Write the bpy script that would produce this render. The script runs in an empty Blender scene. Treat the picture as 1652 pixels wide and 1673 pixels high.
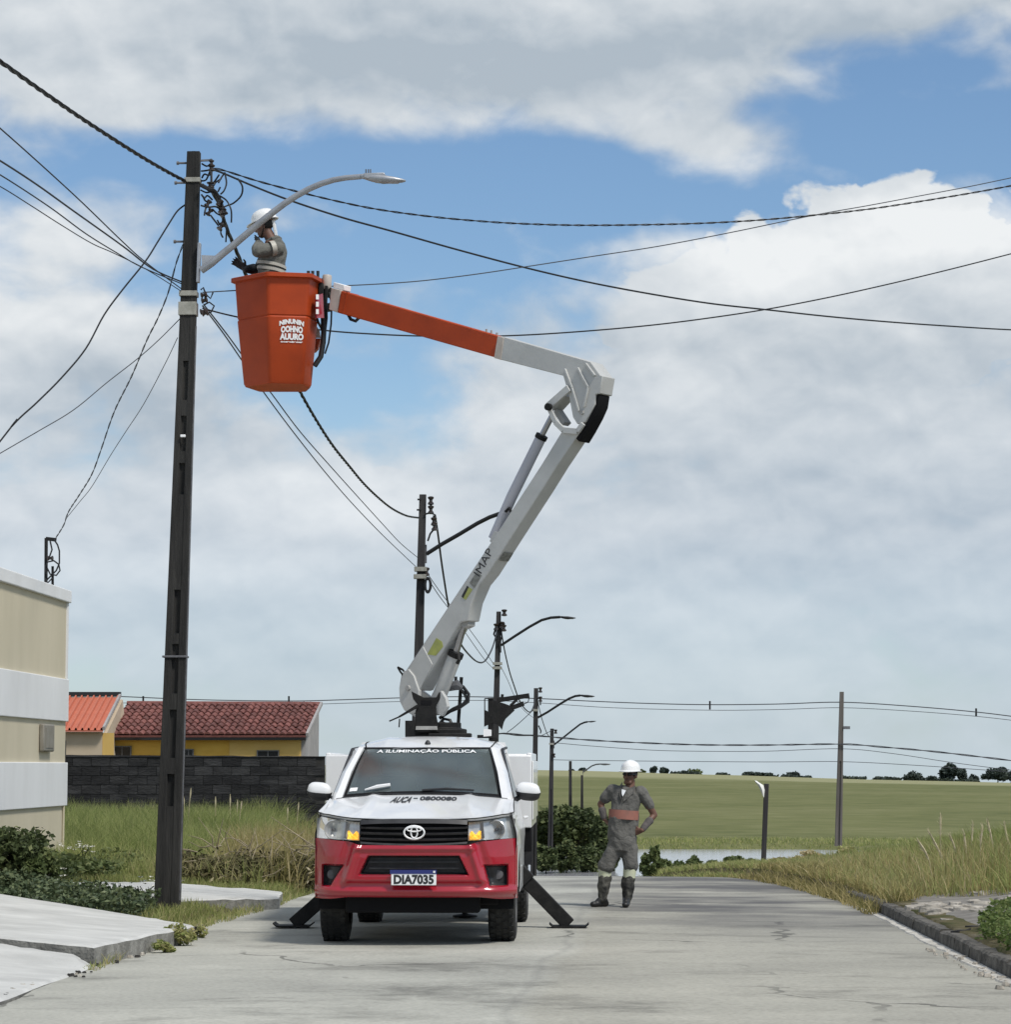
import bpy, math, random
import numpy as np
from mathutils import Vector, Matrix, noise as mnoise

random.seed(7)
RNG = np.random.default_rng(7)
SC = bpy.context.scene
COL = SC.collection

# ------------------------------------------------------------------ camera
F_PX, CX, CY, HORIZON = 4400.0, 826.0, 836.5, 1252.0
CAM = Vector((0.0, 0.0, 1.6))
PITCH = math.atan((HORIZON - CY) / F_PX)
YAW = math.atan(134.0 * math.cos(PITCH) / F_PX)
FWD = Vector((-math.sin(YAW) * math.cos(PITCH), math.cos(YAW) * math.cos(PITCH), math.sin(PITCH)))
RIGHT = Vector((math.cos(YAW), math.sin(YAW), 0.0))
UP = RIGHT.cross(FWD)
cam = bpy.data.cameras.new("camera")
cam.sensor_fit = 'HORIZONTAL'
cam.sensor_width = 36.0
cam.lens = 36.0 * F_PX / 1652.0
cam.clip_start = 0.5
cam.clip_end = 6000.0
cam_o = bpy.data.objects.new("camera", cam)
cam_o.matrix_world = Matrix(((RIGHT.x, UP.x, -FWD.x, CAM.x), (RIGHT.y, UP.y, -FWD.y, CAM.y), (RIGHT.z, UP.z, -FWD.z, CAM.z), (0, 0, 0, 1)))
COL.objects.link(cam_o)
SC.camera = cam_o

# ------------------------------------------------------------------ view, sun, sky
SC.view_settings.view_transform = 'Standard'
SC.view_settings.look = 'None'
SC.view_settings.gamma = 1.0
SC.view_settings.use_curve_mapping = False
SC.view_settings.exposure = 0.0

SUN_DIR = Vector((0.42, -0.40, 0.82)).normalized()
SUN_STRENGTH, SUN_ANGLE = 3.3, 10.0
sun = bpy.data.lights.new("sun", 'SUN')
sun.energy = SUN_STRENGTH
sun.angle = math.radians(SUN_ANGLE)
sun.color = (1.0, 0.96, 0.89)
sun_o = bpy.data.objects.new("sun", sun)
sun_o.rotation_euler = SUN_DIR.to_track_quat('Z', 'Y').to_euler()
sun_o.location = SUN_DIR * 60
COL.objects.link(sun_o)

world = bpy.data.worlds.new("World")
SC.world = world
world.use_nodes = True
WN, WL = world.node_tree.nodes, world.node_tree.links
WN.clear()
SKY_STRENGTH = 0.1


def wm(op, a, b=None, c=None, clamp=False):
    n = WN.new('ShaderNodeMath')
    n.operation = op
    n.use_clamp = clamp
    for i, v in enumerate((a, b, c)):
        if v is None:
            continue
        if isinstance(v, (int, float)):
            n.inputs[i].default_value = v
        else:
            WL.new(v, n.inputs[i])
    return n.outputs[0]


def build_sky():
    tc = WN.new('ShaderNodeTexCoord')
    sep = WN.new('ShaderNodeSeparateXYZ')
    WL.new(tc.outputs['Generated'], sep.inputs[0])
    x, y, z = sep.outputs
    u = wm('MULTIPLY', wm('ARCTAN2', x, y), 57.2958)
    v = wm('MULTIPLY', wm('ARCSINE', wm('MINIMUM', wm('MAXIMUM', z, -1.0), 1.0)), 57.2958)
    zc = wm('MAXIMUM', z, 0.015)
    cmb = WN.new('ShaderNodeCombineXYZ')
    WL.new(x, cmb.inputs[0]); WL.new(y, cmb.inputs[1]); WL.new(zc, cmb.inputs[2])
    sky = WN.new('ShaderNodeTexSky')
    sky.sky_type = 'NISHITA'
    sky.sun_disc = False
    sky.sun_elevation = math.asin(SUN_DIR.z)
    sky.sun_rotation = math.atan2(SUN_DIR.x, SUN_DIR.y)
    sky.air_density = 1.0
    sky.dust_density = 0.6
    sky.ozone_density = 2.0
    WL.new(cmb.outputs[0], sky.inputs[0])

    def nz(du, dv, su, sv, detail, rough, seed):
        c = WN.new('ShaderNodeCombineXYZ')
        WL.new(wm('MULTIPLY', wm('ADD', u, du), su), c.inputs[0])
        WL.new(wm('MULTIPLY', wm('ADD', v, dv), sv), c.inputs[1])
        c.inputs[2].default_value = seed
        n = WN.new('ShaderNodeTexNoise')
        n.inputs['Scale'].default_value = 1.0
        n.inputs['Detail'].default_value = detail
        n.inputs['Roughness'].default_value = rough
        n.inputs['Distortion'].default_value = 0.25
        WL.new(c.outputs[0], n.inputs['Vector'])
        return n.outputs[0]

    def blob(px, py, sx, sy, w):
        u0, v0 = (px - 960) / 76.8, (HORIZON - py) / 76.8
        a = wm('POWER', wm('DIVIDE', wm('SUBTRACT', u, u0), sx / 76.8), 2.0)
        b = wm('POWER', wm('DIVIDE', wm('SUBTRACT', v, v0), sy / 76.8), 2.0)
        # POWER with negative base is fine for exponent 2
        e = wm('EXPONENT', wm('MULTIPLY', wm('ADD', a, b), -1.0))
        return wm('MULTIPLY', e, w)

    def heap(px, py, sx, sy, w, wob):
        """a cumulus: full inside, with a firm edge that the noise eats into"""
        u0, v0 = (px - 960) / 76.8, (HORIZON - py) / 76.8
        a = wm('POWER', wm('DIVIDE', wm('SUBTRACT', u, u0), sx / 76.8), 2.0)
        b = wm('POWER', wm('DIVIDE', wm('SUBTRACT', v, v0), sy / 76.8), 2.0)
        r = wm('ADD', wm('ADD', a, b), wob)
        return wm('MULTIPLY', wm('MULTIPLY', wm('SUBTRACT', 1.25, r), 2.6, clamp=True), w)

    def total(base, blobs):
        s = base
        for b in blobs:
            s = wm('ADD', s, blob(*b))
        return s

    n1 = nz(0, 0, 0.25, 0.42, 7, 0.47, 3.1)
    n1up = nz(0.25, 0.55, 0.25, 0.42, 5, 0.45, 3.1)
    n2 = nz(0, 0, 0.12, 0.3, 4, 0.5, 9.7)
    n3 = nz(0, 0, 0.75, 1.05, 6, 0.5, 5.3)
    n3up = nz(0.12, 0.3, 0.75, 1.05, 4, 0.5, 5.3)
    dens = wm('ADD', wm('ADD', wm('MULTIPLY', wm('SUBTRACT', n1, 0.5), 1.9), wm('MULTIPLY', wm('SUBTRACT', n3, 0.5), 0.75)), 0.20)
    dens = total(dens, [
        (500, 20, 900, 130, 0.75), (1000, 80, 380, 90, 0.5), (120, 170, 260, 90, 0.35), (1600, 10, 300, 40, 0.5),
        (620, 275, 450, 55, -0.80), (1450, 160, 200, 95, -0.6), (1560, 245, 240, 55, -0.7),
        (1030, 335, 400, 50, -0.65), (720, 440, 270, 90, -0.55), (640, 650, 190, 70, -0.55),
        (930, 480, 130, 80, -0.3), (200, 275, 130, 45, -0.35),
        (1170, 235, 170, 42, 0.65), (1180, 540, 260, 90, 0.3), (1290, 650, 460, 130, 0.5),
        (90, 520, 200, 180, 0.45), (560, 840, 230, 80, 0.4), (800, 960, 1500, 260, 0.55)])
    wob = wm('ADD', wm('MULTIPLY', wm('SUBTRACT', n3, 0.5), 3.2), wm('MULTIPLY', wm('SUBTRACT', n1, 0.5), 1.2))
    dens = wm('ADD', dens, heap(1470, 470, 270, 150, 0.85, wob))
    dens = wm('ADD', dens, heap(1180, 510, 170, 110, 0.6, wob))
    dens = wm('ADD', dens, heap(560, 850, 150, 70, 0.45, wob))
    lowsoft = wm('MULTIPLY', wm('SUBTRACT', 5.0, v), 0.2, clamp=True)
    alpha = WN.new('ShaderNodeMapRange')
    alpha.interpolation_type = 'SMOOTHSTEP'
    WL.new(dens, alpha.inputs['Value'])
    alpha.inputs['From Min'].default_value = -0.14
    alpha.inputs['From Max'].default_value = 0.50
    al = wm('MULTIPLY', alpha.outputs[0], wm('SUBTRACT', 1.0, wm('MULTIPLY', lowsoft, 0.55)))

    sh = wm('ADD', 0.42, wm('ADD', wm('MULTIPLY', wm('SUBTRACT', n1, n1up), 1.1), wm('MULTIPLY', wm('SUBTRACT', n3, n3up), 0.75)))
    sh = wm('ADD', sh, wm('MULTIPLY', wm('SUBTRACT', n2, 0.5), 0.9))
    sh = total(sh, [
        (1540, 385, 250, 80, 0.55), (1200, 440, 170, 75, 0.45), (560, 820, 190, 60, 0.55), (790, 700, 150, 60, 0.3), (90, 440, 170, 110, 0.25), (1150, 640, 130, 60, 0.3), (350, 930, 250, 40, 0.2),
        (640, 100, 620, 80, -0.45), (1500, 50, 250, 60, -0.2), (1300, 780, 420, 40, -0.25), (1000, 930, 500, 40, -0.2), (250, 700, 200, 60, -0.25), (1400, 650, 360, 90, -0.3), (1250, 830, 560, 70, -0.15), (500, 20, 700, 50, 0.15), (120, 150, 200, 60, 0.15)])
    shc = wm('MINIMUM', wm('MAXIMUM', sh, 0.0), 1.0)
    cc = WN.new('ShaderNodeMix'); cc.data_type = 'RGBA'
    k = 1.0 / SKY_STRENGTH
    cc.inputs[6].default_value = (0.43 * k, 0.50 * k, 0.57 * k, 1)
    cc.inputs[7].default_value = (0.86 * k, 0.885 * k, 0.90 * k, 1)
    WL.new(shc, cc.inputs[0])
    # the blue between the clouds
    tint = WN.new('ShaderNodeMix'); tint.data_type = 'RGBA'; tint.blend_type = 'MULTIPLY'
    tint.inputs[0].default_value = 1.0
    WL.new(sky.outputs[0], tint.inputs[6])
    tint.inputs[7].default_value = SKY_TINT
    fin = WN.new('ShaderNodeMix'); fin.data_type = 'RGBA'
    WL.new(al, fin.inputs[0])
    WL.new(tint.outputs[2], fin.inputs[6])
    WL.new(cc.outputs[2], fin.inputs[7])
    # the air whitens towards the horizon
    hz = WN.new('ShaderNodeMix'); hz.data_type = 'RGBA'
    WL.new(wm('MULTIPLY', wm('MULTIPLY', wm('SUBTRACT', 9.0, v), 0.1111, clamp=True), 0.55), hz.inputs[0])
    WL.new(fin.outputs[2], hz.inputs[6])
    hz.inputs[7].default_value = (0.53 * k, 0.635 * k, 0.755 * k, 1)
    fin = hz
    bg = WN.new('ShaderNodeBackground')
    bg.inputs['Strength'].default_value = SKY_STRENGTH
    WL.new(fin.outputs[2], bg.inputs['Color'])
    out = WN.new('ShaderNodeOutputWorld')
    WL.new(bg.outputs[0], out.inputs[0])


SKY_TINT = (0.98, 1.11, 1.20, 1)
build_sky()

# ------------------------------------------------------------------ rays of the photograph -> places in the world


def ray(px, py):
    return (FWD + RIGHT * ((px - CX) / F_PX) + UP * ((CY - py) / F_PX))


def at(px, py, Y):
    d = ray(px, py)
    return CAM + d * ((Y - CAM.y) / d.y)


def on_ground(px, py, z=0.0):
    d = ray(px, py)
    return CAM + d * ((z - CAM.z) / d.z)


def on_plane(px, py, p, n):
    d = ray(px, py)
    return CAM + d * ((p - CAM).dot(n) / d.dot(n))


# ------------------------------------------------------------------ materials
MATS = {}


def mat(name, c, c2=None, scale=6.0, rough=0.7, bump=0.0, bscale=None, metal=0.0, coat=0.0, spec=0.5, detail=6.0,
        stretch=(1, 1, 1), coords='Object', lo=0.35, hi=0.65, emit=0.0, sub=0.0):
    m = bpy.data.materials.new(name)
    m.use_nodes = True
    N, L = m.node_tree.nodes, m.node_tree.links
    b = N['Principled BSDF']
    b.inputs['Base Color'].default_value = (*c, 1)
    b.inputs['Roughness'].default_value = rough
    b.inputs['Metallic'].default_value = metal
    b.inputs['Coat Weight'].default_value = coat
    b.inputs['Specular IOR Level'].default_value = spec
    if emit:
        b.inputs['Emission Color'].default_value = (*c, 1)
        b.inputs['Emission Strength'].default_value = emit
    if c2 is not None or bump:
        tc = N.new('ShaderNodeTexCoord')
        mp = N.new('ShaderNodeMapping')
        mp.inputs['Scale'].default_value = stretch
        L.new(tc.outputs[coords], mp.inputs[0])
        nz = N.new('ShaderNodeTexNoise')
        nz.inputs['Scale'].default_value = scale
        nz.inputs['Detail'].default_value = detail
        nz.inputs['Roughness'].default_value = 0.6
        L.new(mp.outputs[0], nz.inputs['Vector'])
        if c2 is not None:
            r = N.new('ShaderNodeValToRGB')
            r.color_ramp.elements[0].position = lo
            r.color_ramp.elements[1].position = hi
            r.color_ramp.elements[0].color = (*c, 1)
            r.color_ramp.elements[1].color = (*c2, 1)
            L.new(nz.outputs[0], r.inputs[0])
            L.new(r.outputs[0], b.inputs['Base Color'])
            if emit:
                L.new(r.outputs[0], b.inputs['Emission Color'])
        if bump:
            n2 = N.new('ShaderNodeTexNoise')
            n2.inputs['Scale'].default_value = bscale or scale * 4
            n2.inputs['Detail'].default_value = 5
            L.new(mp.outputs[0], n2.inputs['Vector'])
            bp = N.new('ShaderNodeBump')
            bp.inputs['Strength'].default_value = bump
            bp.inputs['Distance'].default_value = 0.02
            L.new(n2.outputs[0], bp.inputs['Height'])
            L.new(bp.outputs[0], b.inputs['Normal'])
    MATS[name] = m
    return m


def leafmat(name, cols, trans=0.25, rough=0.6):
    """a colour for each blade or leaf from its own random value"""
    m = bpy.data.materials.new(name)
    m.use_nodes = True
    N, L = m.node_tree.nodes, m.node_tree.links
    b = N['Principled BSDF']
    a = N.new('ShaderNodeAttribute'); a.attribute_name = 'tint'
    r = N.new('ShaderNodeValToRGB')
    e = r.color_ramp.elements
    for i in range(len(cols) - 2):
        e.new(0.5)
    for i, (p, c) in enumerate(cols):
        e[i].position = p
        e[i].color = (*c, 1)
    L.new(a.outputs['Fac'], r.inputs[0])
    L.new(r.outputs[0], b.inputs['Base Color'])
    b.inputs['Roughness'].default_value = rough
    b.inputs['Specular IOR Level'].default_value = 0.25
    t = N.new('ShaderNodeBsdfTranslucent')
    L.new(r.outputs[0], t.inputs[0])
    mx = N.new('ShaderNodeMixShader')
    mx.inputs[0].default_value = trans
    L.new(b.outputs[0], mx.inputs[1])
    L.new(t.outputs[0], mx.inputs[2])
    L.new(mx.outputs[0], N['Material Output'].inputs[0])
    MATS[name] = m
    return m


def glassmat(name, tint, ior, rough, clear, painted_sheen=0.0):
    """tinted pane: part seen through, part reflecting"""
    m = bpy.data.materials.new(name)
    m.use_nodes = True
    N, L = m.node_tree.nodes, m.node_tree.links
    N.remove(N['Principled BSDF'])
    t = N.new('ShaderNodeBsdfTransparent'); t.inputs[0].default_value = (*clear, 1)
    g = N.new('ShaderNodeBsdfGlossy'); g.inputs['Color'].default_value = (*tint, 1); g.inputs['Roughness'].default_value = rough
    f = N.new('ShaderNodeFresnel'); f.inputs[0].default_value = ior
    mx = N.new('ShaderNodeMixShader')
    if painted_sheen:
        d = N.new('ShaderNodeBsdfDiffuse'); d.inputs[0].default_value = (0.15, 0.175, 0.175, 1)  # grey-green diffuse layer: sky reflection on the pane, painted in as colour
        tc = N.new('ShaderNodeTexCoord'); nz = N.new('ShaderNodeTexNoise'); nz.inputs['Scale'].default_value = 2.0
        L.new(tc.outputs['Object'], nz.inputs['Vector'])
        k = N.new('ShaderNodeMath'); k.operation = 'MULTIPLY_ADD'; k.inputs[1].default_value = 0.5; k.inputs[2].default_value = painted_sheen - 0.25
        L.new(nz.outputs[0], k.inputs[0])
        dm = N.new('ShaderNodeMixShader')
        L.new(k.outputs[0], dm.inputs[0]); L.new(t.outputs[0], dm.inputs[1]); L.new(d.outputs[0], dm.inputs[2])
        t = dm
    L.new(f.outputs[0], mx.inputs[0]); L.new(t.outputs[0], mx.inputs[1]); L.new(g.outputs[0], mx.inputs[2])
    L.new(mx.outputs[0], N['Material Output'].inputs[0])
    MATS[name] = m
    return m


# ------------------------------------------------------------------ mesh building
class MB:
    def __init__(self):
        self.v, self.f, self.m = [], [], []

    def add(self, verts, faces, mi=0):
        o = len(self.v)
        self.v.extend([tuple(p) for p in verts])
        self.f.extend([tuple(i + o for i in q) for q in faces])
        self.m.extend([mi] * len(faces))
        return self

    def box(self, lo, hi, mi=0):
        (x0, y0, z0), (x1, y1, z1) = lo, hi
        v = [(x0, y0, z0), (x1, y0, z0), (x1, y1, z0), (x0, y1, z0), (x0, y0, z1), (x1, y0, z1), (x1, y1, z1), (x0, y1, z1)]
        f = [(0, 3, 2, 1), (4, 5, 6, 7), (0, 1, 5, 4), (1, 2, 6, 5), (2, 3, 7, 6), (3, 0, 4, 7)]
        return self.add(v, f, mi)

    def prism(self, poly, ext, mi=0):
        """polygon pushed along ext (poly wound any way)"""
        poly = [Vector(p) for p in poly]
        e = Vector(ext)
        n = Vector((0, 0, 0))
        for i in range(len(poly)):
            n += poly[i].cross(poly[(i + 1) % len(poly)])
        if n.dot(e) > 0:
            poly = poly[::-1]
        k = len(poly)
        v = poly + [p + e for p in poly]
        f = [tuple(range(k)), tuple(range(2 * k - 1, k - 1, -1))]
        for i in range(k):
            j = (i + 1) % k
            f.append((i, i + k, j + k, j))
        return self.add(v, f, mi)

    def rings(self, rs, cap=True, mi=0, closed=True):
        k = len(rs[0])
        v, f = [], []
        for r in rs:
            v.extend(r)
        for a in range(len(rs) - 1):
            for i in range(k if closed else k - 1):
                j = (i + 1) % k
                f.append((a * k + i, a * k + j, (a + 1) * k + j, (a + 1) * k + i))
        if cap:
            f.append(tuple(range(k - 1, -1, -1)))
            f.append(tuple((len(rs) - 1) * k + i for i in range(k)))
        return self.add(v, f, mi)

    def tube(self, pts, r, seg=8, mi=0, cap=True):
        pts = [Vector(p) for p in pts]
        n = len(pts)
        rr = r if isinstance(r, (list, tuple)) else [r] * n
        ref = None
        rs = []
        for i in range(n):
            t = (pts[min(i + 1, n - 1)] - pts[max(i - 1, 0)]).normalized()
            if ref is None:
                ref = Vector((0, 0, 1)) if abs(t.z) < 0.9 else Vector((1, 0, 0))
            a = (ref - t * ref.dot(t)).normalized()
            b = t.cross(a)
            ref = a
            rs.append([pts[i] + (a * math.cos(q) + b * math.sin(q)) * rr[i] for q in [2 * math.pi * s / seg for s in range(seg)]])
        return self.rings(rs, cap, mi)

    def beam(self, p0, p1, w, h, side, mi=0, w1=None, h1=None):
        """rectangular bar; w measured along side, h across"""
        p0, p1 = Vector(p0), Vector(p1)
        t = (p1 - p0).normalized()
        s = Vector(side)
        s = (s - t * s.dot(t)).normalized()
        q = t.cross(s)
        w1 = w if w1 is None else w1
        h1 = h if h1 is None else h1
        rs = []
        for p, a, b in ((p0, w, h), (p1, w1, h1)):
            rs.append([p + s * (a * i / 2) + q * (b * j / 2) for i, j in ((-1, -1), (1, -1), (1, 1), (-1, 1))])
        return self.rings(rs, True, mi)

    def lathe(self, prof, c, axis, seg=20, mi=0, cap=False):
        """prof: (radius, distance along axis)"""
        ax = Vector(axis).normalized()
        a = ax.orthogonal().normalized()
        b = ax.cross(a)
        c = Vector(c)
        rs = [[c + ax * h + (a * math.cos(q) + b * math.sin(q)) * max(r, 1e-4) for q in [2 * math.pi * s / seg for s in range(seg)]] for r, h in prof]
        return self.rings(rs, cap, mi)

    def ball(self, c, r, seg=12, rings=8, mi=0, rot=None):
        c = Vector(c)
        r = (r, r, r) if isinstance(r, (int, float)) else r
        rs = []
        for i in range(rings + 1):
            th = math.pi * (0.02 + 0.96 * i / rings) - math.pi / 2
            ring = []
            for s in range(seg):
                q = 2 * math.pi * s / seg
                p = Vector((r[0] * math.cos(th) * math.cos(q), r[1] * math.cos(th) * math.sin(q), r[2] * math.sin(th)))
                if rot is not None:
                    p = rot @ p
                ring.append(c + p)
            rs.append(ring)
        return self.rings(rs, True, mi)

    def grid(self, fn, us, vs, mi=0, mfn=None):
        v = [fn(a, b) for b in vs for a in us]
        nu = len(us)
        o = len(self.v)
        self.v.extend([tuple(p) for p in v])
        for j in range(len(vs) - 1):
            for i in range(nu - 1):
                self.f.append((o + j * nu + i, o + j * nu + i + 1, o + (j + 1) * nu + i + 1, o + (j + 1) * nu + i))
                self.m.append(mi if mfn is None else mfn((us[i] + us[i + 1]) / 2, (vs[j] + vs[j + 1]) / 2))
        return self

    def mesh(self, name, mats, smooth=35, org=(0, 0, 0)):
        me = bpy.data.meshes.new(name)
        ox, oy, oz = org
        me.from_pydata([(p[0] - ox, p[1] - oy, p[2] - oz) for p in self.v], [], self.f)
        for m in (mats if isinstance(mats, (list, tuple)) else [mats]):
            me.materials.append(m)
        if len(me.polygons) == len(self.m):
            me.polygons.foreach_set('material_index', self.m)
        if smooth:
            me.polygons.foreach_set('use_smooth', [True] * len(me.polygons))
            me.update()
            me.set_sharp_from_angle(angle=math.radians(smooth))
        me.validate()
        me.update()
        return me

    def build(self, name, mats, parent=None, org=(0, 0, 0), smooth=35, bevel=0.0, bseg=2):
        o = bpy.data.objects.new(name, self.mesh(name, mats, smooth, org))
        COL.objects.link(o)
        if parent is not None:
            o.parent = parent
        if bevel:
            b = o.modifiers.new('bevel', 'BEVEL')
            b.width = bevel
            b.segments = bseg
            b.limit_method = 'ANGLE'
            b.angle_limit = math.radians(40)
            b.harden_normals = False
        return o


def tag(o, label=None, cat=None, group=None, kind=None):
    if label:
        o['label'] = label
    if cat:
        o['category'] = cat
    if group:
        o['group'] = group
    if kind:
        o['kind'] = kind
    return o


def thing(name, loc, label, cat, group=None):
    o = bpy.data.objects.new(name, None)
    o.empty_display_size = 0.2
    o.location = loc
    COL.objects.link(o)
    return tag(o, label, cat, group)


def fast_mesh(name, V, quads, m, tint=None, smooth=False, tris=None):
    """big meshes from numpy arrays"""
    me = bpy.data.meshes.new(name)
    nv = len(V)
    me.vertices.add(nv)
    me.vertices.foreach_set('co', np.asarray(V, dtype=np.float32).ravel())
    q = np.asarray(quads, dtype=np.int32)
    k = q.shape[1]
    me.loops.add(q.size)
    me.loops.foreach_set('vertex_index', q.ravel())
    me.polygons.add(len(q))
    me.polygons.foreach_set('loop_start', np.arange(0, q.size, k, dtype=np.int32))
    me.polygons.foreach_set('loop_total', np.full(len(q), k, dtype=np.int32))
    me.update(calc_edges=True)
    if tint is not None:
        a = me.attributes.new('tint', 'FLOAT', 'POINT')
        a.data.foreach_set('value', np.asarray(tint, dtype=np.float32))
    if smooth:
        me.polygons.foreach_set('use_smooth', np.ones(len(q), dtype=bool))
    me.materials.append(m)
    return me


def link(name, me, parent=None, loc=(0, 0, 0)):
    o = bpy.data.objects.new(name, me)
    o.location = loc
    COL.objects.link(o)
    if parent is not None:
        o.parent = parent
    return o


def text_flat(s, bold=0.0):
    """letters as flat faces, scaled to a unit box; returns verts (0..1, 0..1), faces"""
    cu = bpy.data.curves.new('lettering', 'FONT')
    cu.body = s
    cu.size = 1.0
    cu.offset = bold
    cu.resolution_u = 4
    ob = bpy.data.objects.new('lettering_source', cu)
    COL.objects.link(ob)
    dg = bpy.context.evaluated_depsgraph_get()
    me = bpy.data.meshes.new_from_object(ob.evaluated_get(dg))
    v = np.array([p.co[:] for p in me.vertices])
    f = [tuple(p.vertices) for p in me.polygons]
    bpy.data.objects.remove(ob)
    bpy.data.curves.remove(cu)
    bpy.data.meshes.remove(me)
    lo, hi = v.min(0), v.max(0)
    v = (v - lo) / np.maximum(hi - lo, 1e-6)
    return v, f


def put_text(mb, s, place, bold=0.0, mi=0):
    """place(u, v) -> 3D point"""
    v, f = text_flat(s, bold)
    mb.add([place(float(a), float(b)) for a, b, _ in v], f, mi)
    return mb


def smoothstep(a, b, x):
    t = np.clip((x - a) / (b - a), 0, 1)
    return t * t * (3 - 2 * t)
# ------------------------------------------------------------------ the lie of the land
CREST = 38.0


def road_z(y):
    y = np.asarray(y, dtype=float)
    d = np.clip(y - CREST, 0, None)
    q = np.where(d < 5.5, 0.0064 * d ** 2, 0.0064 * 5.5 ** 2 + 0.0704 * (d - 5.5))
    return -np.minimum(q, 3.75)


def road_l(y):
    y = np.asarray(y, dtype=float)
    return np.where(y < 27, -3.95, np.minimum(-3.95 + 0.065 * (y - 27), -3.0))


def road_r(y):
    y = np.asarray(y, dtype=float)
    return np.where(y < 29, 3.15, np.where(y < 45, 3.15 - 0.008 * np.clip(y - 29, 0, 16) ** 2, 1.1 - 0.05 * (np.clip(y, 45, 75) - 45)))


def bumps(x, y, s, a):
    return a * (np.sin(x * 1.3 * s + 0.7) * np.sin(y * 1.1 * s + 1.9) + 0.6 * np.sin(x * 2.9 * s + y * 1.7 * s) + 0.4 * np.sin(y * 4.1 * s - x * 3.3 * s))


def far_z(x, y):
    crest = 0.45 - 0.028 * np.clip(x, -60, 130)
    t = np.clip((y - 168) / (700 - 168), 0, 1)
    z = -3.15 + (crest + 3.15) * t
    z = z - np.clip(y - 700, 0, None) * 0.05
    return z + bumps(x, y, 0.05, 0.10) * smoothstep(170, 260, y)


def land_z(x, y):
    """height of the bare ground"""
    x = np.asarray(x, dtype=float); y = np.asarray(y, dtype=float)
    rl, rr, rz = road_l(y), road_r(y), road_z(y)
    near = rz - 0.07
    dl, dr = rl - x, x - rr
    # left verge and yard
    zl = 0.13 * smoothstep(0.02, 0.25, dl) + 0.14 * smoothstep(0.3, 3.0, dl) + bumps(x, y, 1.0, 0.012) * smoothstep(0.1, 0.6, dl)
    zl = zl - 0.22 * smoothstep(26.2, 25.2, y) * smoothstep(0.0, 0.3, dl)
    drop = np.where(x < -5.5, 3.9 * smoothstep(80, 150, y), 0)
    blend = smoothstep(-6.5, -4.5, x)
    zl = zl - 0.04 + (1 - blend) * (-drop) + blend * np.minimum(rz, 0)
    # right bank
    zr = 0.145 * smoothstep(0.10, 0.16, dr) + 0.06 * np.clip(dr - 0.2, 0, 12) + bumps(x, y, 0.8, 0.02) * smoothstep(0.3, 1.0, dr)
    fall = smoothstep(34, 112, y) * 3.75
    zr = zr * smoothstep(130, 44, y) - fall * smoothstep(-0.5, 3.5, dr) + np.where(dr < 3.5, rz, 0) * (1 - smoothstep(-0.5, 3.5, dr)) - 0.0
    z = np.where(dl > 0, zl, np.where(dr > 0, zr, near))
    # the field beyond
    f = far_z(x, y)
    w = smoothstep(126, 172, y)
    z = z * (1 - w) + f * w
    # hollow of the lake
    lk = smoothstep(126, 131, y) * smoothstep(168, 161, y) * smoothstep(-0.5, 2.5, x) * smoothstep(16.0, 10.0, x - (y - 150) * 0.12)
    return z - 1.0 * lk


def land_pt(x, y, up=0.0):
    return Vector((x, y, float(land_z(x, y)) + up))


def road_pt(x, y, up=0.004):
    return Vector((x, y, float(road_z(y)) + up))


M_EARTH = None


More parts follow.
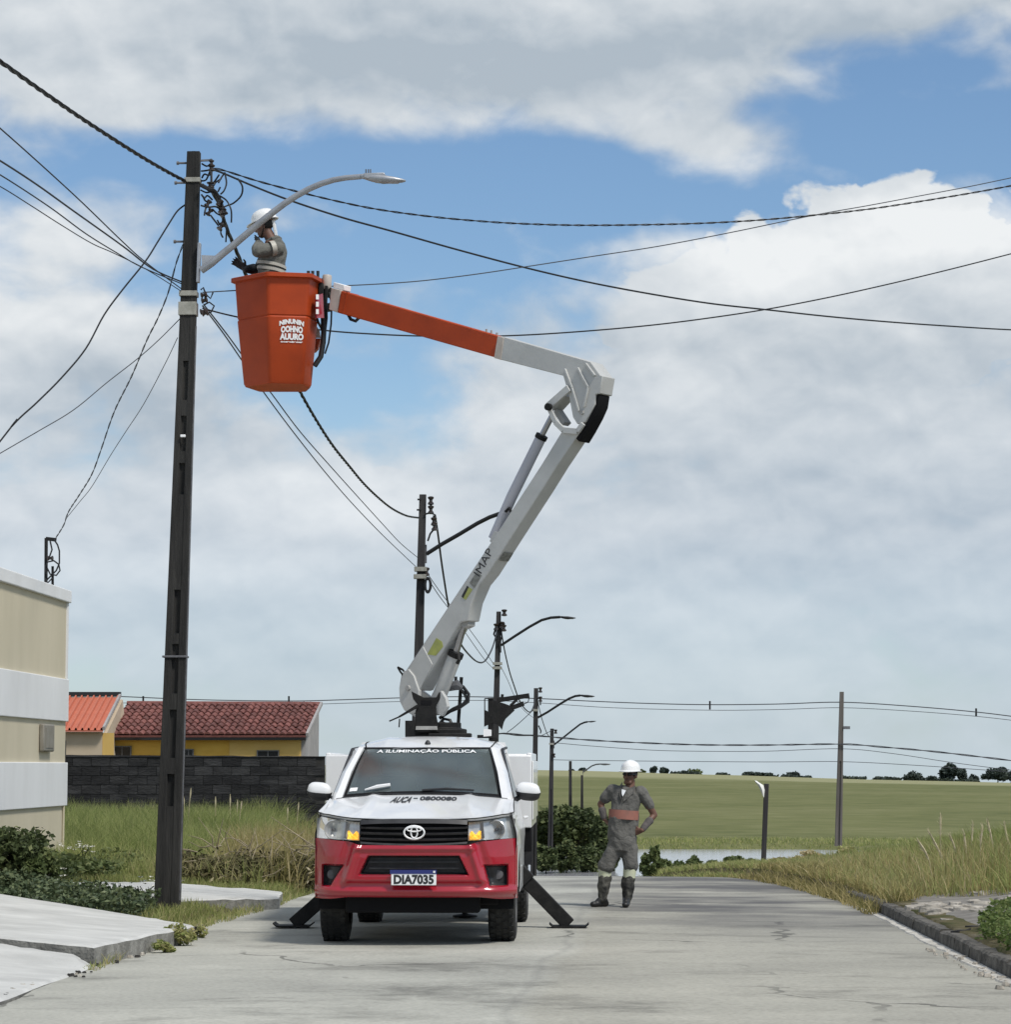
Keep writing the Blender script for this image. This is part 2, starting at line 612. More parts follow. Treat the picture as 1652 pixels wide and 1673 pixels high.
def earth_material():
    m = bpy.data.materials.new('earth_and_field')
    m.use_nodes = True
    N, L = m.node_tree.nodes, m.node_tree.links
    b = N['Principled BSDF']
    tc = N.new('ShaderNodeTexCoord')

    def noise(scale, detail=8, stretch=(1, 1, 1)):
        mp = N.new('ShaderNodeMapping'); mp.inputs['Scale'].default_value = stretch
        L.new(tc.outputs['Object'], mp.inputs[0])
        n = N.new('ShaderNodeTexNoise'); n.inputs['Scale'].default_value = scale; n.inputs['Detail'].default_value = detail
        n.inputs['Roughness'].default_value = 0.65
        L.new(mp.outputs[0], n.inputs['Vector'])
        return n.outputs[0]

    def ramp(src, stops):
        r = N.new('ShaderNodeValToRGB')
        for i in range(len(stops) - 2):
            r.color_ramp.elements.new(0.5)
        for e, (p, c) in zip(r.color_ramp.elements, stops):
            e.position = p; e.color = (*c, 1)
        L.new(src, r.inputs[0])
        return r.outputs[0]

    def mix(f, a, c):
        x = N.new('ShaderNodeMix'); x.data_type = 'RGBA'
        L.new(f, x.inputs[0]); L.new(a, x.inputs[6]); L.new(c, x.inputs[7])
        return x.outputs[2]

    def maprange(src, a, b2):
        x = N.new('ShaderNodeMapRange'); L.new(src, x.inputs[0])
        x.inputs[1].default_value = a; x.inputs[2].default_value = b2
        return x.outputs[0]
    near = ramp(noise(1.7), [(0.35, (0.055, 0.062, 0.022)), (0.52, (0.11, 0.095, 0.05)), (0.68, (0.19, 0.165, 0.115))])
    f1 = ramp(noise(0.30, 12, (0.9, 1.0, 1)), [(0.3, (0.075, 0.086, 0.032)), (0.5, (0.138, 0.145, 0.058)), (0.72, (0.225, 0.215, 0.11))])
    f2 = ramp(noise(0.03, 9, (0.7, 1.0, 1)), [(0.3, (0.085, 0.100, 0.038)), (0.5, (0.140, 0.150, 0.060)), (0.7, (0.205, 0.20, 0.10))])
    mxf = N.new('ShaderNodeMix'); mxf.data_type = 'RGBA'; mxf.inputs[0].default_value = 0.5
    L.new(f1, mxf.inputs[6]); L.new(f2, mxf.inputs[7])
    # dry straw scraps and the pale crop on the crest
    dry = ramp(noise(0.06, 9, (0.35, 1.5, 1)), [(0.66, (0, 0, 0)), (0.74, (1, 1, 1))])
    straw = N.new('ShaderNodeRGB'); straw.outputs[0].default_value = (0.28, 0.255, 0.135, 1)
    sc = N.new('ShaderNodeMath'); sc.operation = 'MULTIPLY'; sc.inputs[1].default_value = 0.5
    L.new(dry, sc.inputs[0])
    field = mix(sc.outputs[0], mxf.outputs[2], straw.outputs[0])
    sep = N.new('ShaderNodeSeparateXYZ'); L.new(tc.outputs['Object'], sep.inputs[0])
    crop = N.new('ShaderNodeRGB'); crop.outputs[0].default_value = (0.26, 0.255, 0.14, 1)
    wob = N.new('ShaderNodeMath'); wob.operation = 'MULTIPLY_ADD'
    wob.inputs[1].default_value = 60.0; L.new(noise(0.02), wob.inputs[0]); L.new(sep.outputs[1], wob.inputs[2])
    field = mix(maprange(wob.outputs[0], 560, 600), field, crop.outputs[0])
    col = mix(maprange(sep.outputs[1], 58, 100), near, field)
    L.new(col, b.inputs['Base Color'])
    b.inputs['Roughness'].default_value = 0.95
    b.inputs['Specular IOR Level'].default_value = 0.1
    bp = N.new('ShaderNodeBump'); bp.inputs['Strength'].default_value = 0.6; bp.inputs['Distance'].default_value = 0.05
    L.new(noise(9), bp.inputs['Height']); L.new(bp.outputs[0], b.inputs['Normal'])
    return m


def build_terrain():
    offs = np.array([0.0, 0.02, 0.1, 0.16, 0.25, 0.5, 0.8, 1.2, 1.7, 2.3, 3, 3.8, 4.6, 5.5, 6.5, 8, 10, 12, 15, 19, 24, 31, 40, 52, 70, 95, 130, 180, 260, 400, 700, 1200])
    ys = np.concatenate([np.arange(-30, 12, 3.0), np.arange(12, 60, 0.5), np.arange(60, 130, 1.5), np.arange(130, 175, 1.5), np.arange(176, 300, 6), np.arange(300, 720, 15),
                         np.array([740, 780, 850, 1000, 1300, 1800, 2600])])
    rows = []
    for y in ys:
        l, r = float(road_l(y)), float(road_r(y))
        w = min(1.0, max(0.0, (172 - y) / 30)) if y > 142 else 1.0
        xs = np.concatenate([l - offs[::-1], np.linspace(l, r, 6)[1:-1], r + offs])
        rows.append(np.stack([xs, np.full_like(xs, y), land_z(xs, np.full_like(xs, y))], 1))
    V = np.concatenate(rows)
    nx = len(rows[0])
    idx = np.arange(len(V)).reshape(len(ys), nx)
    q = np.stack([idx[:-1, :-1], idx[:-1, 1:], idx[1:, 1:], idx[1:, :-1]], -1).reshape(-1, 4)
    o = link('ground', fast_mesh('ground', V, q, earth_material(), smooth=True))
    tag(o, kind='structure')


def road_material():
    m = bpy.data.materials.new('worn_concrete_road')
    m.use_nodes = True
    N, L = m.node_tree.nodes, m.node_tree.links
    b = N['Principled BSDF']
    tc = N.new('ShaderNodeTexCoord')

    def noise(scale, detail=8, stretch=(1, 1, 1), rough=0.6, dist=0.0):
        mp = N.new('ShaderNodeMapping'); mp.inputs['Scale'].default_value = stretch
        L.new(tc.outputs['Object'], mp.inputs[0])
        n = N.new('ShaderNodeTexNoise'); n.inputs['Scale'].default_value = scale; n.inputs['Detail'].default_value = detail
        n.inputs['Roughness'].default_value = rough; n.inputs['Distortion'].default_value = dist
        L.new(mp.outputs[0], n.inputs['Vector'])
        return n.outputs[0]

    def ramp(src, stops):
        r = N.new('ShaderNodeValToRGB')
        for i in range(len(stops) - 2):
            r.color_ramp.elements.new(0.5)
        for e, (p, c) in zip(r.color_ramp.elements, stops):
            e.position = p; e.color = (c, c, c * 0.985, 1) if isinstance(c, float) else (*c, 1)
        L.new(src, r.inputs[0])
        return r.outputs[0]

    def mul(a, c, f=1.0):
        x = N.new('ShaderNodeMix'); x.data_type = 'RGBA'; x.blend_type = 'MULTIPLY'; x.inputs[0].default_value = f
        L.new(a, x.inputs[6]); L.new(c, x.inputs[7])
        return x.outputs[2]
    base = ramp(noise(0.5, 7, (0.55, 0.8, 1)), [(0.3, (0.300, 0.296, 0.284)), (0.5, (0.375, 0.370, 0.353)), (0.72, (0.45, 0.442, 0.42))])
    streak = ramp(noise(0.9, 9, (0.55, 1.0, 1), 0.72, 0.5), [(0.32, 0.55), (0.46, 0.97), (0.60, 1.0), (0.75, 1.14)])
    grain = ramp(noise(26, 6), [(0.3, 0.82), (0.5, 1.0), (0.7, 1.12)])
    spots = ramp(noise(2.2, 10, (0.5, 1, 1), 0.75), [(0.27, 0.62), (0.36, 1.0), (1.0, 1.0)])
    mott = ramp(noise(0.45, 9, (0.85, 1.0, 1), 0.72), [(0.32, 0.64), (0.45, 0.96), (0.58, 1.02), (0.72, 1.18)])
    c = mul(mul(mul(mul(base, streak), grain), spots), mott)
    vor = N.new('ShaderNodeTexVoronoi'); vor.feature = 'DISTANCE_TO_EDGE'; vor.inputs['Scale'].default_value = 0.42
    mpv = N.new('ShaderNodeMapping'); L.new(tc.outputs['Object'], mpv.inputs[0])
    wv = N.new('ShaderNodeVectorMath'); wv.operation = 'MULTIPLY_ADD'
    nv = N.new('ShaderNodeTexNoise'); nv.inputs['Scale'].default_value = 1.4; nv.inputs['Detail'].default_value = 6
    L.new(tc.outputs['Object'], nv.inputs['Vector'])
    L.new(nv.outputs['Color'], wv.inputs[0]); wv.inputs[1].default_value = (0.9, 0.9, 0); L.new(mpv.outputs[0], wv.inputs[2])
    L.new(wv.outputs[0], vor.inputs['Vector'])
    crack = ramp(vor.outputs['Distance'], [(0.0, 0.0), (0.007, 0.0), (0.012, 1.0)])
    cmask = ramp(noise(0.30, 3), [(0.53, 1.0), (0.60, 0.45), (1.0, 0.45)])
    lite = N.new('ShaderNodeMix'); lite.data_type = 'RGBA'; lite.blend_type = 'LIGHTEN'; lite.inputs[0].default_value = 1.0
    L.new(crack, lite.inputs[6]); L.new(cmask, lite.inputs[7])
    c = mul(c, lite.outputs[2])
    # a long old seam wandering down the middle, tyre-dark beside it
    sep = N.new('ShaderNodeSeparateXYZ'); L.new(tc.outputs['Object'], sep.inputs[0])

    def mth(op, a, bb=None, cc=None, clamp=False):
        n = N.new('ShaderNodeMath'); n.operation = op; n.use_clamp = clamp
        for i, v in enumerate((a, bb, cc)):
            if v is None:
                continue
            if isinstance(v, (int, float)):
                n.inputs[i].default_value = v
            else:
                L.new(v, n.inputs[i])
        return n.outputs[0]
    wav = mth('MULTIPLY', mth('SUBTRACT', noise(0.35, 5), 0.5), 0.55)
    xs = mth('SUBTRACT', mth('ADD', sep.outputs[0], wav), mth('MULTIPLY_ADD', sep.outputs[1], 0.036, -1.13))
    seam = mth('SUBTRACT', 1.0, mth('MULTIPLY', mth('ABSOLUTE', xs), 17.0), clamp=True)
    side = mth('MULTIPLY', xs, 5.0, clamp=True)   # newer, warmer slab on the right of the seam
    tone = N.new('ShaderNodeMix'); tone.data_type = 'RGBA'
    L.new(side, tone.inputs[0]); tone.inputs[6].default_value = (1.03, 1.03, 1.03, 1); tone.inputs[7].default_value = (0.92, 0.90, 0.87, 1)
    c = mul(c, tone.outputs[2])
    sm = N.new('ShaderNodeMix'); sm.data_type = 'RGBA'
    L.new(mth('MULTIPLY', seam, 0.22), sm.inputs[0]); L.new(c, sm.inputs[6]); sm.inputs[7].default_value = (0.11, 0.105, 0.10, 1)
    c = sm.outputs[2]
    # old oil and damp staining towards the crest on the right
    far = mth('MULTIPLY', mth('MULTIPLY', mth('SUBTRACT', sep.outputs[1], 24.5), 0.16, clamp=True), mth('MULTIPLY', mth('ADD', sep.outputs[0], 1.2), 0.45, clamp=True))
    farn = mth('MULTIPLY', far, mth('MULTIPLY', mth('SUBTRACT', noise(0.8, 8, (0.35, 0.7, 1)), 0.40), 5.5, clamp=True))
    dk = N.new('ShaderNodeMix'); dk.data_type = 'RGBA'
    L.new(mth('MULTIPLY', farn, 0.9), dk.inputs[0]); L.new(c, dk.inputs[6]); dk.inputs[7].default_value = (0.085, 0.083, 0.085, 1)
    L.new(dk.outputs[2], b.inputs['Base Color'])
    b.inputs['Roughness'].default_value = 0.85
    b.inputs['Specular IOR Level'].default_value = 0.3
    bp = N.new('ShaderNodeBump'); bp.inputs['Strength'].default_value = 0.35; bp.inputs['Distance'].default_value = 0.012
    L.new(noise(18, 8), bp.inputs['Height']); L.new(bp.outputs[0], b.inputs['Normal'])
    return m


def build_road():
    ys = np.concatenate([np.arange(-30, 14, 2.0), np.arange(14, 60, 0.4), np.arange(60, 110, 2.0)])
    V, nx = [], 25
    for y in ys:
        l, r = float(road_l(y)) - 0.04 + 0.05 * math.sin(y * 2.1) * math.sin(y * 0.77), float(road_r(y)) + 0.02
        for i in range(nx):
            t = i / (nx - 1)
            x = l + (r - l) * t
            V.append((x, y, float(road_z(y)) + 0.0 + 0.015 * (1 - (2 * t - 1) ** 2)))
    idx = np.arange(len(V)).reshape(len(ys), nx)
    q = np.stack([idx[:-1, :-1], idx[:-1, 1:], idx[1:, 1:], idx[1:, :-1]], -1).reshape(-1, 4)
    tag(link('road', fast_mesh('road', np.array(V), q, road_material(), smooth=True)), kind='structure')


def build_kerb():
    """dark right-hand kerb, stone by stone, with the broken white gutter at its foot"""
    mk = mat('kerb_concrete_dirty', (0.045, 0.041, 0.035), (0.15, 0.138, 0.118), 7, 0.95, 0.9, 24)
    root = thing('kerb', (3.2, 20, 0), None, None)
    root['kind'] = 'structure'
    y = 12.0
    rnd = random.Random(3)
    while y < 32.4:
        L = 0.98
        x0, x1 = float(road_r(y)), float(road_r(y + L))
        mb = MB()
        n = 5
        top, bot, back, bb = [], [], [], []
        rs = []
        for i in range(n + 1):
            t = i / n
            x = x0 + (x1 - x0) * t + rnd.uniform(-0.006, 0.006)
            yy = y + 0.006 + (L - 0.012) * t
            h = 0.132 + rnd.uniform(-0.012, 0.008)
            rs.append([(x + 0.01, yy, -0.08), (x + 0.035 + rnd.uniform(-0.01, 0.008), yy, h - 0.018), (x + 0.055, yy, h), (x + 0.15, yy, h + rnd.uniform(-0.006, 0.004)), (x + 0.15, yy, -0.08)])
        mb.rings(rs, True)
        o = mb.build('kerb_stone', mk, root, root.location, smooth=30)
        y += L
    mg = mat('gutter_mortar', (0.36, 0.34, 0.30), (0.60, 0.575, 0.52), 5, 0.9, 0.6, 30)
    g = MB()
    ys = np.arange(13, 31.5, 0.16)
    rs = []
    for k, yy in enumerate(ys):
        r = float(road_r(yy))
        w = 0.06 + 0.05 * mnoise.noise(Vector((yy * 0.9, 3, 0))) + 0.025 * mnoise.noise(Vector((yy * 3.1, 8, 0)))
        w += 0.10 * max(0.0, (19.5 - yy)) * 0.35 + 0.02
        w = max(0.02, w)
        rs.append([(r - w, yy, 0.0), (r - w + 0.01, yy, 0.013 + 0.004 * mnoise.noise(Vector((yy * 5, 0, 0)))), (r + 0.012, yy, 0.022), (r + 0.012, yy, -0.03)])
    g.rings(rs, True)
    tag(g.build('gutter', mg, smooth=40), kind='structure')


def build_lake():
    m = bpy.data.materials.new('lake_water')
    m.use_nodes = True
    N, L = m.node_tree.nodes, m.node_tree.links
    b = N['Principled BSDF']
    b.inputs['Base Color'].default_value = (0.34, 0.34, 0.365, 1)
    b.inputs['Roughness'].default_value = 0.12
    b.inputs['IOR'].default_value = 1.33
    tc = N.new('ShaderNodeTexCoord')
    mp = N.new('ShaderNodeMapping'); mp.inputs['Scale'].default_value = (0.5, 1, 1)
    L.new(tc.outputs['Object'], mp.inputs[0])
    n = N.new('ShaderNodeTexNoise'); n.inputs['Scale'].default_value = 1.5; n.inputs['Detail'].default_value = 6
    L.new(mp.outputs[0], n.inputs['Vector'])
    bp = N.new('ShaderNodeBump'); bp.inputs['Strength'].default_value = 0.25; bp.inputs['Distance'].default_value = 0.05
    L.new(n.outputs[0], bp.inputs['Height']); L.new(bp.outputs[0], b.inputs['Normal'])
    z = -3.42
    o = MB().add([(-40, 120, z), (24, 120, z), (24, 172, z), (-40, 172, z)], [(0, 1, 2, 3)]).build('lake', m, smooth=0)
    tag(o, kind='structure')


def build_slabs():
    """the pale concrete footway pieces on the left"""
    mc = mat('pale_footway_concrete', (0.40, 0.40, 0.385), (0.57, 0.57, 0.55), 1.6, 0.88, 0.4, 40, stretch=(1, 2.2, 1), lo=0.3, hi=0.7)
    me = mat('footway_edge_concrete', (0.14, 0.137, 0.125), (0.30, 0.295, 0.27), 5, 0.95, 0.8, 30)
    root = thing('sidewalk', (-4.5, 23.5, 0), None, None)
    root['kind'] = 'structure'
    rnd = random.Random(11)

    def slab(name, corners, thick, jag=0.012, nseg=10):
        # corners of the top, anticlockwise from above; edges made a little uneven
        pts = []
        for i in range(len(corners)):
            a, b = Vector(corners[i]), Vector(corners[(i + 1) % len(corners)])
            for k in range(nseg):
                t = k / nseg
                p = a.lerp(b, t)
                if k:
                    p += Vector((rnd.uniform(-jag, jag), rnd.uniform(-jag, jag), rnd.uniform(-jag, jag) * 0.4))
                pts.append(p)
        mb = MB()
        n = len(pts)
        c = sum(pts, Vector()) / n
        inner = [p.lerp(c, 0.012) + Vector((0, 0, 0.0)) for p in pts]
        low = [Vector((p.x, p.y, p.z - 0.016)) + (p - c).normalized() * 0.006 for p in pts]
        bot = [Vector((p.x, p.y, p.z - thick)) for p in pts]
        mb.add(inner, [tuple(range(n))], 0)
        mb.rings([low, inner], False, 0)
        mb.rings([bot, low], False, 1)
        return mb.build(name, [mc, me], root, root.location, smooth=20)
    # driveway footway slab, its kerb face towards the road
    slab('footway_slab', [(-3.97, 21.75, 0.165), (-3.62, 24.9, 0.150), (-4.6, 25.75, 0.24), (-6.1, 26.6, 0.40), (-9.5, 28.3, 0.62), (-9.5, 21.0, 0.56), (-5.0, 21.95, 0.245)], 0.34)
    # the lower apron running down to the road
    slab('ramp_slab', [(-4.02, 18.0, 0.020), (-3.96, 21.68, 0.02), (-4.10, 21.70, 0.105), (-4.95, 21.85, 0.205), (-9.5, 20.9, 0.515), (-9.5, 17.6, 0.40)], 0.25)
    # the piece beyond the pole
    slab('footway_slab', [(-4.45, 28.6, 0.20), (-3.50, 30.6, 0.13), (-3.62, 32.0, 0.13), (-5.2, 32.6, 0.22), (-6.2, 31.2, 0.27), (-6.0, 29.2, 0.28)], 0.30, 0.02)


build_terrain()
build_road()
build_kerb()
build_lake()
build_slabs()
# ------------------------------------------------------------------ the aerial-lift pickup
TX, TY = -1.545, 24.0          # middle of the front bumper
M_WHITE = mat('white_paint', (0.78, 0.78, 0.78), (0.72, 0.72, 0.72), 2.0, 0.28, coat=0.6, spec=0.5)
M_RED = mat('red_paint', (0.36, 0.009, 0.024), (0.30, 0.008, 0.020), 2.5, 0.24, coat=0.8)
M_BLACK = mat('black_plastic', (0.012, 0.012, 0.014), (0.03, 0.03, 0.032), 12, 0.45)
M_MATT = mat('matt_black', (0.006, 0.006, 0.007), rough=0.8, spec=0.2)
M_RUB = mat('tyre_rubber', (0.010, 0.010, 0.010), (0.028, 0.027, 0.025), 9, 0.85, 0.4, 60)
M_CHROME = mat('chrome', (0.80, 0.80, 0.80), rough=0.12, metal=1.0)
M_SILVER = mat('lamp_reflector', (0.80, 0.80, 0.78), (0.52, 0.52, 0.52), 9, 0.22, metal=0.45)
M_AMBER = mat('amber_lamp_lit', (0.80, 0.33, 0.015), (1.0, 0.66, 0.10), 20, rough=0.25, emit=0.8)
M_STEEL = mat('black_painted_steel', (0.007, 0.007, 0.007), (0.018, 0.017, 0.016), 8, 0.65, 0.15, 40, spec=0.25)
M_INT = mat('cab_interior', (0.030, 0.031, 0.033), rough=0.8)
M_GREYP = mat('grey_plastic', (0.10, 0.10, 0.105), rough=0.6)
M_LENS = glassmat('clear_lens', (0.9, 0.9, 0.9), 1.3, 0.03, (0.92, 0.93, 0.93))
M_WIND = glassmat('windscreen_glass', (0.80, 0.92, 0.90), 2.4, 0.16, (0.36, 0.40, 0.39), painted_sheen=0.42)
M_SIDEG = glassmat('side_glass', (0.7, 0.75, 0.78), 1.6, 0.03, (0.25, 0.27, 0.27))
M_LETW = mat('white_lettering', (0.82, 0.82, 0.82), rough=0.5)
M_LETK = mat('black_lettering', (0.02, 0.02, 0.022), rough=0.5)
M_BLUE = mat('plate_blue', (0.02, 0.03, 0.16), rough=0.4)
M_BOOM = mat('boom_white', (0.50, 0.50, 0.485), (0.41, 0.41, 0.395), 3, 0.45, 0.08, 20, lo=0.3, hi=0.75)
M_BOOMD = mat('boom_grime', (0.30, 0.295, 0.28), (0.42, 0.41, 0.39), 6, 0.6)
M_ORANGE = mat('orange_fibreglass', (0.43, 0.055, 0.009), (0.33, 0.042, 0.008), 2.2, 0.5, coat=0.0, spec=0.3)
M_BEIGE = mat('beige_casting', (0.42, 0.36, 0.31), (0.52, 0.46, 0.41), 6, 0.5)
M_CYL = mat('cylinder_grey', (0.42, 0.42, 0.46), rough=0.35)
M_ROD = mat('piston_rod', (0.40, 0.40, 0.42), rough=0.22, metal=0.9)
M_DECAL = mat('decal_grey', (0.13, 0.13, 0.12), (0.24, 0.24, 0.22), 30, 0.5)
M_YELLOW = mat('decal_yellow_green', (0.40, 0.42, 0.10), (0.30, 0.32, 0.10), 12, 0.5)
M_HOSE = mat('hydraulic_hose', (0.008, 0.008, 0.009), rough=0.5)

truck = thing('bucket_truck', (TX, TY, 0), 'white and red pickup carrying an orange bucket on a folding boom', 'truck')


def tp(mb, name, m, parent=truck, **kw):
    return mb.build(name, m, parent, (0, 0, 0), **kw)


def wp(mb, name, m, parent=truck, **kw):
    """geometry given in world places"""
    return mb.build(name, m, parent, truck.location, **kw)


def face_y(x):
    """plan curve of the nose"""
    a = abs(x) / 0.925
    return 0.02 + 0.07 * a ** 2 + 0.30 * a ** 6


def nose_z(x, z):
    """extra set-back with height"""
    return 0.10 * max(0.0, (z - 0.80)) ** 1.0 + 0.05 * max(0.0, 0.60 - z)


# --- bumper
def tri_in(x, z):
    """depth of the recesses pressed into the bumper: 0..1 and which"""
    ax = abs(x)
    # lower intake
    zt, zb = 0.815, 0.64
    d = 0.0
    half = 0.405 + (zt - z) / (zt - zb) * 0.085
    a = min(zt - z, z - zb, half - ax)
    d1 = min(1.0, max(0.0, a / 0.018))
    # fog lamp pockets
    zc = 0.655
    inner = 0.62 + 0.13 * max(0.0, (0.735 - z) / 0.2)
    if x > 0:
        inner = 0.615 + 0.05 * max(0.0, (0.735 - z) / 0.2)
    b = min(0.735 - z, z - 0.535, ax - inner, 0.835 - ax)
    d2 = min(1.0, max(0.0, b / 0.025))
    return d1, d2


def bumper_pt(x, z):
    ax = abs(x)
    d1, d2 = tri_in(x, z)
    y = face_y(x) + nose_z(x, z)
    # flares: raised cheek from intake corner to the lamp, hollow above the pockets
    y += 0.03 * math.exp(-((ax - 0.60 - (0.8 - z) * 0.35) / 0.05) ** 2) * (1 if 0.55 < z < 0.97 else 0) * smoothstep(0.55, 0.62, z)
    y -= 0.035 * math.exp(-((ax - 0.535 - (0.82 - z) * 0.30) / 0.035) ** 2) * float(smoothstep(0.5, 0.62, z))
    y -= 0.022 * math.exp(-((z - 0.875) / 0.022) ** 2) * (1 - smoothstep(0.5, 0.6, ax))
    y += 0.03 * float(smoothstep(0.60, 0.56, z)) * (1 - smoothstep(0.5, 0.8, ax)) - 0.03 * math.exp(-((z - 0.50) / 0.03) ** 2)
    y += 0.04 * float(smoothstep(0.47, 0.43, z))
    y += 0.13 * d1 + 0.09 * d2
    return Vector((x, y, z))


def bump_span(x, t):
    ax = abs(x)
    zb = 0.445 - 0.02 * smoothstep(0.55, 0.8, ax)
    zt = 0.905 + 0.035 * float(smoothstep(0.45, 0.62, ax)) + 0.02 * float(smoothstep(0.6, 0.88, ax))
    return float(zb + (zt - zb) * t)


mb = MB()
us = [(-0.910 + 1.82 * i / 226) for i in range(227)]
ts = [i / 66 for i in range(67)]
mb.grid(lambda u, t: bumper_pt(u, bump_span(u, t)), us, ts, 0,
        lambda u, t: 1 if max(tri_in(u, bump_span(u, t))) > 0.45 else 0)
# ends of the bumper turned back to the wheel arches
for s in (-1, 1):
    x = 0.910 * s
    mb.grid(lambda a, t, s=s, x=x: Vector((x + s * 0.004 * math.sin(a * math.pi), bumper_pt(x, bump_span(x, t)).y + a * 0.20 * (0.5 + 0.5 * t), bump_span(x, t))), [0, 0.25, 0.5, 0.75, 1.0], ts, 0)
bumper = tp(mb, 'bumper', [M_RED, M_BLACK], smooth=50)
# lamp pod and bars in the openings
for s in (-1, 1):
    m = MB().lathe([(0.001, -0.004), (0.04, 0.0), (0.045, 0.02)], (s * 0.745, face_y(0.745) + 0.085, 0.64), (0, 1, 0), 16)
    tp(m, 'fog_lamp_cover', M_GREYP, bumper)
for z in (0.70, 0.755):
    m = MB().box((-0.40, 0.085, z - 0.006), (0.40, 0.11, z + 0.006))
    tp(m, 'intake_bar', M_BLACK, bumper, smooth=0)

# --- licence plate
plate = tp(MB().box((-0.195, -0.012, 0.555), (0.205, -0.002, 0.685)), 'licence_plate', M_LETW, truck, bevel=0.004)
tp(MB().box((-0.205, -0.015, 0.655), (0.208, -0.0125, 0.690)), 'plate_band', M_BLUE, plate, smooth=0)
m = MB()
put_text(m, "DIA7035", lambda u, v: (-0.172 + 0.355 * u, -0.0140, 0.564 + 0.084 * v), 0.045)
tp(m, 'plate_lettering', M_LETK, plate, smooth=0)
m = MB().box((0.178, -0.0175, 0.664), (0.196, -0.0155, 0.682))
tp(m, 'plate_emblem', M_LETW, plate, smooth=0)

# --- grille
gy = 0.055


def grille_pt(x, z, off=0.0):
    return Vector((x, face_y(x) + nose_z(x, z) + off, z))


mb = MB()
gx = [(-0.475 + 0.95 * i / 40) for i in range(41)]
mb.grid(lambda u, t: grille_pt(u, 0.915 + 0.022 * (abs(u) / 0.475) ** 2 + (1.115 - 0.915 - 0.01 * (abs(u) / .475) ** 2) * t, 0.05), gx, [0, 0.5, 1], 0)
grille = tp(mb, 'grille', M_MATT)
m = MB()
for (z0, z1, o0, o1) in ((1.098, 1.138, -0.012, 0.02), (0.902, 0.918, -0.005, 0.02)):
    rs = []
    for u in gx:
        a = abs(u) / 0.475
        dz = 0.018 * a ** 2 if z0 < 1 else -0.012 * a ** 3
        rs.append([grille_pt(u, z0 + dz, 0.06), grille_pt(u, z0 + dz, o0), grille_pt(u, z1 + dz, o1 * 0.3), grille_pt(u, z1 + dz, 0.06)])
    m.rings(rs, True)
tp(m, 'grille_frame', M_BLACK, grille)
for z0 in (1.052, 1.003, 0.952):
    rs = []
    for u in gx:
        a = abs(u) / 0.475
        dz = 0.012 * a ** 2 - (0.004 * a)
        rs.append([grille_pt(u, z0 + dz - 0.010, 0.05), grille_pt(u, z0 + dz - 0.010, 0.006), grille_pt(u, z0 + dz + 0.004, -0.004), grille_pt(u, z0 + dz + 0.012, 0.012), grille_pt(u, z0 + dz + 0.012, 0.05)])
    tp(MB().rings(rs, True), 'grille_slat', M_GREYP if z0 > 1.2 else M_BLACK, grille)


def ring_at(mb, cx, cz, rx, rz, w, y, th=0.008, seg=36):
    rs = []
    for i in range(seg):
        a = 2 * math.pi * i / seg
        c, s_ = math.cos(a), math.sin(a)
        rs.append([(cx + rx * c, y, cz + rz * s_), (cx + (rx - w * 0.5) * c, y - th, cz + (rz - w * 0.5) * s_), (cx + (rx - w) * c, y, cz + (rz - w) * s_), (cx + (rx - w * 0.5) * c, y + th, cz + (rz - w * 0.5) * s_)])
    rs.append(rs[0])
    mb.rings(rs, False)


mb = MB()
ring_at(mb, 0.005, 1.017, 0.098, 0.066, 0.017, 0.028)
ring_at(mb, 0.005, 1.020, 0.036, 0.058, 0.014, 0.026)
ring_at(mb, 0.005, 1.045, 0.070, 0.026, 0.014, 0.024)
tp(mb, 'emblem', M_LETW, grille)

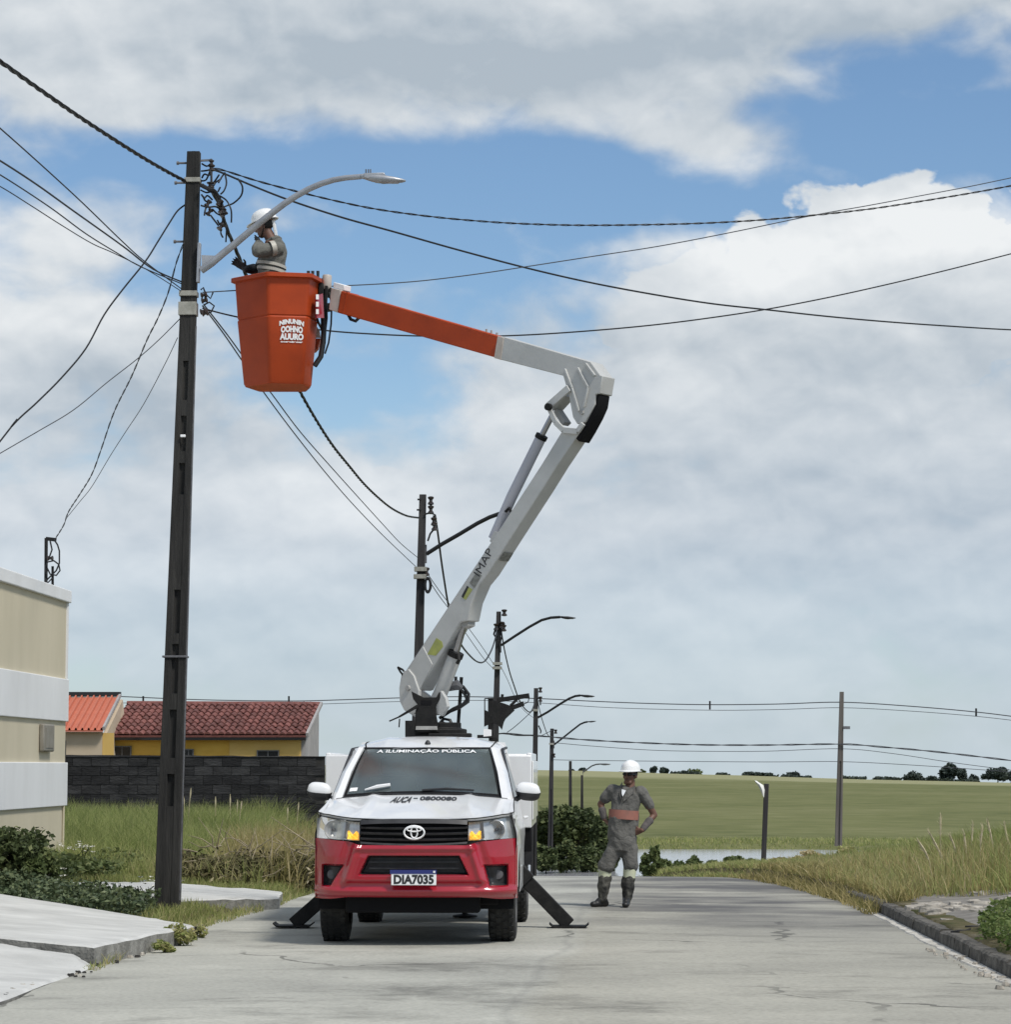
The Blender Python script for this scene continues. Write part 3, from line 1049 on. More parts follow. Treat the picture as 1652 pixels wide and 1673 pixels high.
# --- headlights
for s in (-1, 1):
    # outline of the lamp on the nose
    def lamp_pt(a, t, off=0.0, s=s):
        x = 0.485 + (0.893 - 0.485) * a
        zb = 0.945 + 0.018 * a
        zt = 1.105 + 0.055 * a ** 1.3 - 0.03 * max(0, a - 0.9) / 0.1
        z = zb + (zt - zb) * t
        return Vector((s * x, face_y(x) + nose_z(x, z) + 0.03 * t + off, z))
    A = [i / 20 for i in range(21)]
    T = [i / 8 for i in range(9)]
    bk = MB().grid(lambda a, t: lamp_pt(a, t, 0.055), A, T)
    for t0 in (0, 1):
        bk.grid(lambda a, d, t0=t0: lamp_pt(a, t0, 0.055 * d), A, [0, 1])
    for a0 in (0, 1):
        bk.grid(lambda t, d, a0=a0: lamp_pt(a0, t, 0.055 * d), T, [0, 1])
    hl = tp(bk, 'headlight', M_SILVER)
    c = lamp_pt(0.60, 0.47, 0.03)
    rb = MB().lathe([(0.088, -0.012), (0.082, -0.018), (0.074, -0.008), (0.05, 0.018), (0.02, 0.026), (0.001, 0.027)], c, (s * 0.25, 1, 0), 26)
    tp(rb, 'reflector_bowl', M_SILVER, hl)
    bl = MB().lathe([(0.001, -0.012), (0.012, -0.010), (0.016, 0.02)], c, (s * 0.25, 1, 0), 10)
    tp(bl, 'lamp_bulb', M_GREYP, hl)
    # vertical dividing rib
    tp(MB().beam(lamp_pt(0.33, 0.1, 0.025), lamp_pt(0.30, 0.95, 0.025), 0.012, 0.03, (1, 0, 0)), 'lamp_rib', M_GREYP, hl)
    am = MB()
    am.grid(lambda a, t: lamp_pt(0.03 + 0.24 * a, 0.05 + (0.36 + 0.10 * math.sin(a * 9)) * t, 0.022 + 0.009 * math.sin(a * 17) * math.sin(t * 9 + 1)), [i / 16 for i in range(17)], [i / 6 for i in range(7)])
    tp(am, 'turn_signal', M_AMBER, hl, smooth=0)
    # dark edging of the lamp and the clear cover
    tp(MB().grid(lambda a, t: lamp_pt(a, t, -0.002 - 0.008 * math.sin(t * math.pi)), A, T), 'lamp_cover', M_LENS, hl)

# --- hood, fenders, cab (white shell)
mb = MB()


def hood_z(x, y):
    t = min(1.0, max(0.0, (y - 0.12) / 1.10))
    a = abs(x) / 0.86
    front = 1.132 + 0.035 * a ** 2
    back = 1.352 - 0.055 * a ** 2.2
    z = front + (back - front) * (1 - (1 - t) ** 1.10)
    z += 0.016 * math.exp(-((abs(x) - 0.50 + 0.06 * t) / 0.05) ** 2) * min(1, t * 4)   # raised hood creases
    z -= 0.012 * math.exp(-((a - 0.97) / 0.025) ** 2)                                   # shut line
    return z


def hood_pt(u, t):
    half = 0.855 + 0.03 * (1 - t)
    x = u * half
    y0 = face_y(x) + nose_z(x, 1.13) + 0.03
    y = y0 + (1.22 - y0) * t
    return Vector((x, y, hood_z(x, y)))


U = [-1 + 2 * i / 48 for i in range(49)]
mb.grid(hood_pt, U, [i / 20 for i in range(21)])
# rolled leading edge
mb.grid(lambda u, t: hood_pt(u, 0.0) + Vector((0, 0.0 + 0.05 * t ** 2 - 0.0, -0.03 * t)), U, [0, 0.5, 1])


# front fender side and doors
def arch(y):
    zz = 0.43
    for c in (0.95,):
        d = 0.47 ** 2 - (y - c) ** 2
        if d > 0:
            zz = max(zz, 0.37 + math.sqrt(d))
    return zz


def side_x(y, z):
    x = 0.905 - 0.10 * max(0, 0.45 - y) ** 1.4 * 1.3 + 0.012 * math.exp(-((z - 0.95) / 0.10) ** 2)
    d = abs(math.hypot(y - 0.95, z - 0.37) - 0.52)
    x += 0.015 * math.exp(-(d / 0.07) ** 2) * (z > 0.5)
    x -= 0.05 * max(0, z - 1.02) / 0.25
    return x


for s in (-1, 1):
    def side(y, t, s=s):
        zb = arch(y)
        zt = (1.165 + (hood_z(0.86, 1.2) - 1.165) * min(1, max(0, (y - 0.3) / 0.9))) if y < 1.2 else hood_z(0.86, 1.22) + 0.0 * y
        z = zb + (zt - zb) * t
        return Vector((s * side_x(y, z), y, z))
    ysd = [0.33 + 0.03 * i for i in range(97)]
    mb.grid(side, ysd, [i / 14 for i in range(15)])
    # roll between side and hood edge
    mb.grid(lambda y, t, s=s: side(y, 1.0) * (1 - t) + Vector((s * 0.84, y, hood_z(0.845, max(0.3, y)) + 0.004)) * t + Vector((s * 0.012, 0, 0.012)) * math.sin(math.pi * t),
            [0.33 + 0.04 * i for i in range(23)], [0, 0.25, 0.5, 0.75, 1])
    # outer end of the nose beside the lamp
    mb.grid(lambda a, t, s=s: Vector((s * (0.893 + 0.014 * a), face_y(0.893) + nose_z(0, 1.0) + 0.02 + a * 0.10, 0.955 + 0.21 * t + 0.0)), [0, 0.5, 1], [0, 0.5, 1])
body = tp(mb, 'body', M_WHITE, smooth=40)
seam = MB()
pts = []
for i in range(21):
    pts.append(hood_pt(-1, 1 - i / 20) + Vector((0, 0, 0.001)))
for i in range(49):
    pts.append(hood_pt(-1 + 2 * i / 48, 0.0) + Vector((0, 0.002, -0.006)))
for i in range(21):
    pts.append(hood_pt(1, i / 20) + Vector((0, 0, 0.001)))
seam.tube(pts, 0.0045, 5)
tp(seam, 'hood_gap', M_MATT, body)

# cab upper
mb = MB()


def roof_pt(u, t):
    a = abs(u)
    half = 0.625 + 0.055 * min(1, t * 2.2)
    x = u * half
    y = 1.99 + 1.10 * t
    z = 1.782 + 0.115 * (1 - (1 - min(1, t * 1.25)) ** 2.2) - 0.075 * a ** 3.2
    z += 0.010 * math.exp(-((a - 0.62) / 0.06) ** 2) * min(1, 3 * t)
    return Vector((x, y, z))


mb.grid(roof_pt, [-1 + i / 18 for i in range(37)], [i / 14 for i in range(15)])
mb.grid(lambda u, t: roof_pt(u, 0) + Vector((0, 0.02 * t, -0.035 * t)), [-1 + i / 18 for i in range(37)], [0, 1])
for s in (-1, 1):
    # roof side rail rolling down to the side glass
    mb.grid(lambda q, t, s=s: roof_pt(s, q) + Vector((s * 0.055 * t ** 0.8, 0, -0.085 * t ** 1.5)), [i / 10 for i in range(11)], [i / 5 for i in range(6)])
    # windscreen pillar
    p0, p1 = Vector((s * 0.800, 1.20, 1.285)), Vector((s * 0.645, 2.02, 1.772))
    mb.rings([[p + Vector((s * a, b, c)) for a, b, c in ((-0.050 + 0.02 * k, -0.012, 0.010), (0.012, -0.012, 0.012), (0.055, 0.06, 0.0), (0.060, 0.13, -0.05), (0.0, 0.12, -0.06), (-0.05, 0.04, -0.02))] for k, p in ((0, p0), (0.5, p0.lerp(p1, 0.5) + Vector((s * 0.012, 0, 0.012))), (1, p1))], True)
    # rear pillar
    mb.prism([(s * 0.86, 2.95, 1.27), (s * 0.80, 2.98, 1.55), (s * 0.70, 3.0, 1.80), (s * 0.70, 3.1, 1.80), (s * 0.86, 3.1, 1.27)], (-s * 0.06, 0, 0))
# cab back
mb.prism([(-0.86, 3.09, 0.5), (0.86, 3.09, 0.5), (0.86, 3.09, 1.28), (0.72, 3.09, 1.84), (0, 3.09, 1.895), (-0.72, 3.09, 1.84), (-0.86, 3.09, 1.28)], (0, 0.03, 0))
cab = tp(mb, 'cab_roof', M_WHITE, smooth=40)
for s in (-1, 1):
    tp(MB().tube([roof_pt(s * 0.93, q / 12) + Vector((0, -0.004, 0.002)) for q in range(13)], 0.007, 5), 'roof_channel', M_MATT, cab)
# roof antenna stub
tp(MB().lathe([(0.03, 0.0), (0.028, 0.02), (0.014, 0.04), (0.001, 0.045)], (0.0, 2.12, 1.81), (0, 0, 1), 12), 'roof_antenna', M_BLACK, cab)

# side windows and door fittings
for s in (-1, 1):
    wmb = MB().add([(s * 0.862, 1.42, 1.30), (s * 0.862, 2.94, 1.30), (s * 0.715, 2.94, 1.765), (s * 0.705, 2.10, 1.765)], [(0, 1, 2, 3)])
    sw = tp(wmb, 'side_window', M_SIDEG, truck, smooth=0)
    tp(MB().tube([(s * 0.87, 1.38, 1.292), (s * 0.87, 2.96, 1.292)], 0.014, 6), 'window_trim', M_BLACK, sw)
    tp(MB().tube([(s * 0.845, 1.36, 1.30), (s * 0.725, 2.05, 1.765), (s * 0.735, 2.96, 1.785)], 0.015, 6), 'window_seal', M_BLACK, sw)
    tp(MB().tube([(s * 0.915, 2.60, 1.10), (s * 0.945, 2.63, 1.105), (s * 0.945, 2.78, 1.105), (s * 0.915, 2.81, 1.10)], 0.016, 8), 'door_handle', M_WHITE, truck)

# --- windscreen
WB, WT = [], []


def ws_pt(u, t, off=0.0):
    half = 0.745 + (0.612 - 0.745) * t
    x = u * half
    bow = 0.07 * (u * u)
    y = 1.20 + (2.00 - 1.20) * t + bow
    z = 1.330 + (1.782 - 1.330) * t + 0.022 * math.sin(math.pi * t) - 0.035 * u * u * (1 - t)
    return Vector((x, y, z)) + Vector((0, -0.49, 0.87)) * off


U2 = [-1 + 2 * i / 30 for i in range(31)]
T2 = [i / 12 for i in range(13)]
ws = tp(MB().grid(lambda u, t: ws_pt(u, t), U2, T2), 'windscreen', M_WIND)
m = MB()
m.grid(lambda u, t: ws_pt(u, 0.075 * t, 0.004), U2, [0, 1])
m.grid(lambda u, t: ws_pt(u, 0.955 + 0.045 * t, 0.004), U2, [0, 1])
for s in (-1, 1):
    m.grid(lambda a, t, s=s: ws_pt(s * (0.965 + 0.035 * a), 0.075 + 0.88 * t, 0.004), [0, 1], T2)
tp(m, 'windscreen_border', M_MATT, ws)
m = MB()
put_text(m, "A ILUMINAÇÃO PÚBLICA", lambda u, v: ws_pt(-0.76 + 1.52 * u, 0.845 + 0.105 * v, 0.007), 0.02)
tp(m, 'windscreen_lettering', M_LETW, ws, smooth=0)
# wiper
m = MB().tube([ws_pt(-0.74, 0.10, 0.02), ws_pt(-0.58, 0.125, 0.03), ws_pt(-0.42, 0.16, 0.025)], [0.008, 0.02, 0.016], 6)
tp(m, 'wiper', M_LETW, ws)
m = MB().tube([ws_pt(0.0, 0.06, 0.02), ws_pt(0.3, 0.085, 0.025), ws_pt(0.66, 0.09, 0.02)], [0.012, 0.012, 0.008], 6)
tp(m, 'wiper', M_BLACK, ws)
# sticker low in the corner
tp(MB().grid(lambda u, t: ws_pt(-0.95 + 0.10 * u, 0.12 + 0.06 * t, 0.003), [0, 1], [0, 1]), 'windscreen_sticker', M_LETW, ws)
# cowl under the glass
tp(MB().grid(lambda u, t: Vector((u * 0.80, 1.13 + 0.10 * t + 0.05 * u * u, hood_z(u * 0.80, 1.16) + 0.006 + 0.004 * t)), U2, [0, 1]), 'cowl_panel', M_BLACK)

# hood lettering follows the sheet metal
m = MB()


def on_hood(x0, x1, y0, y1, slant=0.0):
    def f(u, v):
        x = x0 + (x1 - x0) * u + slant * v
        y = y0 + (y1 - y0) * v
        return (x, y, hood_z(x, y) + 0.006)
    return f


put_text(m, "AUCA", on_hood(-0.27, -0.085, 0.76, 1.02, 0.03), 0.035)
m.prism([(-0.06, 0.93, hood_z(-0.03, 0.93) + 0.006), (-0.02, 0.93, hood_z(-0.03, 0.93) + 0.006), (-0.02, 0.96, hood_z(0, 0.96) + 0.006), (-0.06, 0.96, hood_z(0, 0.96) + 0.006)], (0, 0, 0.001))
put_text(m, "0800080", on_hood(0.00, 0.34, 0.86, 1.03, 0.0), 0.035)
tp(m, 'hood_lettering', M_LETK, body, smooth=0)

# --- cab inside: dash, seats, steering wheel
m = MB().box((-0.74, 1.42, 1.08), (0.74, 1.80, 1.27))
tp(m, 'dashboard', M_INT, bevel=0.04)
for sx in (-0.38, 0.38):
    m = MB().beam((sx, 2.72, 1.0), (sx, 2.85, 1.50), 0.50, 0.14, (1, 0, 0)).beam((sx, 2.84, 1.52), (sx, 2.87, 1.70), 0.26, 0.10, (1, 0, 0))
    tp(m, 'seat', M_INT, bevel=0.03)
m = MB()
rs = []
for i in range(25):
    a = 2 * math.pi * i / 24
    c = Vector((0.38 + 0.185 * math.cos(a), 2.05 - 0.07 * math.sin(a), 1.27 + 0.17 * math.sin(a)))
    rs.append(c)
m.tube(rs, 0.014, 6, cap=False)
m.beam((0.20, 2.05, 1.27), (0.56, 2.05, 1.27), 0.03, 0.05, (0, 1, 0))
tp(m, 'steering_wheel', M_INT)
tp(MB().box((-0.10, 2.06, 1.66), (0.12, 2.09, 1.725)), 'rear_view_mirror', M_MATT, bevel=0.01)

# --- door mirrors
for s in (-1, 1):
    mroot = MB()
    cx, cz, cy = s * 0.985, 1.368, 1.50
    n = 14
    rs = []
    for i in range(n + 1):
        t = -1 + 2 * i / n
        r = (1 - abs(t) ** 3.2) ** 0.5 if abs(t) < 1 else 0.02
        r = max(r, 0.03)
        # shell, deeper and lower towards the door
        w = 0.118 * t
        rs.append([Vector((cx + w + 0.0, cy + 0.075 * r * math.sin(q) * (1.0 if math.sin(q) > 0 else 0.7), cz + 0.085 * r * math.cos(q) + 0.012 * (-s * t) * 0 - 0.010 * s * t * s)) for q in [2 * math.pi * k / 16 for k in range(16)]])
    mir = tp(MB().rings(rs, True, 0), 'door_mirror', M_WHITE, smooth=60)
    lo = MB()
    rs = []
    for i in range(n + 1):
        t = -1 + 2 * i / n
        r = max((1 - abs(t) ** 3.2) ** 0.5 if abs(t) < 1 else 0.02, 0.03)
        w = 0.121 * t
        qs = [math.pi * (0.56 + 0.88 * k / 10) for k in range(11)]
        rs.append([Vector((cx + w, cy + 0.079 * r * math.sin(q) * (1.0 if math.sin(q) > 0 else 0.72), cz + 0.089 * r * math.cos(q) - 0.010 * t)) for q in qs])
    lo.rings(rs, False, closed=False)
    tp(lo, 'mirror_underside', M_BLACK, mir, smooth=60)
    tp(MB().beam((s * 0.87, cy + 0.03, 1.29), (s * 0.925, cy + 0.02, 1.33), 0.08, 0.05, (0, 1, 0)), 'mirror_bracket', M_BLACK, mir, bevel=0.01)


# --- wheels
def wheel(x, y, s, w=0.245, r=0.372, brother=None):
    tm = MB().lathe([(0.20, -w / 2), (0.30, -w / 2 - 0.004), (r - 0.035, -w / 2 + 0.004), (r - 0.008, -w / 2 + 0.028), (r, -w / 2 + 0.06), (r, w / 2 - 0.06), (r - 0.008, w / 2 - 0.028), (r - 0.035, w / 2 - 0.004), (0.30, w / 2 + 0.004), (0.20, w / 2)], (x, y, r), (1, 0, 0), 40)
    wh = tp(tm, 'wheel', M_RUB, smooth=25)
    tr = MB()
    for k in range(30):
        a = 2 * math.pi * k / 30
        for xo, sh in ((-0.085, 0.0), (-0.03, 0.1), (0.03, 0.0), (0.085, 0.1)):
            aa = a + sh
            c = Vector((x + xo, y + (r + 0.002) * math.sin(aa), r + (r + 0.002) * math.cos(aa)))
            t = Vector((0, math.cos(aa), -math.sin(aa)))
            tr.beam(c - t * 0.024, c + t * 0.024, 0.042, 0.012, (1, 0, 0))
    to = tp(tr, 'tread_blocks', M_RUB, wh, smooth=0)
    to['kind'] = 'stuff'
    rm = MB().lathe([(0.20, s * w / 2), (0.19, s * (w / 2 - 0.05)), (0.10, s * (w / 2 - 0.03)), (0.06, s * (w / 2 - 0.005)), (0.001, s * w / 2)], (x, y, r), (1, 0, 0), 24)
    tp(rm, 'rim', M_GREYP, wh)


wheel(-0.765, 0.95, -1)
wheel(0.765, 0.95, 1)
wheel(-0.70, 4.02, -1)
wheel(0.80, 4.02, 1)

# --- underneath
m = MB().box((-0.62, 0.22, 0.30), (0.58, 0.60, 0.47)).box((-0.60, 0.60, 0.33), (0.60, 3.2, 0.52)).box((-0.85, 0.42, 0.40), (-0.40, 0.50, 0.47)).box((0.40, 0.40, 0.36), (0.74, 0.50, 0.46))
tp(m, 'underbody', M_MATT, bevel=0.02)
m = MB().tube([(-0.7, 0.95, 0.37), (0.7, 0.95, 0.37)], 0.05, 10).tube([(-0.7, 4.02, 0.37), (0.7, 4.02, 0.37)], 0.06, 10).ball((0.05, 4.02, 0.36), (0.16, 0.14, 0.15))
for sx in (-0.38, 0.38):
    m.box((sx - 0.04, 0.3, 0.52), (sx + 0.04, 5.2, 0.66))
tp(m, 'chassis', M_MATT)
# inner wheel wells
for s in (-1, 1):
    m = MB()
    m.grid(lambda a, t, s=s: Vector((s * (0.52 + 0.36 * t), 0.95 + 0.50 * math.cos(a), 0.37 + 0.47 * math.sin(a))), [math.pi * i / 16 - 0.1 for i in range(18)], [0, 1])
    tp(m, 'wheel_well', M_MATT)

# --- service body behind the cab
bx0, bx1 = -1.13, 0.975
m = MB().box((bx0, 3.55, 0.98), (bx1, 3.60, 1.715)).box((bx1 - 0.05, 3.60, 0.98), (bx1, 6.1, 1.74)).box((bx0, 3.60, 0.98), (bx0 + 0.05, 6.1, 1.74)).box((bx0 + 0.05, 3.60, 1.0), (bx1 - 0.05, 6.1, 1.04)).box((bx0 + .05, 6.05, 1.04), (bx1 - .05, 6.1, 1.74))
m.box((bx0 + 0.05, 3.60, 1.60), (bx1 - 0.05, 6.05, 1.64))
sbody = tp(m, 'service_body', M_WHITE, bevel=0.012)
for k, yy in enumerate((3.66, 4.46, 5.26)):
    d = MB().box((bx1 + 0.002, yy, 1.06), (bx1 + 0.018, yy + 0.74, 1.66))
    tp(d, 'locker_door', M_WHITE, sbody, bevel=0.006)
m = MB().box((bx0 + 0.1, 3.56, 0.66), (bx1 - 0.12, 6.0, 0.975)).box((bx1 - 0.10, 3.58, 0.74), (bx1 + 0.0, 3.66, 0.978))
tp(m, 'body_subframe', M_MATT, bevel=0.01)
tp(MB().box((bx1 - 0.18, 3.75, 0.60), (bx1 + 0.005, 3.79, 0.978)), 'mudguard', M_BLACK, smooth=0)
tp(MB().box((bx0, 3.75, 0.60), (bx0 + 0.18, 3.79, 0.978)), 'mudguard', M_BLACK, smooth=0)

# --- outriggers (legs splayed from under the service body) and a jack behind
for (hip, foot) in (((854, 1432), (930, 1512)), ((527, 1468), (480, 1518))):
    Yd = TY + 2.9
    a, b = at(hip[0], hip[1], Yd), at(foot[0], foot[1], Yd)
    b.z = 0.045 + float(road_z(Yd))
    d = (b - a).normalized()
    a = a - d * 0.35
    lg = wp(MB().beam(a, b, 0.13, 0.135, (0, 1, 0)), 'outrigger_leg', M_STEEL, bevel=0.008)
    sg = 1 if b.x > TX else -1
    pad = MB().prism([(b.x - 0.16, b.y - 0.13, 0.020), (b.x + 0.16, b.y - 0.13, 0.020), (b.x + 0.16, b.y + 0.13, 0.020), (b.x - 0.16, b.y + 0.13, 0.020)], (0, 0, 0.018))
    for e in (-1, 1):
        pad.prism([(b.x + e * 0.16, b.y - 0.13, 0.022), (b.x + e * 0.195, b.y - 0.13, 0.052), (b.x + e * 0.195, b.y + 0.13, 0.052), (b.x + e * 0.16, b.y + 0.13, 0.022)], (0, 0, 0.014))
    wp(pad, 'foot_pad', M_STEEL, lg, smooth=0)
    wp(MB().beam(a - d * 0.15, a.lerp(b, 0.42), 0.17, 0.175, (0, 1, 0)), 'outrigger_sleeve', M_STEEL, lg, bevel=0.008)
jx = 0.25
m = MB().tube([(jx, 4.6, 0.03), (jx, 4.6, 0.66)], 0.03, 10)
jk = tp(m, 'jack', M_STEEL)
tp(MB().lathe([(0.001, 0.05), (0.05, 0.045), (0.13, 0.03), (0.13, 0.012), (0.001, 0.010)], (jx, 4.6, 0.012), (0, 0, 1), 18), 'jack_pad', M_STEEL, jk)

# ------------------------------------------------------------------ the boom: a vertical plane turned towards the camera
PSI = math.radians(-33)
BH = Vector((math.cos(PSI), math.sin(PSI), 0))
BN = Vector((-math.sin(PSI), math.cos(PSI), 0))      # away from the camera
BP = at(705, 1120, 28.15)


def bp(px, py, off=0.0):
    return on_plane(px, py, BP + BN * off, BN)


def plate(px_list, off, th, mb=None):
    mb = mb or MB()
    return mb.prism([bp(x, y, off) for x, y in px_list], BN * th)


SM = 1.0 / 153.0
# turntable and pedestal
def pz(px, py, Y):
    return at(px, py, Y)


Yp = 28.05
c0 = pz(716, 1205, Yp + 0.3)
m = MB().box((c0.x - 0.30, Yp + 0.0, 1.60), (c0.x + 0.33, Yp + 0.7, 1.93)).lathe([(0.30, 0), (0.30, 0.09), (0.24, 0.10), (0.24, 0.16)], (c0.x, Yp + 0.35, 1.90), (0, 0, 1), 28, cap=True)
ped = wp(m, 'pedestal', M_STEEL, bevel=0.01)
m = MB().prism([pz(x, y, Yp) for x, y in ((672, 1129), (682, 1134), (692, 1139), (713, 1139), (717, 1131), (722, 1129), (720, 1140), (712, 1153), (713, 1170), (718, 1196), (678, 1196), (679, 1160), (683, 1152), (675, 1142))], (0, 0.06, 0))
tw = wp(m, 'turret_cover', M_STEEL, ped, bevel=0.006)
wp(MB().prism([pz(x, y, Yp - 0.006) for x, y in ((688, 1144), (705, 1144), (705, 1151), (688, 1151))], (0, 0.004, 0)), 'cover_slot', M_MATT, ped, smooth=0)
wp(MB().prism([pz(x, y, Yp - 0.03) for x, y in ((680, 1186), (714, 1186), (715, 1192), (679, 1192))], (0, 0.02, 0)), 'rating_plate', M_BOOMD, ped, smooth=0)
wp(MB().box((c0.x - 0.08, Yp - 0.08, 1.885), (c0.x + 0.36, Yp + 0.20, 1.945)), 'deck_tray', M_STEEL, ped, bevel=0.01)
wp(MB().beam(pz(670, 1177, Yp), pz(670, 1204, Yp), 0.03, 0.10, (0, 1, 0)), 'deck_bracket', M_STEEL, ped)
m = MB().beam(pz(754, 1106, Yp + 0.3), pz(748, 1195, Yp + 0.3), 0.04, 0.035, (0, 1, 0))
wp(MB().beam(pz(745, 1107, Yp + 0.3), pz(744, 1118, Yp + 0.2), 0.03, 0.03, (0, 1, 0)), 'control_lever', M_STEEL, ped)
wp(m, 'control_post', M_STEEL, ped)
m = MB().beam(pz(683, 1153, Yp - 0.02), pz(652, 1171, Yp - 0.02), 0.035, 0.035, (0, 1, 0), w1=0.02, h1=0.02).tube([pz(652, 1171, Yp - 0.02), pz(636, 1178, Yp - 0.02)], 0.008, 6).tube([pz(653, 1174, Yp - .02), pz(652, 1188, Yp - .02)], 0.007, 6)
wp(m, 'control_lever', M_STEEL, ped)
m = MB()
for pl in ([(733, 1122), (745, 1117), (757, 1122), (766, 1134), (765, 1146), (752, 1155), (735, 1162), (718, 1173)], [(735, 1126), (750, 1124), (759, 1133), (763, 1142), (757, 1150), (740, 1158), (722, 1170)],
           [(716, 1185), (725, 1174), (735, 1176), (741, 1190)], [(713, 1188), (722, 1180), (731, 1183), (734, 1192)]):
    m.tube([pz(x, y, Yp + 0.25 + 0.03 * math.sin(i)) for i, (x, y) in enumerate(pl)], 0.018, 7)
wp(m, 'hose_loop', M_HOSE, ped)
wp(MB().tube([pz(731, 1127, Yp + 0.2), pz(738, 1121, Yp + 0.2), pz(747, 1119, Yp + 0.2), pz(755, 1124, Yp + 0.2)], [0.02, 0.05, 0.055, 0.02], 8), 'hose_shroud', M_GREYP, ped)
# white cheeks of the turret
m = plate([(659, 1097), (667, 1093), (676, 1104), (684, 1128), (683, 1160), (676, 1166), (660, 1160), (653, 1146), (652, 1124)], -0.04, 0.05)
plate([(656, 1100), (667, 1093), (676, 1104), (690, 1128), (720, 1150), (716, 1168), (676, 1170), (660, 1160), (653, 1146), (652, 1124)], 0.30, 0.04, m)
plate([(720, 1128), (728, 1140), (731, 1154), (722, 1170), (714, 1166), (711, 1150)], -0.03, 0.05, m)
wp(m, 'turret_cheek', M_BOOM, smooth=20, bevel=0.006)
wp(MB().lathe([(0.001, -0.02), (0.028, -0.02), (0.03, 0.02)], bp(667, 1124, -0.045), BN, 12), 'pivot_pin', M_BOOMD)
m = MB()
for pl in ([(650, 1090), (654, 1097), (661, 1106)], [(650, 1090), (658, 1094), (664, 1102)], [(664, 1104), (672, 1096)]):
    m.tube([bp(x, y, 0.1) for x, y in pl], 0.012, 6)
wp(m, 'hose_guide', M_STEEL)

# lower boom
W = 0.215
m = plate([(664, 1115), (661, 1098), (806, 880), (884, 760), (919, 703), (948, 705), (911, 760), (886, 800), (834, 880), (797, 938), (783, 955), (770, 985), (764, 1014), (752, 1016), (686, 1128), (672, 1126)], 0.0, W)
lb = wp(m, 'lower_boom', M_BOOM, smooth=20, bevel=0.01)
# reinforcing sleeve at the foot
m = plate([(663, 1114), (662, 1100), (691, 1056), (706, 1085), (686, 1127), (673, 1125)], -0.012, W + 0.024)
wp(m, 'foot_sleeve', M_BOOM, lb, smooth=20, bevel=0.004)
m = plate([(698, 1069), (713, 1042), (722, 1048), (724, 1056), (712, 1071)], -0.0035, 0.003)
wp(m, 'warning_decal', M_YELLOW, lb, smooth=0)
m = plate([(755, 976), (764, 958), (772, 963), (761, 980)], -0.0035, 0.003)
wp(m, 'warning_decal', M_YELLOW, lb, smooth=0)
m = plate([(754, 974), (763, 957), (766, 959), (757, 977)], -0.005, 0.003)
wp(m, 'decal_edge', M_LETK, lb, smooth=0)
m = plate([(767, 952), (779, 934), (787, 940), (775, 961)], -0.0035, 0.003)
wp(m, 'maker_logo', M_DECAL, lb, smooth=0)
la, lbp = bp(783.5, 942.5, -0.004), bp(806, 901, -0.004)
lu = (lbp - la)
lv = bp(776, 936, -0.004) - bp(784, 941.5, -0.004)
m = MB()
put_text(m, "IMAP", lambda u, v: la + lu * u + lv * (v * 1.25), 0.0)
wp(m, 'maker_lettering', M_LETK, lb, smooth=0)
# dark sticker on the underside
e0, e1 = bp(812.8, 915, 0), bp(820.6, 902, 0)
un = (e1 - e0).normalized().cross(BN)
if un.z > 0:
    un = -un
m = MB().prism([e0 + BN * 0.03 + un * 0.002, e1 + BN * 0.03 + un * 0.002, e1 + BN * (W - 0.02) + un * 0.002, e0 + BN * (W - 0.02) + un * 0.002], un * 0.003)
wp(m, 'underside_decal', M_DECAL, lb, smooth=0)
# lug for the lift cylinder
m = plate([(751, 1010), (764, 1006), (764, 1022), (756, 1026)], 0.04, W - 0.08)
wp(m, 'cylinder_lug', M_BOOMD, lb, smooth=20)

# lift cylinder
hc = W / 2
m = MB().tube([bp(744, 1070, hc), bp(716, 1142, hc)], 0.075, 16).lathe([(0.085, -0.02), (0.085, 0.02)], bp(717, 1140, hc), BN, 14, cap=True)
lc = wp(m, 'lift_cylinder', M_BOOM)
wp(MB().tube([bp(759, 1016, hc), bp(743, 1072, hc)], 0.038, 12), 'piston_rod', M_ROD, lc)
wp(MB().tube([bp(746, 1065, hc), bp(743, 1073, hc)], 0.083, 16), 'gland_nut', M_STEEL, lc)
wp(MB().tube([bp(749, 1068, hc - .06), bp(750, 1078, hc - .08), bp(747, 1084, hc - .08)], 0.02, 7), 'port_fitting', M_STEEL, lc)

# upper (elbow) cylinder
m = MB().tube([bp(884, 715, 0.10), bp(836, 812, 0.10), bp(806, 880, 0.10)], [0.058, 0.058, 0.055], 16)
uc = wp(m, 'elbow_cylinder', M_CYL)
wp(MB().tube([bp(884, 714, 0.10), bp(904, 676, 0.10)], 0.030, 12), 'piston_rod', M_ROD, uc)
wp(MB().tube([bp(886, 711, 0.10), bp(883, 717, 0.10)], 0.066, 16), 'gland_nut', M_STEEL, uc)
wp(plate([(800, 884), (808, 868), (818, 872), (808, 892)], 0.03, 0.16), 'cylinder_foot', M_BOOM, uc, smooth=20)
m = MB().tube([bp(826, 836, 0.05), bp(832, 830, 0.05), bp(836, 838, 0.04)], 0.016, 7)
wp(m, 'hose_clip', M_STEEL, uc)

# upper boom, white elbow part
m = plate([(818, 549), (965, 591), (981, 613), (985, 614), (980, 643), (973, 644), (972, 661), (956, 690), (943, 693), (936, 682), (929, 645), (920, 614), (811, 586)], -0.01, W + 0.02)
ub = wp(m, 'upper_boom', M_BOOM, smooth=20, bevel=0.008)
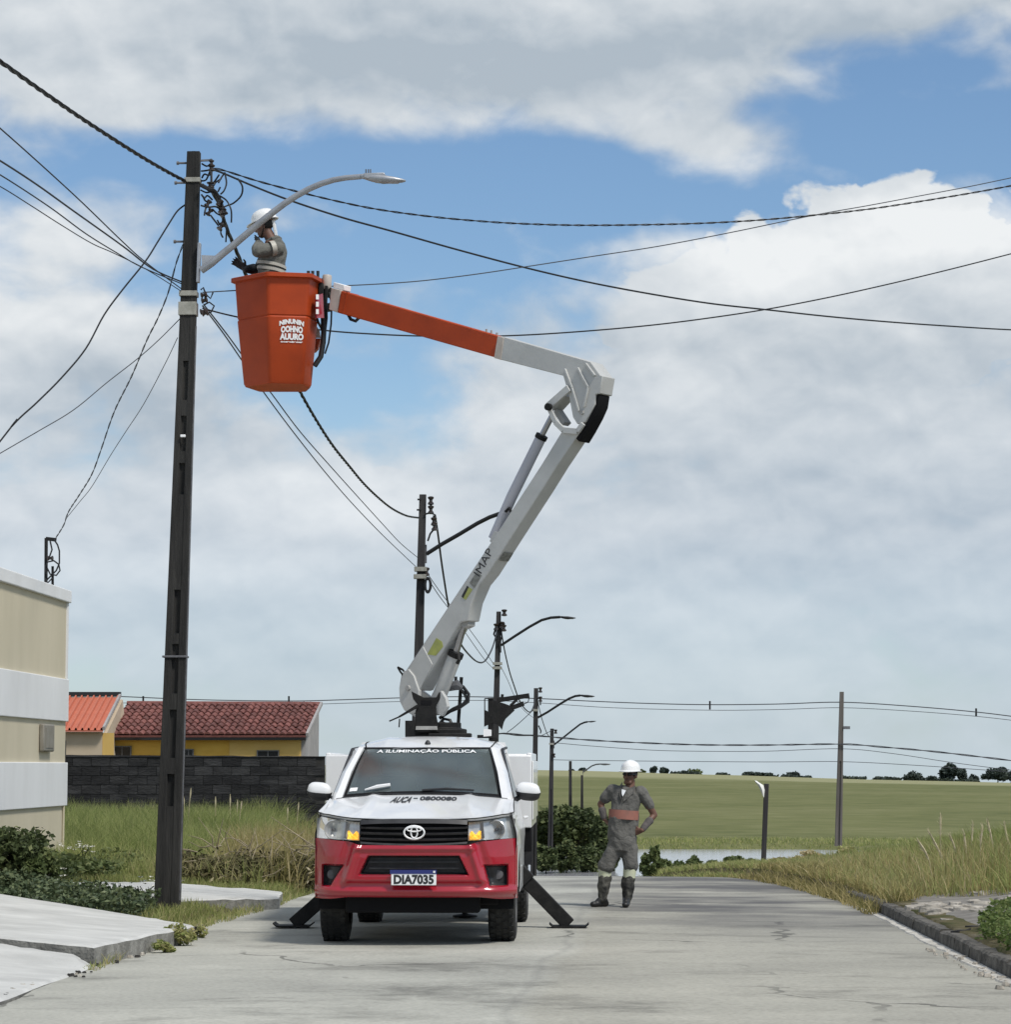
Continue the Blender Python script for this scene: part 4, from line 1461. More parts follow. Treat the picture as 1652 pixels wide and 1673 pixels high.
# welded ribs on the elbow plate
m = MB()
for a, b in (((944, 601), (961, 633)), ((961, 633), (954, 665)), ((923, 603), (935, 634)), ((935, 634), (946, 672)), ((957, 594), (972, 614))):
    m.beam(bp(*a, -0.022), bp(*b, -0.022), 0.026, 0.022, BN)
wp(m, 'stiffening_rib', M_BOOM, ub, bevel=0.004)
wp(MB().lathe([(0.001, -0.014), (0.024, -0.014), (0.026, 0.01)], bp(951, 674, -0.012), BN, 6), 'elbow_pin', M_BOOMD, ub, smooth=20)
wp(plate([(813, 549), (823, 552), (818, 588), (807, 585)], -0.018, W + 0.036), 'joint_collar', M_BEIGE, ub, smooth=20, bevel=0.004)
# orange insulated part
m = plate([(557, 475), (815, 549), (808, 584), (551, 511)], 0.012, W - 0.024)
ob = wp(m, 'insulated_boom', M_ORANGE, ub, smooth=20, bevel=0.012)
wp(plate([(566, 477), (568, 478), (562, 514), (560, 513)], 0.008, W - 0.016), 'boom_seam', M_ORANGE, ub, smooth=0)
wp(plate([(541, 470), (557, 474), (551, 511), (537, 506)], 0.02, W - 0.04), 'boom_end_fitting', M_BEIGE, ub, smooth=20, bevel=0.008)
wp(MB().tube([bp(568, 512, 0.1), bp(573, 522, 0.09), bp(581, 525, 0.09), bp(588, 518, 0.1)], 0.018, 8), 'hose_stub', M_HOSE, ub)
m = plate([(545, 461), (563, 466), (562, 475), (544, 470)], 0.06, 0.12)
wp(m, 'end_cap_box', M_LETW, ub, bevel=0.006)
for x, y in ((795, 541), (803, 543), (812, 547)):
    m = MB().lathe([(0.012, -0.03), (0.012, 0.02)], bp(x, y, 0.1), (0, 0, 1), 8, cap=True)
    wp(m, 'top_bolt', M_BOOMD, ub)

# black hose boot behind the elbow
m = plate([(974, 645), (980, 644), (977, 664), (969, 682), (957, 704), (946, 722), (940, 716), (950, 700), (958, 690), (972, 662)], 0.01, W - 0.02)
wp(m, 'hose_boot', M_MATT, ub, smooth=20, bevel=0.01)
# elbow link (the open frame that swings the upper boom)
m = MB()
for off in (-0.03, W + 0.03):
    for a, b, w in (((896, 664), (930, 634), 0.075), ((898, 667), (908, 690), 0.05), ((908, 690), (921, 703), 0.055), ((921, 703), (944, 705), 0.06), ((944, 705), (953, 692), 0.05)):
        m.beam(bp(*a, off), bp(*b, off), 0.035, w, BN)
m.tube([bp(897, 666, -0.06), bp(897, 666, W + 0.06)], 0.035, 10)
m.beam(bp(906, 668, W / 2), bp(927, 645, W / 2), W - 0.02, 0.07, BN)
wp(m, 'elbow_link', M_BOOM, ub, bevel=0.004)
m = MB().beam(bp(912, 672, W / 2), bp(926, 693, W / 2), W - 0.1, 0.05, BN)
wp(m, 'link_crossbar', M_BOOMD, ub)
wp(MB().lathe([(0.038, -0.02), (0.038, 0.02)], bp(896, 665, -0.075), BN, 12, cap=True), 'link_pin', M_STEEL, ub)

# boom rest at the tail
Yr = TY + 5.6
m = MB().prism([at(x, y, Yr) for x, y in ((791, 1159), (802, 1164), (803, 1143), (824, 1149), (835, 1153), (836, 1160), (829, 1168), (823, 1180), (820, 1192), (814, 1184), (803, 1181), (791, 1187))], (0, 0.06, 0))
br = wp(m, 'boom_rest', M_STEEL, smooth=20)
m = MB()
for a, b, h in (((812, 1144), (865, 1136), 0.05), ((818, 1163), (856, 1149), 0.05), ((834, 1153), (846, 1141), 0.03), ((822, 1172), (838, 1157), 0.06), ((820, 1146), (821, 1134), 0.03), ((802, 1140), (802, 1205), 0.06)):
    m.beam(at(*a, Yr + 0.03), at(*b, Yr + 0.03), 0.055, h, (0, 1, 0))
m.tube([at(856, 1150, Yr), at(863, 1147, Yr), at(865, 1138, Yr)], 0.006, 5)
wp(m, 'rest_arm', M_STEEL, br)
m = MB().beam(at(792, 1141, Yr), at(792, 1160, Yr), 0.012, 0.012, (0, 1, 0)).beam(at(792, 1141, Yr), at(805, 1141, Yr), 0.012, 0.012, (0, 1, 0))
wp(m, 'rest_wire', M_STEEL, br)
m = MB().prism([at(x, y, Yr - 0.05) for x, y in ((790, 1190), (803, 1192), (803, 1202), (790, 1203))], (0, 0.03, 0))
wp(m, 'reflector_plate', M_LETW, br, smooth=0)
m = MB().beam(at(780, 1203, Yr), at(806, 1203, Yr), 0.08, 0.035, (0, 1, 0))
bl = at(806, 1205, Yr)
m.box((bl.x - 0.05, Yr, 1.62), (bl.x + 0.05, Yr + 0.08, bl.z))
wp(m, 'rest_base', M_STEEL, br)

# ------------------------------------------------------------------ bucket
BC = bp(545, 492, 0.14)                 # boom end
BY = BC.y + 0.05
bc = at(452, 545, BY)
R0 = 0.50
bz_top, bz_bot = at(452, 458, BY).z, at(455, 634, BY).z
ANG = [math.radians(a) for a in (-73 - 90 + 0, -10 - 90, 49 - 90, 86 - 90, 160 - 90, 222 - 90)]
# plan corners relative to the centre (x right, y away)
CORN = [(-0.455, -0.12), (-0.045, -0.48), (0.395, -0.38), (0.475, -0.02), (0.36, 0.42), (-0.30, 0.40)]


def bucket_ring(z, s, grow=0.0, r=0.035, seg=4, cx=0.0):
    out = []
    n = len(CORN)
    for i in range(n):
        p = Vector((CORN[i][0], CORN[i][1])) * s
        a = Vector((CORN[i - 1][0], CORN[i - 1][1])) * s
        b = Vector((CORN[(i + 1) % n][0], CORN[(i + 1) % n][1])) * s
        d0, d1 = (a - p).normalized(), (b - p).normalized()
        p0, p1 = p + d0 * r, p + d1 * r
        for k in range(seg + 1):
            t = k / seg
            q = p0 * (1 - t) ** 2 + p * 2 * t * (1 - t) + p1 * t * t
            q = q * (1 + grow / max(q.length, 0.01))
            out.append(Vector((bc.x + q.x + cx, bc.y + q.y, z)))
    return out


H = bz_top - bz_bot
zs = [(bz_top, 1.0, 0.035), (bz_top - 0.005, 1.0, 0.045), (bz_top - 0.045, 1.0, 0.045), (bz_top - 0.055, 1.0, 0.0), (bz_bot + H * 0.625, 0.94, 0.0), (bz_bot + H * 0.615, 0.938, -0.010), (bz_bot + H * 0.60, 0.936, 0.004), (bz_bot + 0.03, 0.80, 0.0), (bz_bot, 0.765, 0.0)]
rs = [bucket_ring(z, s, g, cx=(1 - s) * 0.06) for z, s, g in zs]
inn = [bucket_ring(bz_top, 1.0, -0.02), bucket_ring(bz_bot + 0.03, 0.80, -0.035, cx=0.012)]
m = MB()
m.rings(inn[::-1] + rs, False)
k = len(rs[0])
m.add(rs[-1], [tuple(range(k))])
m.add(inn[1], [tuple(range(k))])
bucket = wp(m, 'bucket', M_ORANGE, smooth=28)


def on_bucket(u, v):
    """front right face of the bucket"""
    t = v
    z = bz_bot + H * t
    s = 0.80 + (0.936 - 0.80) * max(0.0, (t - 0.03) / 0.57)
    a = Vector((CORN[1][0], CORN[1][1])) * s
    b = Vector((CORN[2][0], CORN[2][1])) * s
    p = a.lerp(b, u)
    nrm = Vector((0.45 * 0.18, -0.45, 0)).normalized()
    return Vector((bc.x + p.x + (1 - s) * 0.06, bc.y + p.y, z)) + nrm * 0.010


m = MB()
def rowtxt(s, u0, u1, v0, v1, arc=0.0):
    put_text(m, s, lambda u, v: on_bucket(u0 + (u1 - u0) * u, v0 + (v1 - v0) * v + arc * (0.25 - (u - 0.5) ** 2)), 0.06)


rowtxt("NINUNIN", 0.28, 0.92, 0.515, 0.560, 0.09)
rowtxt("OOHNO", 0.32, 0.90, 0.452, 0.512, 0.04)
rowtxt("AUURO", 0.29, 0.93, 0.392, 0.452, 0.0)
rowtxt("ooeaobaoer", 0.31, 0.92, 0.368, 0.384, 0.0)
wp(m, 'logo_print', M_LETW, bucket, smooth=0)


def by(px, py, d=0.0):
    return at(px, py, bc.y + d)


# control panel with stickers on the boom side of the bucket
pc = [by(510, 484, -0.28), by(521, 480, -0.12), by(523, 520, -0.12), by(511, 520, -0.28)]
m = MB().prism([p + Vector((0.03, 0, 0)) for p in pc], (0.015, -0.01, 0))
wp(m, 'control_panel', M_RED, bucket, smooth=0)
for yy in (486, 498, 510):
    q = [by(511, yy - 4, -0.30), by(515.5, yy - 4, -0.26), by(515.5, yy + 4, -0.26), by(511, yy + 4, -0.30)]
    wp(MB().prism([p + Vector((0.035, -0.02, 0)) for p in q], (0.004, -0.004, 0)), 'control_sticker', M_LETW, bucket, smooth=0)
m = MB()
for x0, x1 in ((502, 506), (509, 513), (517, 522)):
    m.beam(by((x0 + x1) / 2, 458, 0.0), by((x0 + x1) / 2, 443, 0.0), 0.03, 0.026, (0, 1, 0), w1=0.035, h1=0.035)
wp(m, 'control_levers', M_BLACK, bucket, bevel=0.004)
m = MB().beam(by(524, 456, -0.05), by(527, 515, -0.05), 0.08, 0.05, (0, 1, 0)).beam(by(530, 520, 0.0), by(534, 468, 0.0), 0.10, 0.03, (0, 1, 0)).beam(by(521, 470, 0.1), by(541, 480, 0.1), 0.12, 0.10, (0, 1, 0)).beam(by(522, 505, 0.1), by(541, 502, 0.1), 0.12, 0.08, (0, 1, 0))
wp(m, 'bucket_mount', M_STEEL, bucket, bevel=0.006)
m = MB().lathe([(0.05, 0), (0.056, 0.02), (0.052, 0.15), (0.046, 0.165), (0.001, 0.17)], by(533, 474, 0.08), (0.06, 0, 1), 16)
wp(m, 'mount_motor', M_BEIGE, bucket)
m = MB()
for pl, r in (([(526, 480), (528, 510), (529, 540), (528, 560), (524, 583), (514, 598)], 0.030), ([(538, 478), (542, 500), (541, 530), (537, 560), (531, 578)], 0.010), ([(533, 485), (534, 520), (531, 545), (527, 555)], 0.012), ([(516, 515), (520, 527), (526, 538)], 0.014)):
    m.tube([by(x, y, 0.0 - 0.02 * i) for i, (x, y) in enumerate(pl)], r, 8)
wp(m, 'bucket_hose', M_HOSE, bucket)
m = MB().prism([by(512, 553, 0.1), by(524, 553, 0.1), by(519, 569, 0.1), by(514, 574, 0.1), by(511, 574, 0.1)], (0, 0.12, 0))
wp(m, 'step_pocket', M_ORANGE, bucket, smooth=0)
m = MB().prism([by(513, 527, 0.1), by(522, 540, 0.1), by(524, 552, 0.1), by(512, 552, 0.1)], (0, 0.02, 0))
wp(m, 'mount_plate', M_BEIGE, bucket, smooth=0)
# ------------------------------------------------------------------ poles, lamps and cables
M_POLE = mat('weathered_pole_concrete', (0.011, 0.0108, 0.0105), (0.034, 0.0325, 0.030), 3.0, 0.95, 0.6, 18, stretch=(3, 3, 0.35))
M_POLE2 = mat('far_pole_concrete', (0.022, 0.021, 0.024), (0.05, 0.047, 0.047), 2.0, 0.95, stretch=(3, 3, 0.3))
M_POLEG = mat('brown_grey_pole_concrete', (0.085, 0.075, 0.066), (0.15, 0.135, 0.12), 1.0, 0.95, stretch=(3, 3, 0.3))
M_GALV = mat('galvanised_steel', (0.30, 0.31, 0.33), (0.42, 0.43, 0.45), 7, 0.45, metal=0.5)
M_GALVD = mat('dull_steel', (0.10, 0.10, 0.11), (0.18, 0.18, 0.185), 9, 0.6, metal=0.3)
M_CABLE = mat('cable_black', (0.008, 0.008, 0.009), rough=0.6)
M_CABLEG = mat('cable_grey', (0.05, 0.052, 0.058), rough=0.6)
M_INS = mat('insulator_brown', (0.030, 0.020, 0.016), rough=0.3, coat=0.3)
M_CLAMP = mat('pale_clamp_band', (0.24, 0.235, 0.20), (0.36, 0.35, 0.31), 12, 0.7)


def catmull(pts, sub):
    out = []
    k = len(pts)
    for i in range(k - 1):
        p0, p1, p2_, p3_ = pts[max(i - 1, 0)], pts[i], pts[i + 1], pts[min(i + 2, k - 1)]
        for s in range(sub):
            t = s / sub
            out.append(0.5 * ((2 * p1) + (p2_ - p0) * t + (2 * p0 - 5 * p1 + 4 * p2_ - p3_) * t * t + (3 * p1 - p0 - 3 * p2_ + p3_) * t ** 3))
    out.append(pts[-1])
    return out


def h_pole(root, p0, p1, w0, w1, m, name='shaft', windows=(), back=True):
    """double-T concrete pole: two flanges and a set-back web, solid at the bridges"""
    p0, p1 = Vector(p0), Vector(p1)
    mb = MB()

    def ring(p, w):
        d = w * 0.8
        g, r = w * 0.17, w * 0.22        # half width of the groove, its depth
        xs = [(-w / 2, -d / 2), (-g, -d / 2), (-g * 0.8, -d / 2 + r), (g * 0.8, -d / 2 + r), (g, -d / 2), (w / 2, -d / 2), (w / 2, d / 2), (g, d / 2), (g * 0.8, d / 2 - r), (-g * 0.8, d / 2 - r), (-g, d / 2), (-w / 2, d / 2)]
        return [Vector((p.x + a, p.y + b, p.z)) for a, b in xs]
    n = 10
    mb.rings([ring(p0.lerp(p1, i / n), w0 + (w1 - w0) * i / n) for i in range(n + 1)], True)
    o = mb.build(name, m, root, root.location, smooth=20, bevel=0.006)
    for a, b in windows:          # solid bridges that close the groove
        q0, q1 = p0.lerp(p1, a), p0.lerp(p1, b)
        wa, wb = w0 + (w1 - w0) * a, w0 + (w1 - w0) * b
        bm = MB()
        for q, w in ((q0, wa), (q1, wb)):
            pass
        rs = []
        for q, w in ((q0, wa), (q1, wb)):
            rs.append([Vector((q.x + sx * w * 0.166, q.y + yy, q.z)) for sx, yy in ((-1, -w * 0.38), (1, -w * 0.38), (1, -w * 0.15), (-1, -w * 0.15))])
        bm.rings(rs, True)
        bm.build('groove_bridge', m, o, root.location, smooth=0)
    return o


def spool(mb, c, axis, r=0.03, h=0.08):
    mb.lathe([(r * 0.5, -h / 2), (r, -h * 0.42), (r * 0.95, -h * 0.25), (r * 0.55, -h * 0.1), (r * 0.55, h * 0.1), (r * 0.95, h * 0.25), (r, h * 0.42), (r * 0.5, h / 2)], c, axis, 12, cap=True)


# ---- the near pole
Y1 = 28.2
PB, PT = at(272, 1478, Y1), at(317, 249, Y1)
pole = thing('utility_pole', (PB.x, PB.y, PB.z), 'tall dark grooved pole nearest the camera, rising from the footway beside the bucket', 'utility pole', 'concrete utility poles')
h_pole(pole, PB - Vector((0, 0, 0.4)), PT, 0.262, 0.137, M_POLE, windows=((0.0, 0.17), (0.21, 0.23), (0.29, 0.31), (0.372, 0.385), (0.44, 0.56), (0.60, 0.615), (0.66, 0.68), (0.73, 1.0)))


def pole_at(py):
    """a point on the near pole's axis at that height of the photograph, and its width there"""
    t = (1478 - py) / (1478 - 249)
    return PB.lerp(PT, t), 0.272 + (0.140 - 0.272) * t


for py, w in ((268, 15), (301, 17), (399, 14)):
    c, wd = pole_at(py)
    m = MB().tube([c + Vector((wd * 0.3, -0.02, 0)), c + Vector((-wd / 2 - w / 156 * 1.0, -0.02, 0.0))], 0.012, 7).lathe([(0.02, -0.012), (0.02, 0.012)], c + Vector((-wd / 2 - w / 156, -0.02, 0)), (1, 0, 0), 8, cap=True)
    m.build('through_bolt', M_GALVD, pole, pole.location)
for py, hh in ((297, 0.05), (486, 0.055), (511, 0.14), (1080, 0.022)):
    c, wd = pole_at(py)
    w2, d2 = wd / 2 + 0.012, wd * 0.4 + 0.012
    MB().box((c.x - w2, c.y - d2, c.z - hh / 2), (c.x + w2, c.y + d2, c.z + hh / 2)).build('clamp_band', M_CLAMP if py < 1000 else M_GALVD, pole, pole.location, smooth=0, bevel=0.004)
# little white isolator half way up and a conduit down the right edge
c, wd = pole_at(722)
m = MB().box((c.x - 0.02, c.y - wd * 0.4 - 0.03, c.z - 0.012), (c.x + 0.035, c.y - wd * 0.4 - 0.001, c.z + 0.016))
m.build('junction_clip', M_LETW, pole, pole.location, bevel=0.005)
m = MB()
pts = []
for py in (540, 700, 900, 1100, 1300, 1470):
    c, wd = pole_at(py)
    pts.append(c + Vector((wd / 2 + 0.008, -wd * 0.2, 0)))
m.tube(pts, 0.010, 6)
m.build('earth_conduit', M_GALVD, pole, pole.location)

# insulator rack on the right of the top
Yi = Y1 - 0.05
m = MB().beam(at(328, 263, Yi), at(347, 262, Yi), 0.02, 0.02, (0, 1, 0)).tube([at(345, 260, Yi), at(346, 306, Yi)], 0.012, 6)
m.build('insulator_bracket', M_GALVD, pole, pole.location)
for x, y, r in ((345.5, 267, 0.030), (345.5, 275, 0.040), (344, 303, 0.042)):
    m = MB()
    spool(m, at(x, y, Yi), (0, 0, 1), r, 0.07)
    m.build('insulator', M_INS, pole, pole.location)
for x, y, r in ((340, 333, 0.030), (342, 347, 0.030), (361, 371, 0.035), (359, 332, 0.03), (363, 345, 0.034), (366, 351, 0.03)):
    m = MB()
    spool(m, at(x, y, Yi + 0.03), (0.5, 0.2, 0.8), r, 0.085)
    m.build('connector', M_INS, pole, pole.location)
m = MB()
jump = [
    [(329, 280), (338, 279), (345, 277)], [(329, 296), (337, 294), (344, 280), (345, 300)], [(328, 303), (340, 309), (350, 312), (357, 322), (362, 334), (366, 350)],
    [(328, 311), (337, 315), (345, 314), (352, 317)], [(368, 286), (370, 300), (366, 312), (360, 318)], [(388, 292), (396, 305), (394, 320), (382, 332), (372, 336), (365, 339)],
    [(358, 286), (352, 295), (346, 302)], [(358, 320), (368, 326), (374, 334), (378, 346), (378, 364)], [(328, 336), (340, 339), (352, 338), (360, 343), (364, 348)],
    [(332, 321), (335, 328), (342, 332)], [(338, 336), (335, 345), (334, 352)], [(344, 352), (350, 360), (357, 369)], [(347, 342), (354, 349), (360, 352)], [(361, 374), (361, 382), (364, 388)],
    [(367, 370), (370, 372), (369, 396)], [(357, 299), (362, 290), (368, 282)], [(330, 268), (338, 272), (344, 268)], [(360, 306), (356, 314)], [(355, 360), (361, 368), (366, 352)],
    [(330, 291), (334, 285), (341, 287), (345, 283)], [(329, 318), (334, 324), (339, 320), (347, 327)], [(349, 304), (353, 298), (362, 292)]]
for k, pl in enumerate(jump):
    jm = MB().tube(catmull([at(x, y, Yi + 0.06 * math.sin(k * 2.1 + i)) for i, (x, y) in enumerate(pl)], 4), 0.0095 if k not in (2,) else 0.02, 6)
    jm.build('jumper_wire', M_CABLE, pole, pole.location)
# lower clamp fittings
for x, y in ((333, 482), (334, 491), (332, 509), (335, 512)):
    m = MB()
    spool(m, at(x, y, Yi), (1, 0, 0.2), 0.032, 0.07)
    m.build('insulator', M_INS, pole, pole.location)
for pl in ([(328, 474), (332, 470), (336, 480), (334, 494)], [(335, 480), (344, 488), (348, 478)], [(334, 498), (342, 494), (350, 500), (345, 510), (337, 513)]):
    MB().tube([at(x, y, Yi) for x, y in pl], 0.009, 6).build('jumper_wire', M_CABLE, pole, pole.location)

# ---- the near street lamp
lamp = thing('street_lamp', at(327, 430, Y1), 'near grey curved street lamp arm crossing in front of the worker in the bucket', 'street lamp', 'street lamps')
c, wd = pole_at(430)
m = MB().beam(at(326, 398, Y1 - 0.08), at(323.5, 462, Y1 - 0.08), 0.09, 0.03, (0, 1, 0), w1=0.09)
m.build('mounting_plate', M_GALV, lamp, lamp.location, bevel=0.004)
m = MB().prism([at(x, y, Y1 - 0.10) for x, y in ((329, 417), (352, 418), (330, 442))], (0, 0.012, 0))
m.build('gusset', M_GALV, lamp, lamp.location, smooth=0)
armpx = [(329, 442), (345, 431), (365, 414), (385, 398), (405, 381), (425, 364), (445, 348), (465, 333), (485, 320), (505, 309), (525, 300.5), (545, 294.5), (565, 291), (590, 289)]
pts = [at(x, y, Y1 - 0.10 - 0.35 * (x - 329) / 260) for x, y in armpx]
m = MB().tube(pts, [0.040 - 0.012 * i / len(pts) for i in range(len(pts))], 14)
m.build('arm', M_GALV, lamp, lamp.location)
Yh = Y1 - 0.47


def lamp_head(root, p, d, s, m1, m2):
    """cobra head: p the neck, d its direction, s its length"""
    d = Vector(d).normalized()
    side = d.cross(Vector((0, 0, 1))).normalized()
    up = side.cross(d)
    prof = [(0.0, 0.10, 0.10, 0.0), (0.08, 0.12, 0.13, 0.0), (0.25, 0.24, 0.16, -0.03), (0.5, 0.30, 0.19, -0.05), (0.75, 0.28, 0.13, -0.055), (0.93, 0.20, 0.07, -0.06), (1.0, 0.08, 0.03, -0.06)]
    rs = []
    for t, w, h, o in prof:
        c = Vector(p) + d * (t * s) + up * (o * s)
        rs.append([c + side * (w * s / 2 * math.copysign(abs(math.cos(q)) ** 0.7, math.cos(q))) + up * (h * s / 2 * math.copysign(abs(math.sin(q)) ** 0.8, math.sin(q))) for q in [2 * math.pi * k / 14 for k in range(14)]])
    h = MB().rings(rs, True).build('lamp_head', m1, root, root.location, smooth=50)
    rs = []
    for t, w in ((0.32, 0.10), (0.4, 0.22), (0.7, 0.22), (0.85, 0.12)):
        c = Vector(p) + d * (t * s) - up * (0.125 * s) * (1 if t < 0.6 else 0.98)
        rs.append([c + side * (w * s / 2 * math.cos(q)) + up * (0.05 * s * (0.6 + math.sin(q)) * 0.5) for q in [2 * math.pi * k / 10 for k in range(10)]])
    MB().rings(rs, True).build('lamp_glass', m2, h, root.location, smooth=50)
    return h


M_LGLASS = mat('lamp_diffuser', (0.35, 0.36, 0.38), rough=0.3)
h = lamp_head(lamp, at(590, 288.5, Yh), at(661, 290, Yh) - at(590, 287, Yh), 0.47, M_GALV, M_LGLASS)
m = MB().prism([at(x, y, Yh - 0.05) for x, y in ((594, 283), (628, 282), (630, 287), (600, 292), (594, 290))], (0, 0.10, 0))
m.build('driver_housing', M_GALV, h, lamp.location, bevel=0.008)
m = MB()
for x in (598, 602, 605.5):
    m.tube([at(x, 283, Yh), at(x, 277, Yh)], 0.007, 6)
m.build('photocell_prongs', M_GALVD, h, lamp.location)['kind'] = 'stuff'


# ---- the poles down the road
def road_pole(base_px, top_px, Y, w0, w1, label, m=M_POLE2, drop=0.0, bottom=None):
    a, b = at(*base_px, Y), at(*top_px, Y)
    if bottom is not None:
        k = (bottom - b.z) / (a.z - b.z)
        a = b + (a - b) * k
    root = thing('utility_pole', a, label, 'utility pole', 'concrete utility poles')
    h_pole(root, a, b, w0, w1, m, windows=((0.55, 1.0),))
    return root, a, b


def road_lamp(arm, head_px, Y, dY, label, r=0.035, head=0.5, m=None):
    pts = [at(x, y, Y - dY * i / (len(arm) - 1)) for i, (x, y) in enumerate(arm)]
    root = thing('street_lamp', pts[0], label, 'street lamp', 'street lamps')
    MB().tube(pts, r, 8).build('arm', m or M_GALVD, root, root.location)
    MB().beam(pts[0] + Vector((-0.02, 0, -0.22)), pts[0] + Vector((-0.02, 0, 0.22)), 0.06, 0.05, (0, 1, 0)).build('mounting_plate', M_GALVD, root, root.location)
    if head_px:
        p, q = pts[-1], at(*head_px, Y - dY)
        lamp_head(root, p, q - p, (q - p).length, m or M_GALVD, M_LGLASS)
    return root


Y2, Y3, Y4, Y5, Y6 = 64.0, 99.7, 118.0, 150.0, 190.0
p2, a2, b2 = road_pole((681, 1200), (691, 808), Y2, 0.30, 0.16, 'second pole down the road with a coil of cable hung on it, behind the boom', bottom=float(land_z(-3.95, Y2)) - 0.3)
p3, a3, b3 = road_pole((807, 1300), (815, 999), Y3, 0.34, 0.17, 'third pole, rising behind the black boom rest of the truck', bottom=float(land_z(-3.3, Y3)) - 0.3)
p4, a4, b4 = road_pole((872, 1410), (876, 1124), Y4, 0.28, 0.19, 'fourth pole, close behind the right rear corner of the truck', bottom=float(land_z(-2.5, Y4)) - 0.3)
p5, a5, b5 = road_pole((899, 1400), (902, 1190), Y5, 0.30, 0.20, 'fifth pole, in front of the dark green trees', bottom=float(land_z(-2.2, Y5)) - 0.3)
p6, a6, b6 = road_pole((932, 1390), (932, 1243), Y6, 0.26, 0.20, 'lampless black post sticking up out of the dark green trees', bottom=float(land_z(-1.2, Y6)) - 0.3)
Y7 = 230.0
p7, a7, b7 = road_pole((951, 1390), (951, 1266), Y7, 0.26, 0.20, 'farthest short pole, over the right side of the dark green trees', bottom=float(land_z(-0.5, Y7)) - 0.3)
YR = 142.0
pr, ar, br_ = road_pole((1370, 1382), (1375.5, 1130), YR, 0.37, 0.21, 'lone brown grey pole standing on the field side of the lake', M_POLEG)
MB().box((br_.x + 0.05, YR - 0.15, br_.z - 1.95), (br_.x + 0.40, YR + 0.15, br_.z - 1.80)).build('pole_bracket', M_GALVD, pr, pr.location)
yb = 1412
Yq = 57.0
ps = thing('marker_post', at(1248, yb, Yq), 'short dark post beside the road crest with a white rag tied on top', 'post')
h_a, h_b = at(1247, 1425, Yq), at(1252.5, 1280, Yq)
MB().beam(h_a, h_b, 0.12, 0.10, (0, 1, 0), w1=0.10).build('shaft', M_POLE2, ps, ps.location, bevel=0.01)
m = MB()
rag = [(1237, 1277), (1241, 1280), (1245, 1288), (1247, 1300)]
rs = []
for i, (x, y) in enumerate(rag):
    c = at(x, y, Yq - 0.06)
    w = (0.05, 0.085, 0.06, 0.02)[i]
    rs.append([c + Vector((-w, 0.02, 0.03)), c + Vector((0.0, -0.03 - 0.02 * i, -0.02)), c + Vector((w, 0.01, -0.03)), c + Vector((0, 0.04, 0.02))])
m.rings(rs, True)
m.build('rag', mat('white_rag', (0.62, 0.62, 0.58), (0.75, 0.75, 0.72), 14, 0.9), ps, ps.location, smooth=60)

# lamps
road_lamp([(697, 905), (722, 889), (750, 873), (780, 855), (800, 845), (817, 839)], (836, 838), Y2, 0.3, 'street lamp on the second pole, its head hidden behind the boom', 0.05, m=M_CABLE)
road_lamp([(819, 1054), (840, 1040), (865, 1024), (885, 1013), (900, 1009), (915, 1008)], (941, 1008), Y3, 0.5, 'street lamp arching right from the third pole, above the black boom rest', 0.05, m=M_CABLE)
road_lamp([(879, 1172), (895, 1163), (915, 1150), (930, 1141), (940, 1137), (948, 1136)], (972, 1136), Y4, 0.5, 'street lamp arching right from the fourth pole with a tab hanging under it', 0.05, m=M_CABLE)
road_lamp([(906, 1216), (920, 1205), (935, 1193), (948, 1183), (955, 1180), (960, 1179)], (974, 1177), Y5, 0.5, 'street lamp arching right from the fifth pole, just above the horizon wires', 0.05, m=M_CABLE)
road_lamp([(953, 1261), (960, 1256), (967, 1251), (974, 1248.5), (980, 1248)], (998, 1247), Y7, 0.5, 'farthest street lamp, small and grey, left of the standing worker', 0.06, m=M_GALVD)

# hardware on the second, third and fourth poles
def fit(root, Y, spools, wires, bands, r=0.04, wr=0.014, sp=0.07):
    for x, y in spools:
        m = MB(); spool(m, at(x, y, Y), (0, 0, 1), r, sp * 1.6)
        m.build('insulator', M_INS, root, root.location)
    for pl in wires:
        MB().tube([at(x, y, Y) for x, y in pl], wr, 6).build('jumper_wire', M_CABLE, root, root.location)
    for x, y, w in bands:
        c = at(x, y, Y)
        MB().box((c.x - w / 2, c.y - w / 2 + 0.03, c.z - 0.05), (c.x + w / 2, c.y + w / 2 - 0.03, c.z + 0.05)).build('clamp_band', M_CLAMP, root, root.location, smooth=0)


fit(p2, Y2 - 0.1, [(704, 818), (704, 833), (709, 852), (710, 860), (697, 934)], [[(694, 840), (703, 838), (711, 841), (710, 856)], [(704, 815), (704, 838)], [(709, 842), (707, 856), (712, 862)], [(682, 816), (688, 816)], [(681, 833), (688, 833)], [(711, 862), (703, 872), (699, 884)]], [(687.5, 930, 0.30), (686.5, 942, 0.30)], 0.075, 0.022, 0.13)
coil = MB()
for k in range(3):
    ring = []
    for i in range(25):
        a = 2 * math.pi * i / 24
        ring.append(at(699 + (4.0 + 0.5 * k) * math.cos(a), 956 + (12 - k) * math.sin(a), Y2 - 0.2 + 0.03 * k))
    coil.tube(ring, 0.028, 6, cap=False)
coil.build('cable_coil', M_CABLE, p2, p2.location)
fit(p3, Y3 - 0.1, [(824, 1001), (820, 1021), (823, 1026), (811, 1024)], [[(817, 1016), (824, 1019), (822, 1028)], [(812, 1020), (807, 1036), (812, 1044)], [(818, 1024), (820, 1040), (816, 1052), (818, 1066)], [(811, 1026), (814, 1040), (812, 1056)]], [(813, 1084, 0.34), (812.5, 1091, 0.34)], 0.11, 0.035, 0.16)
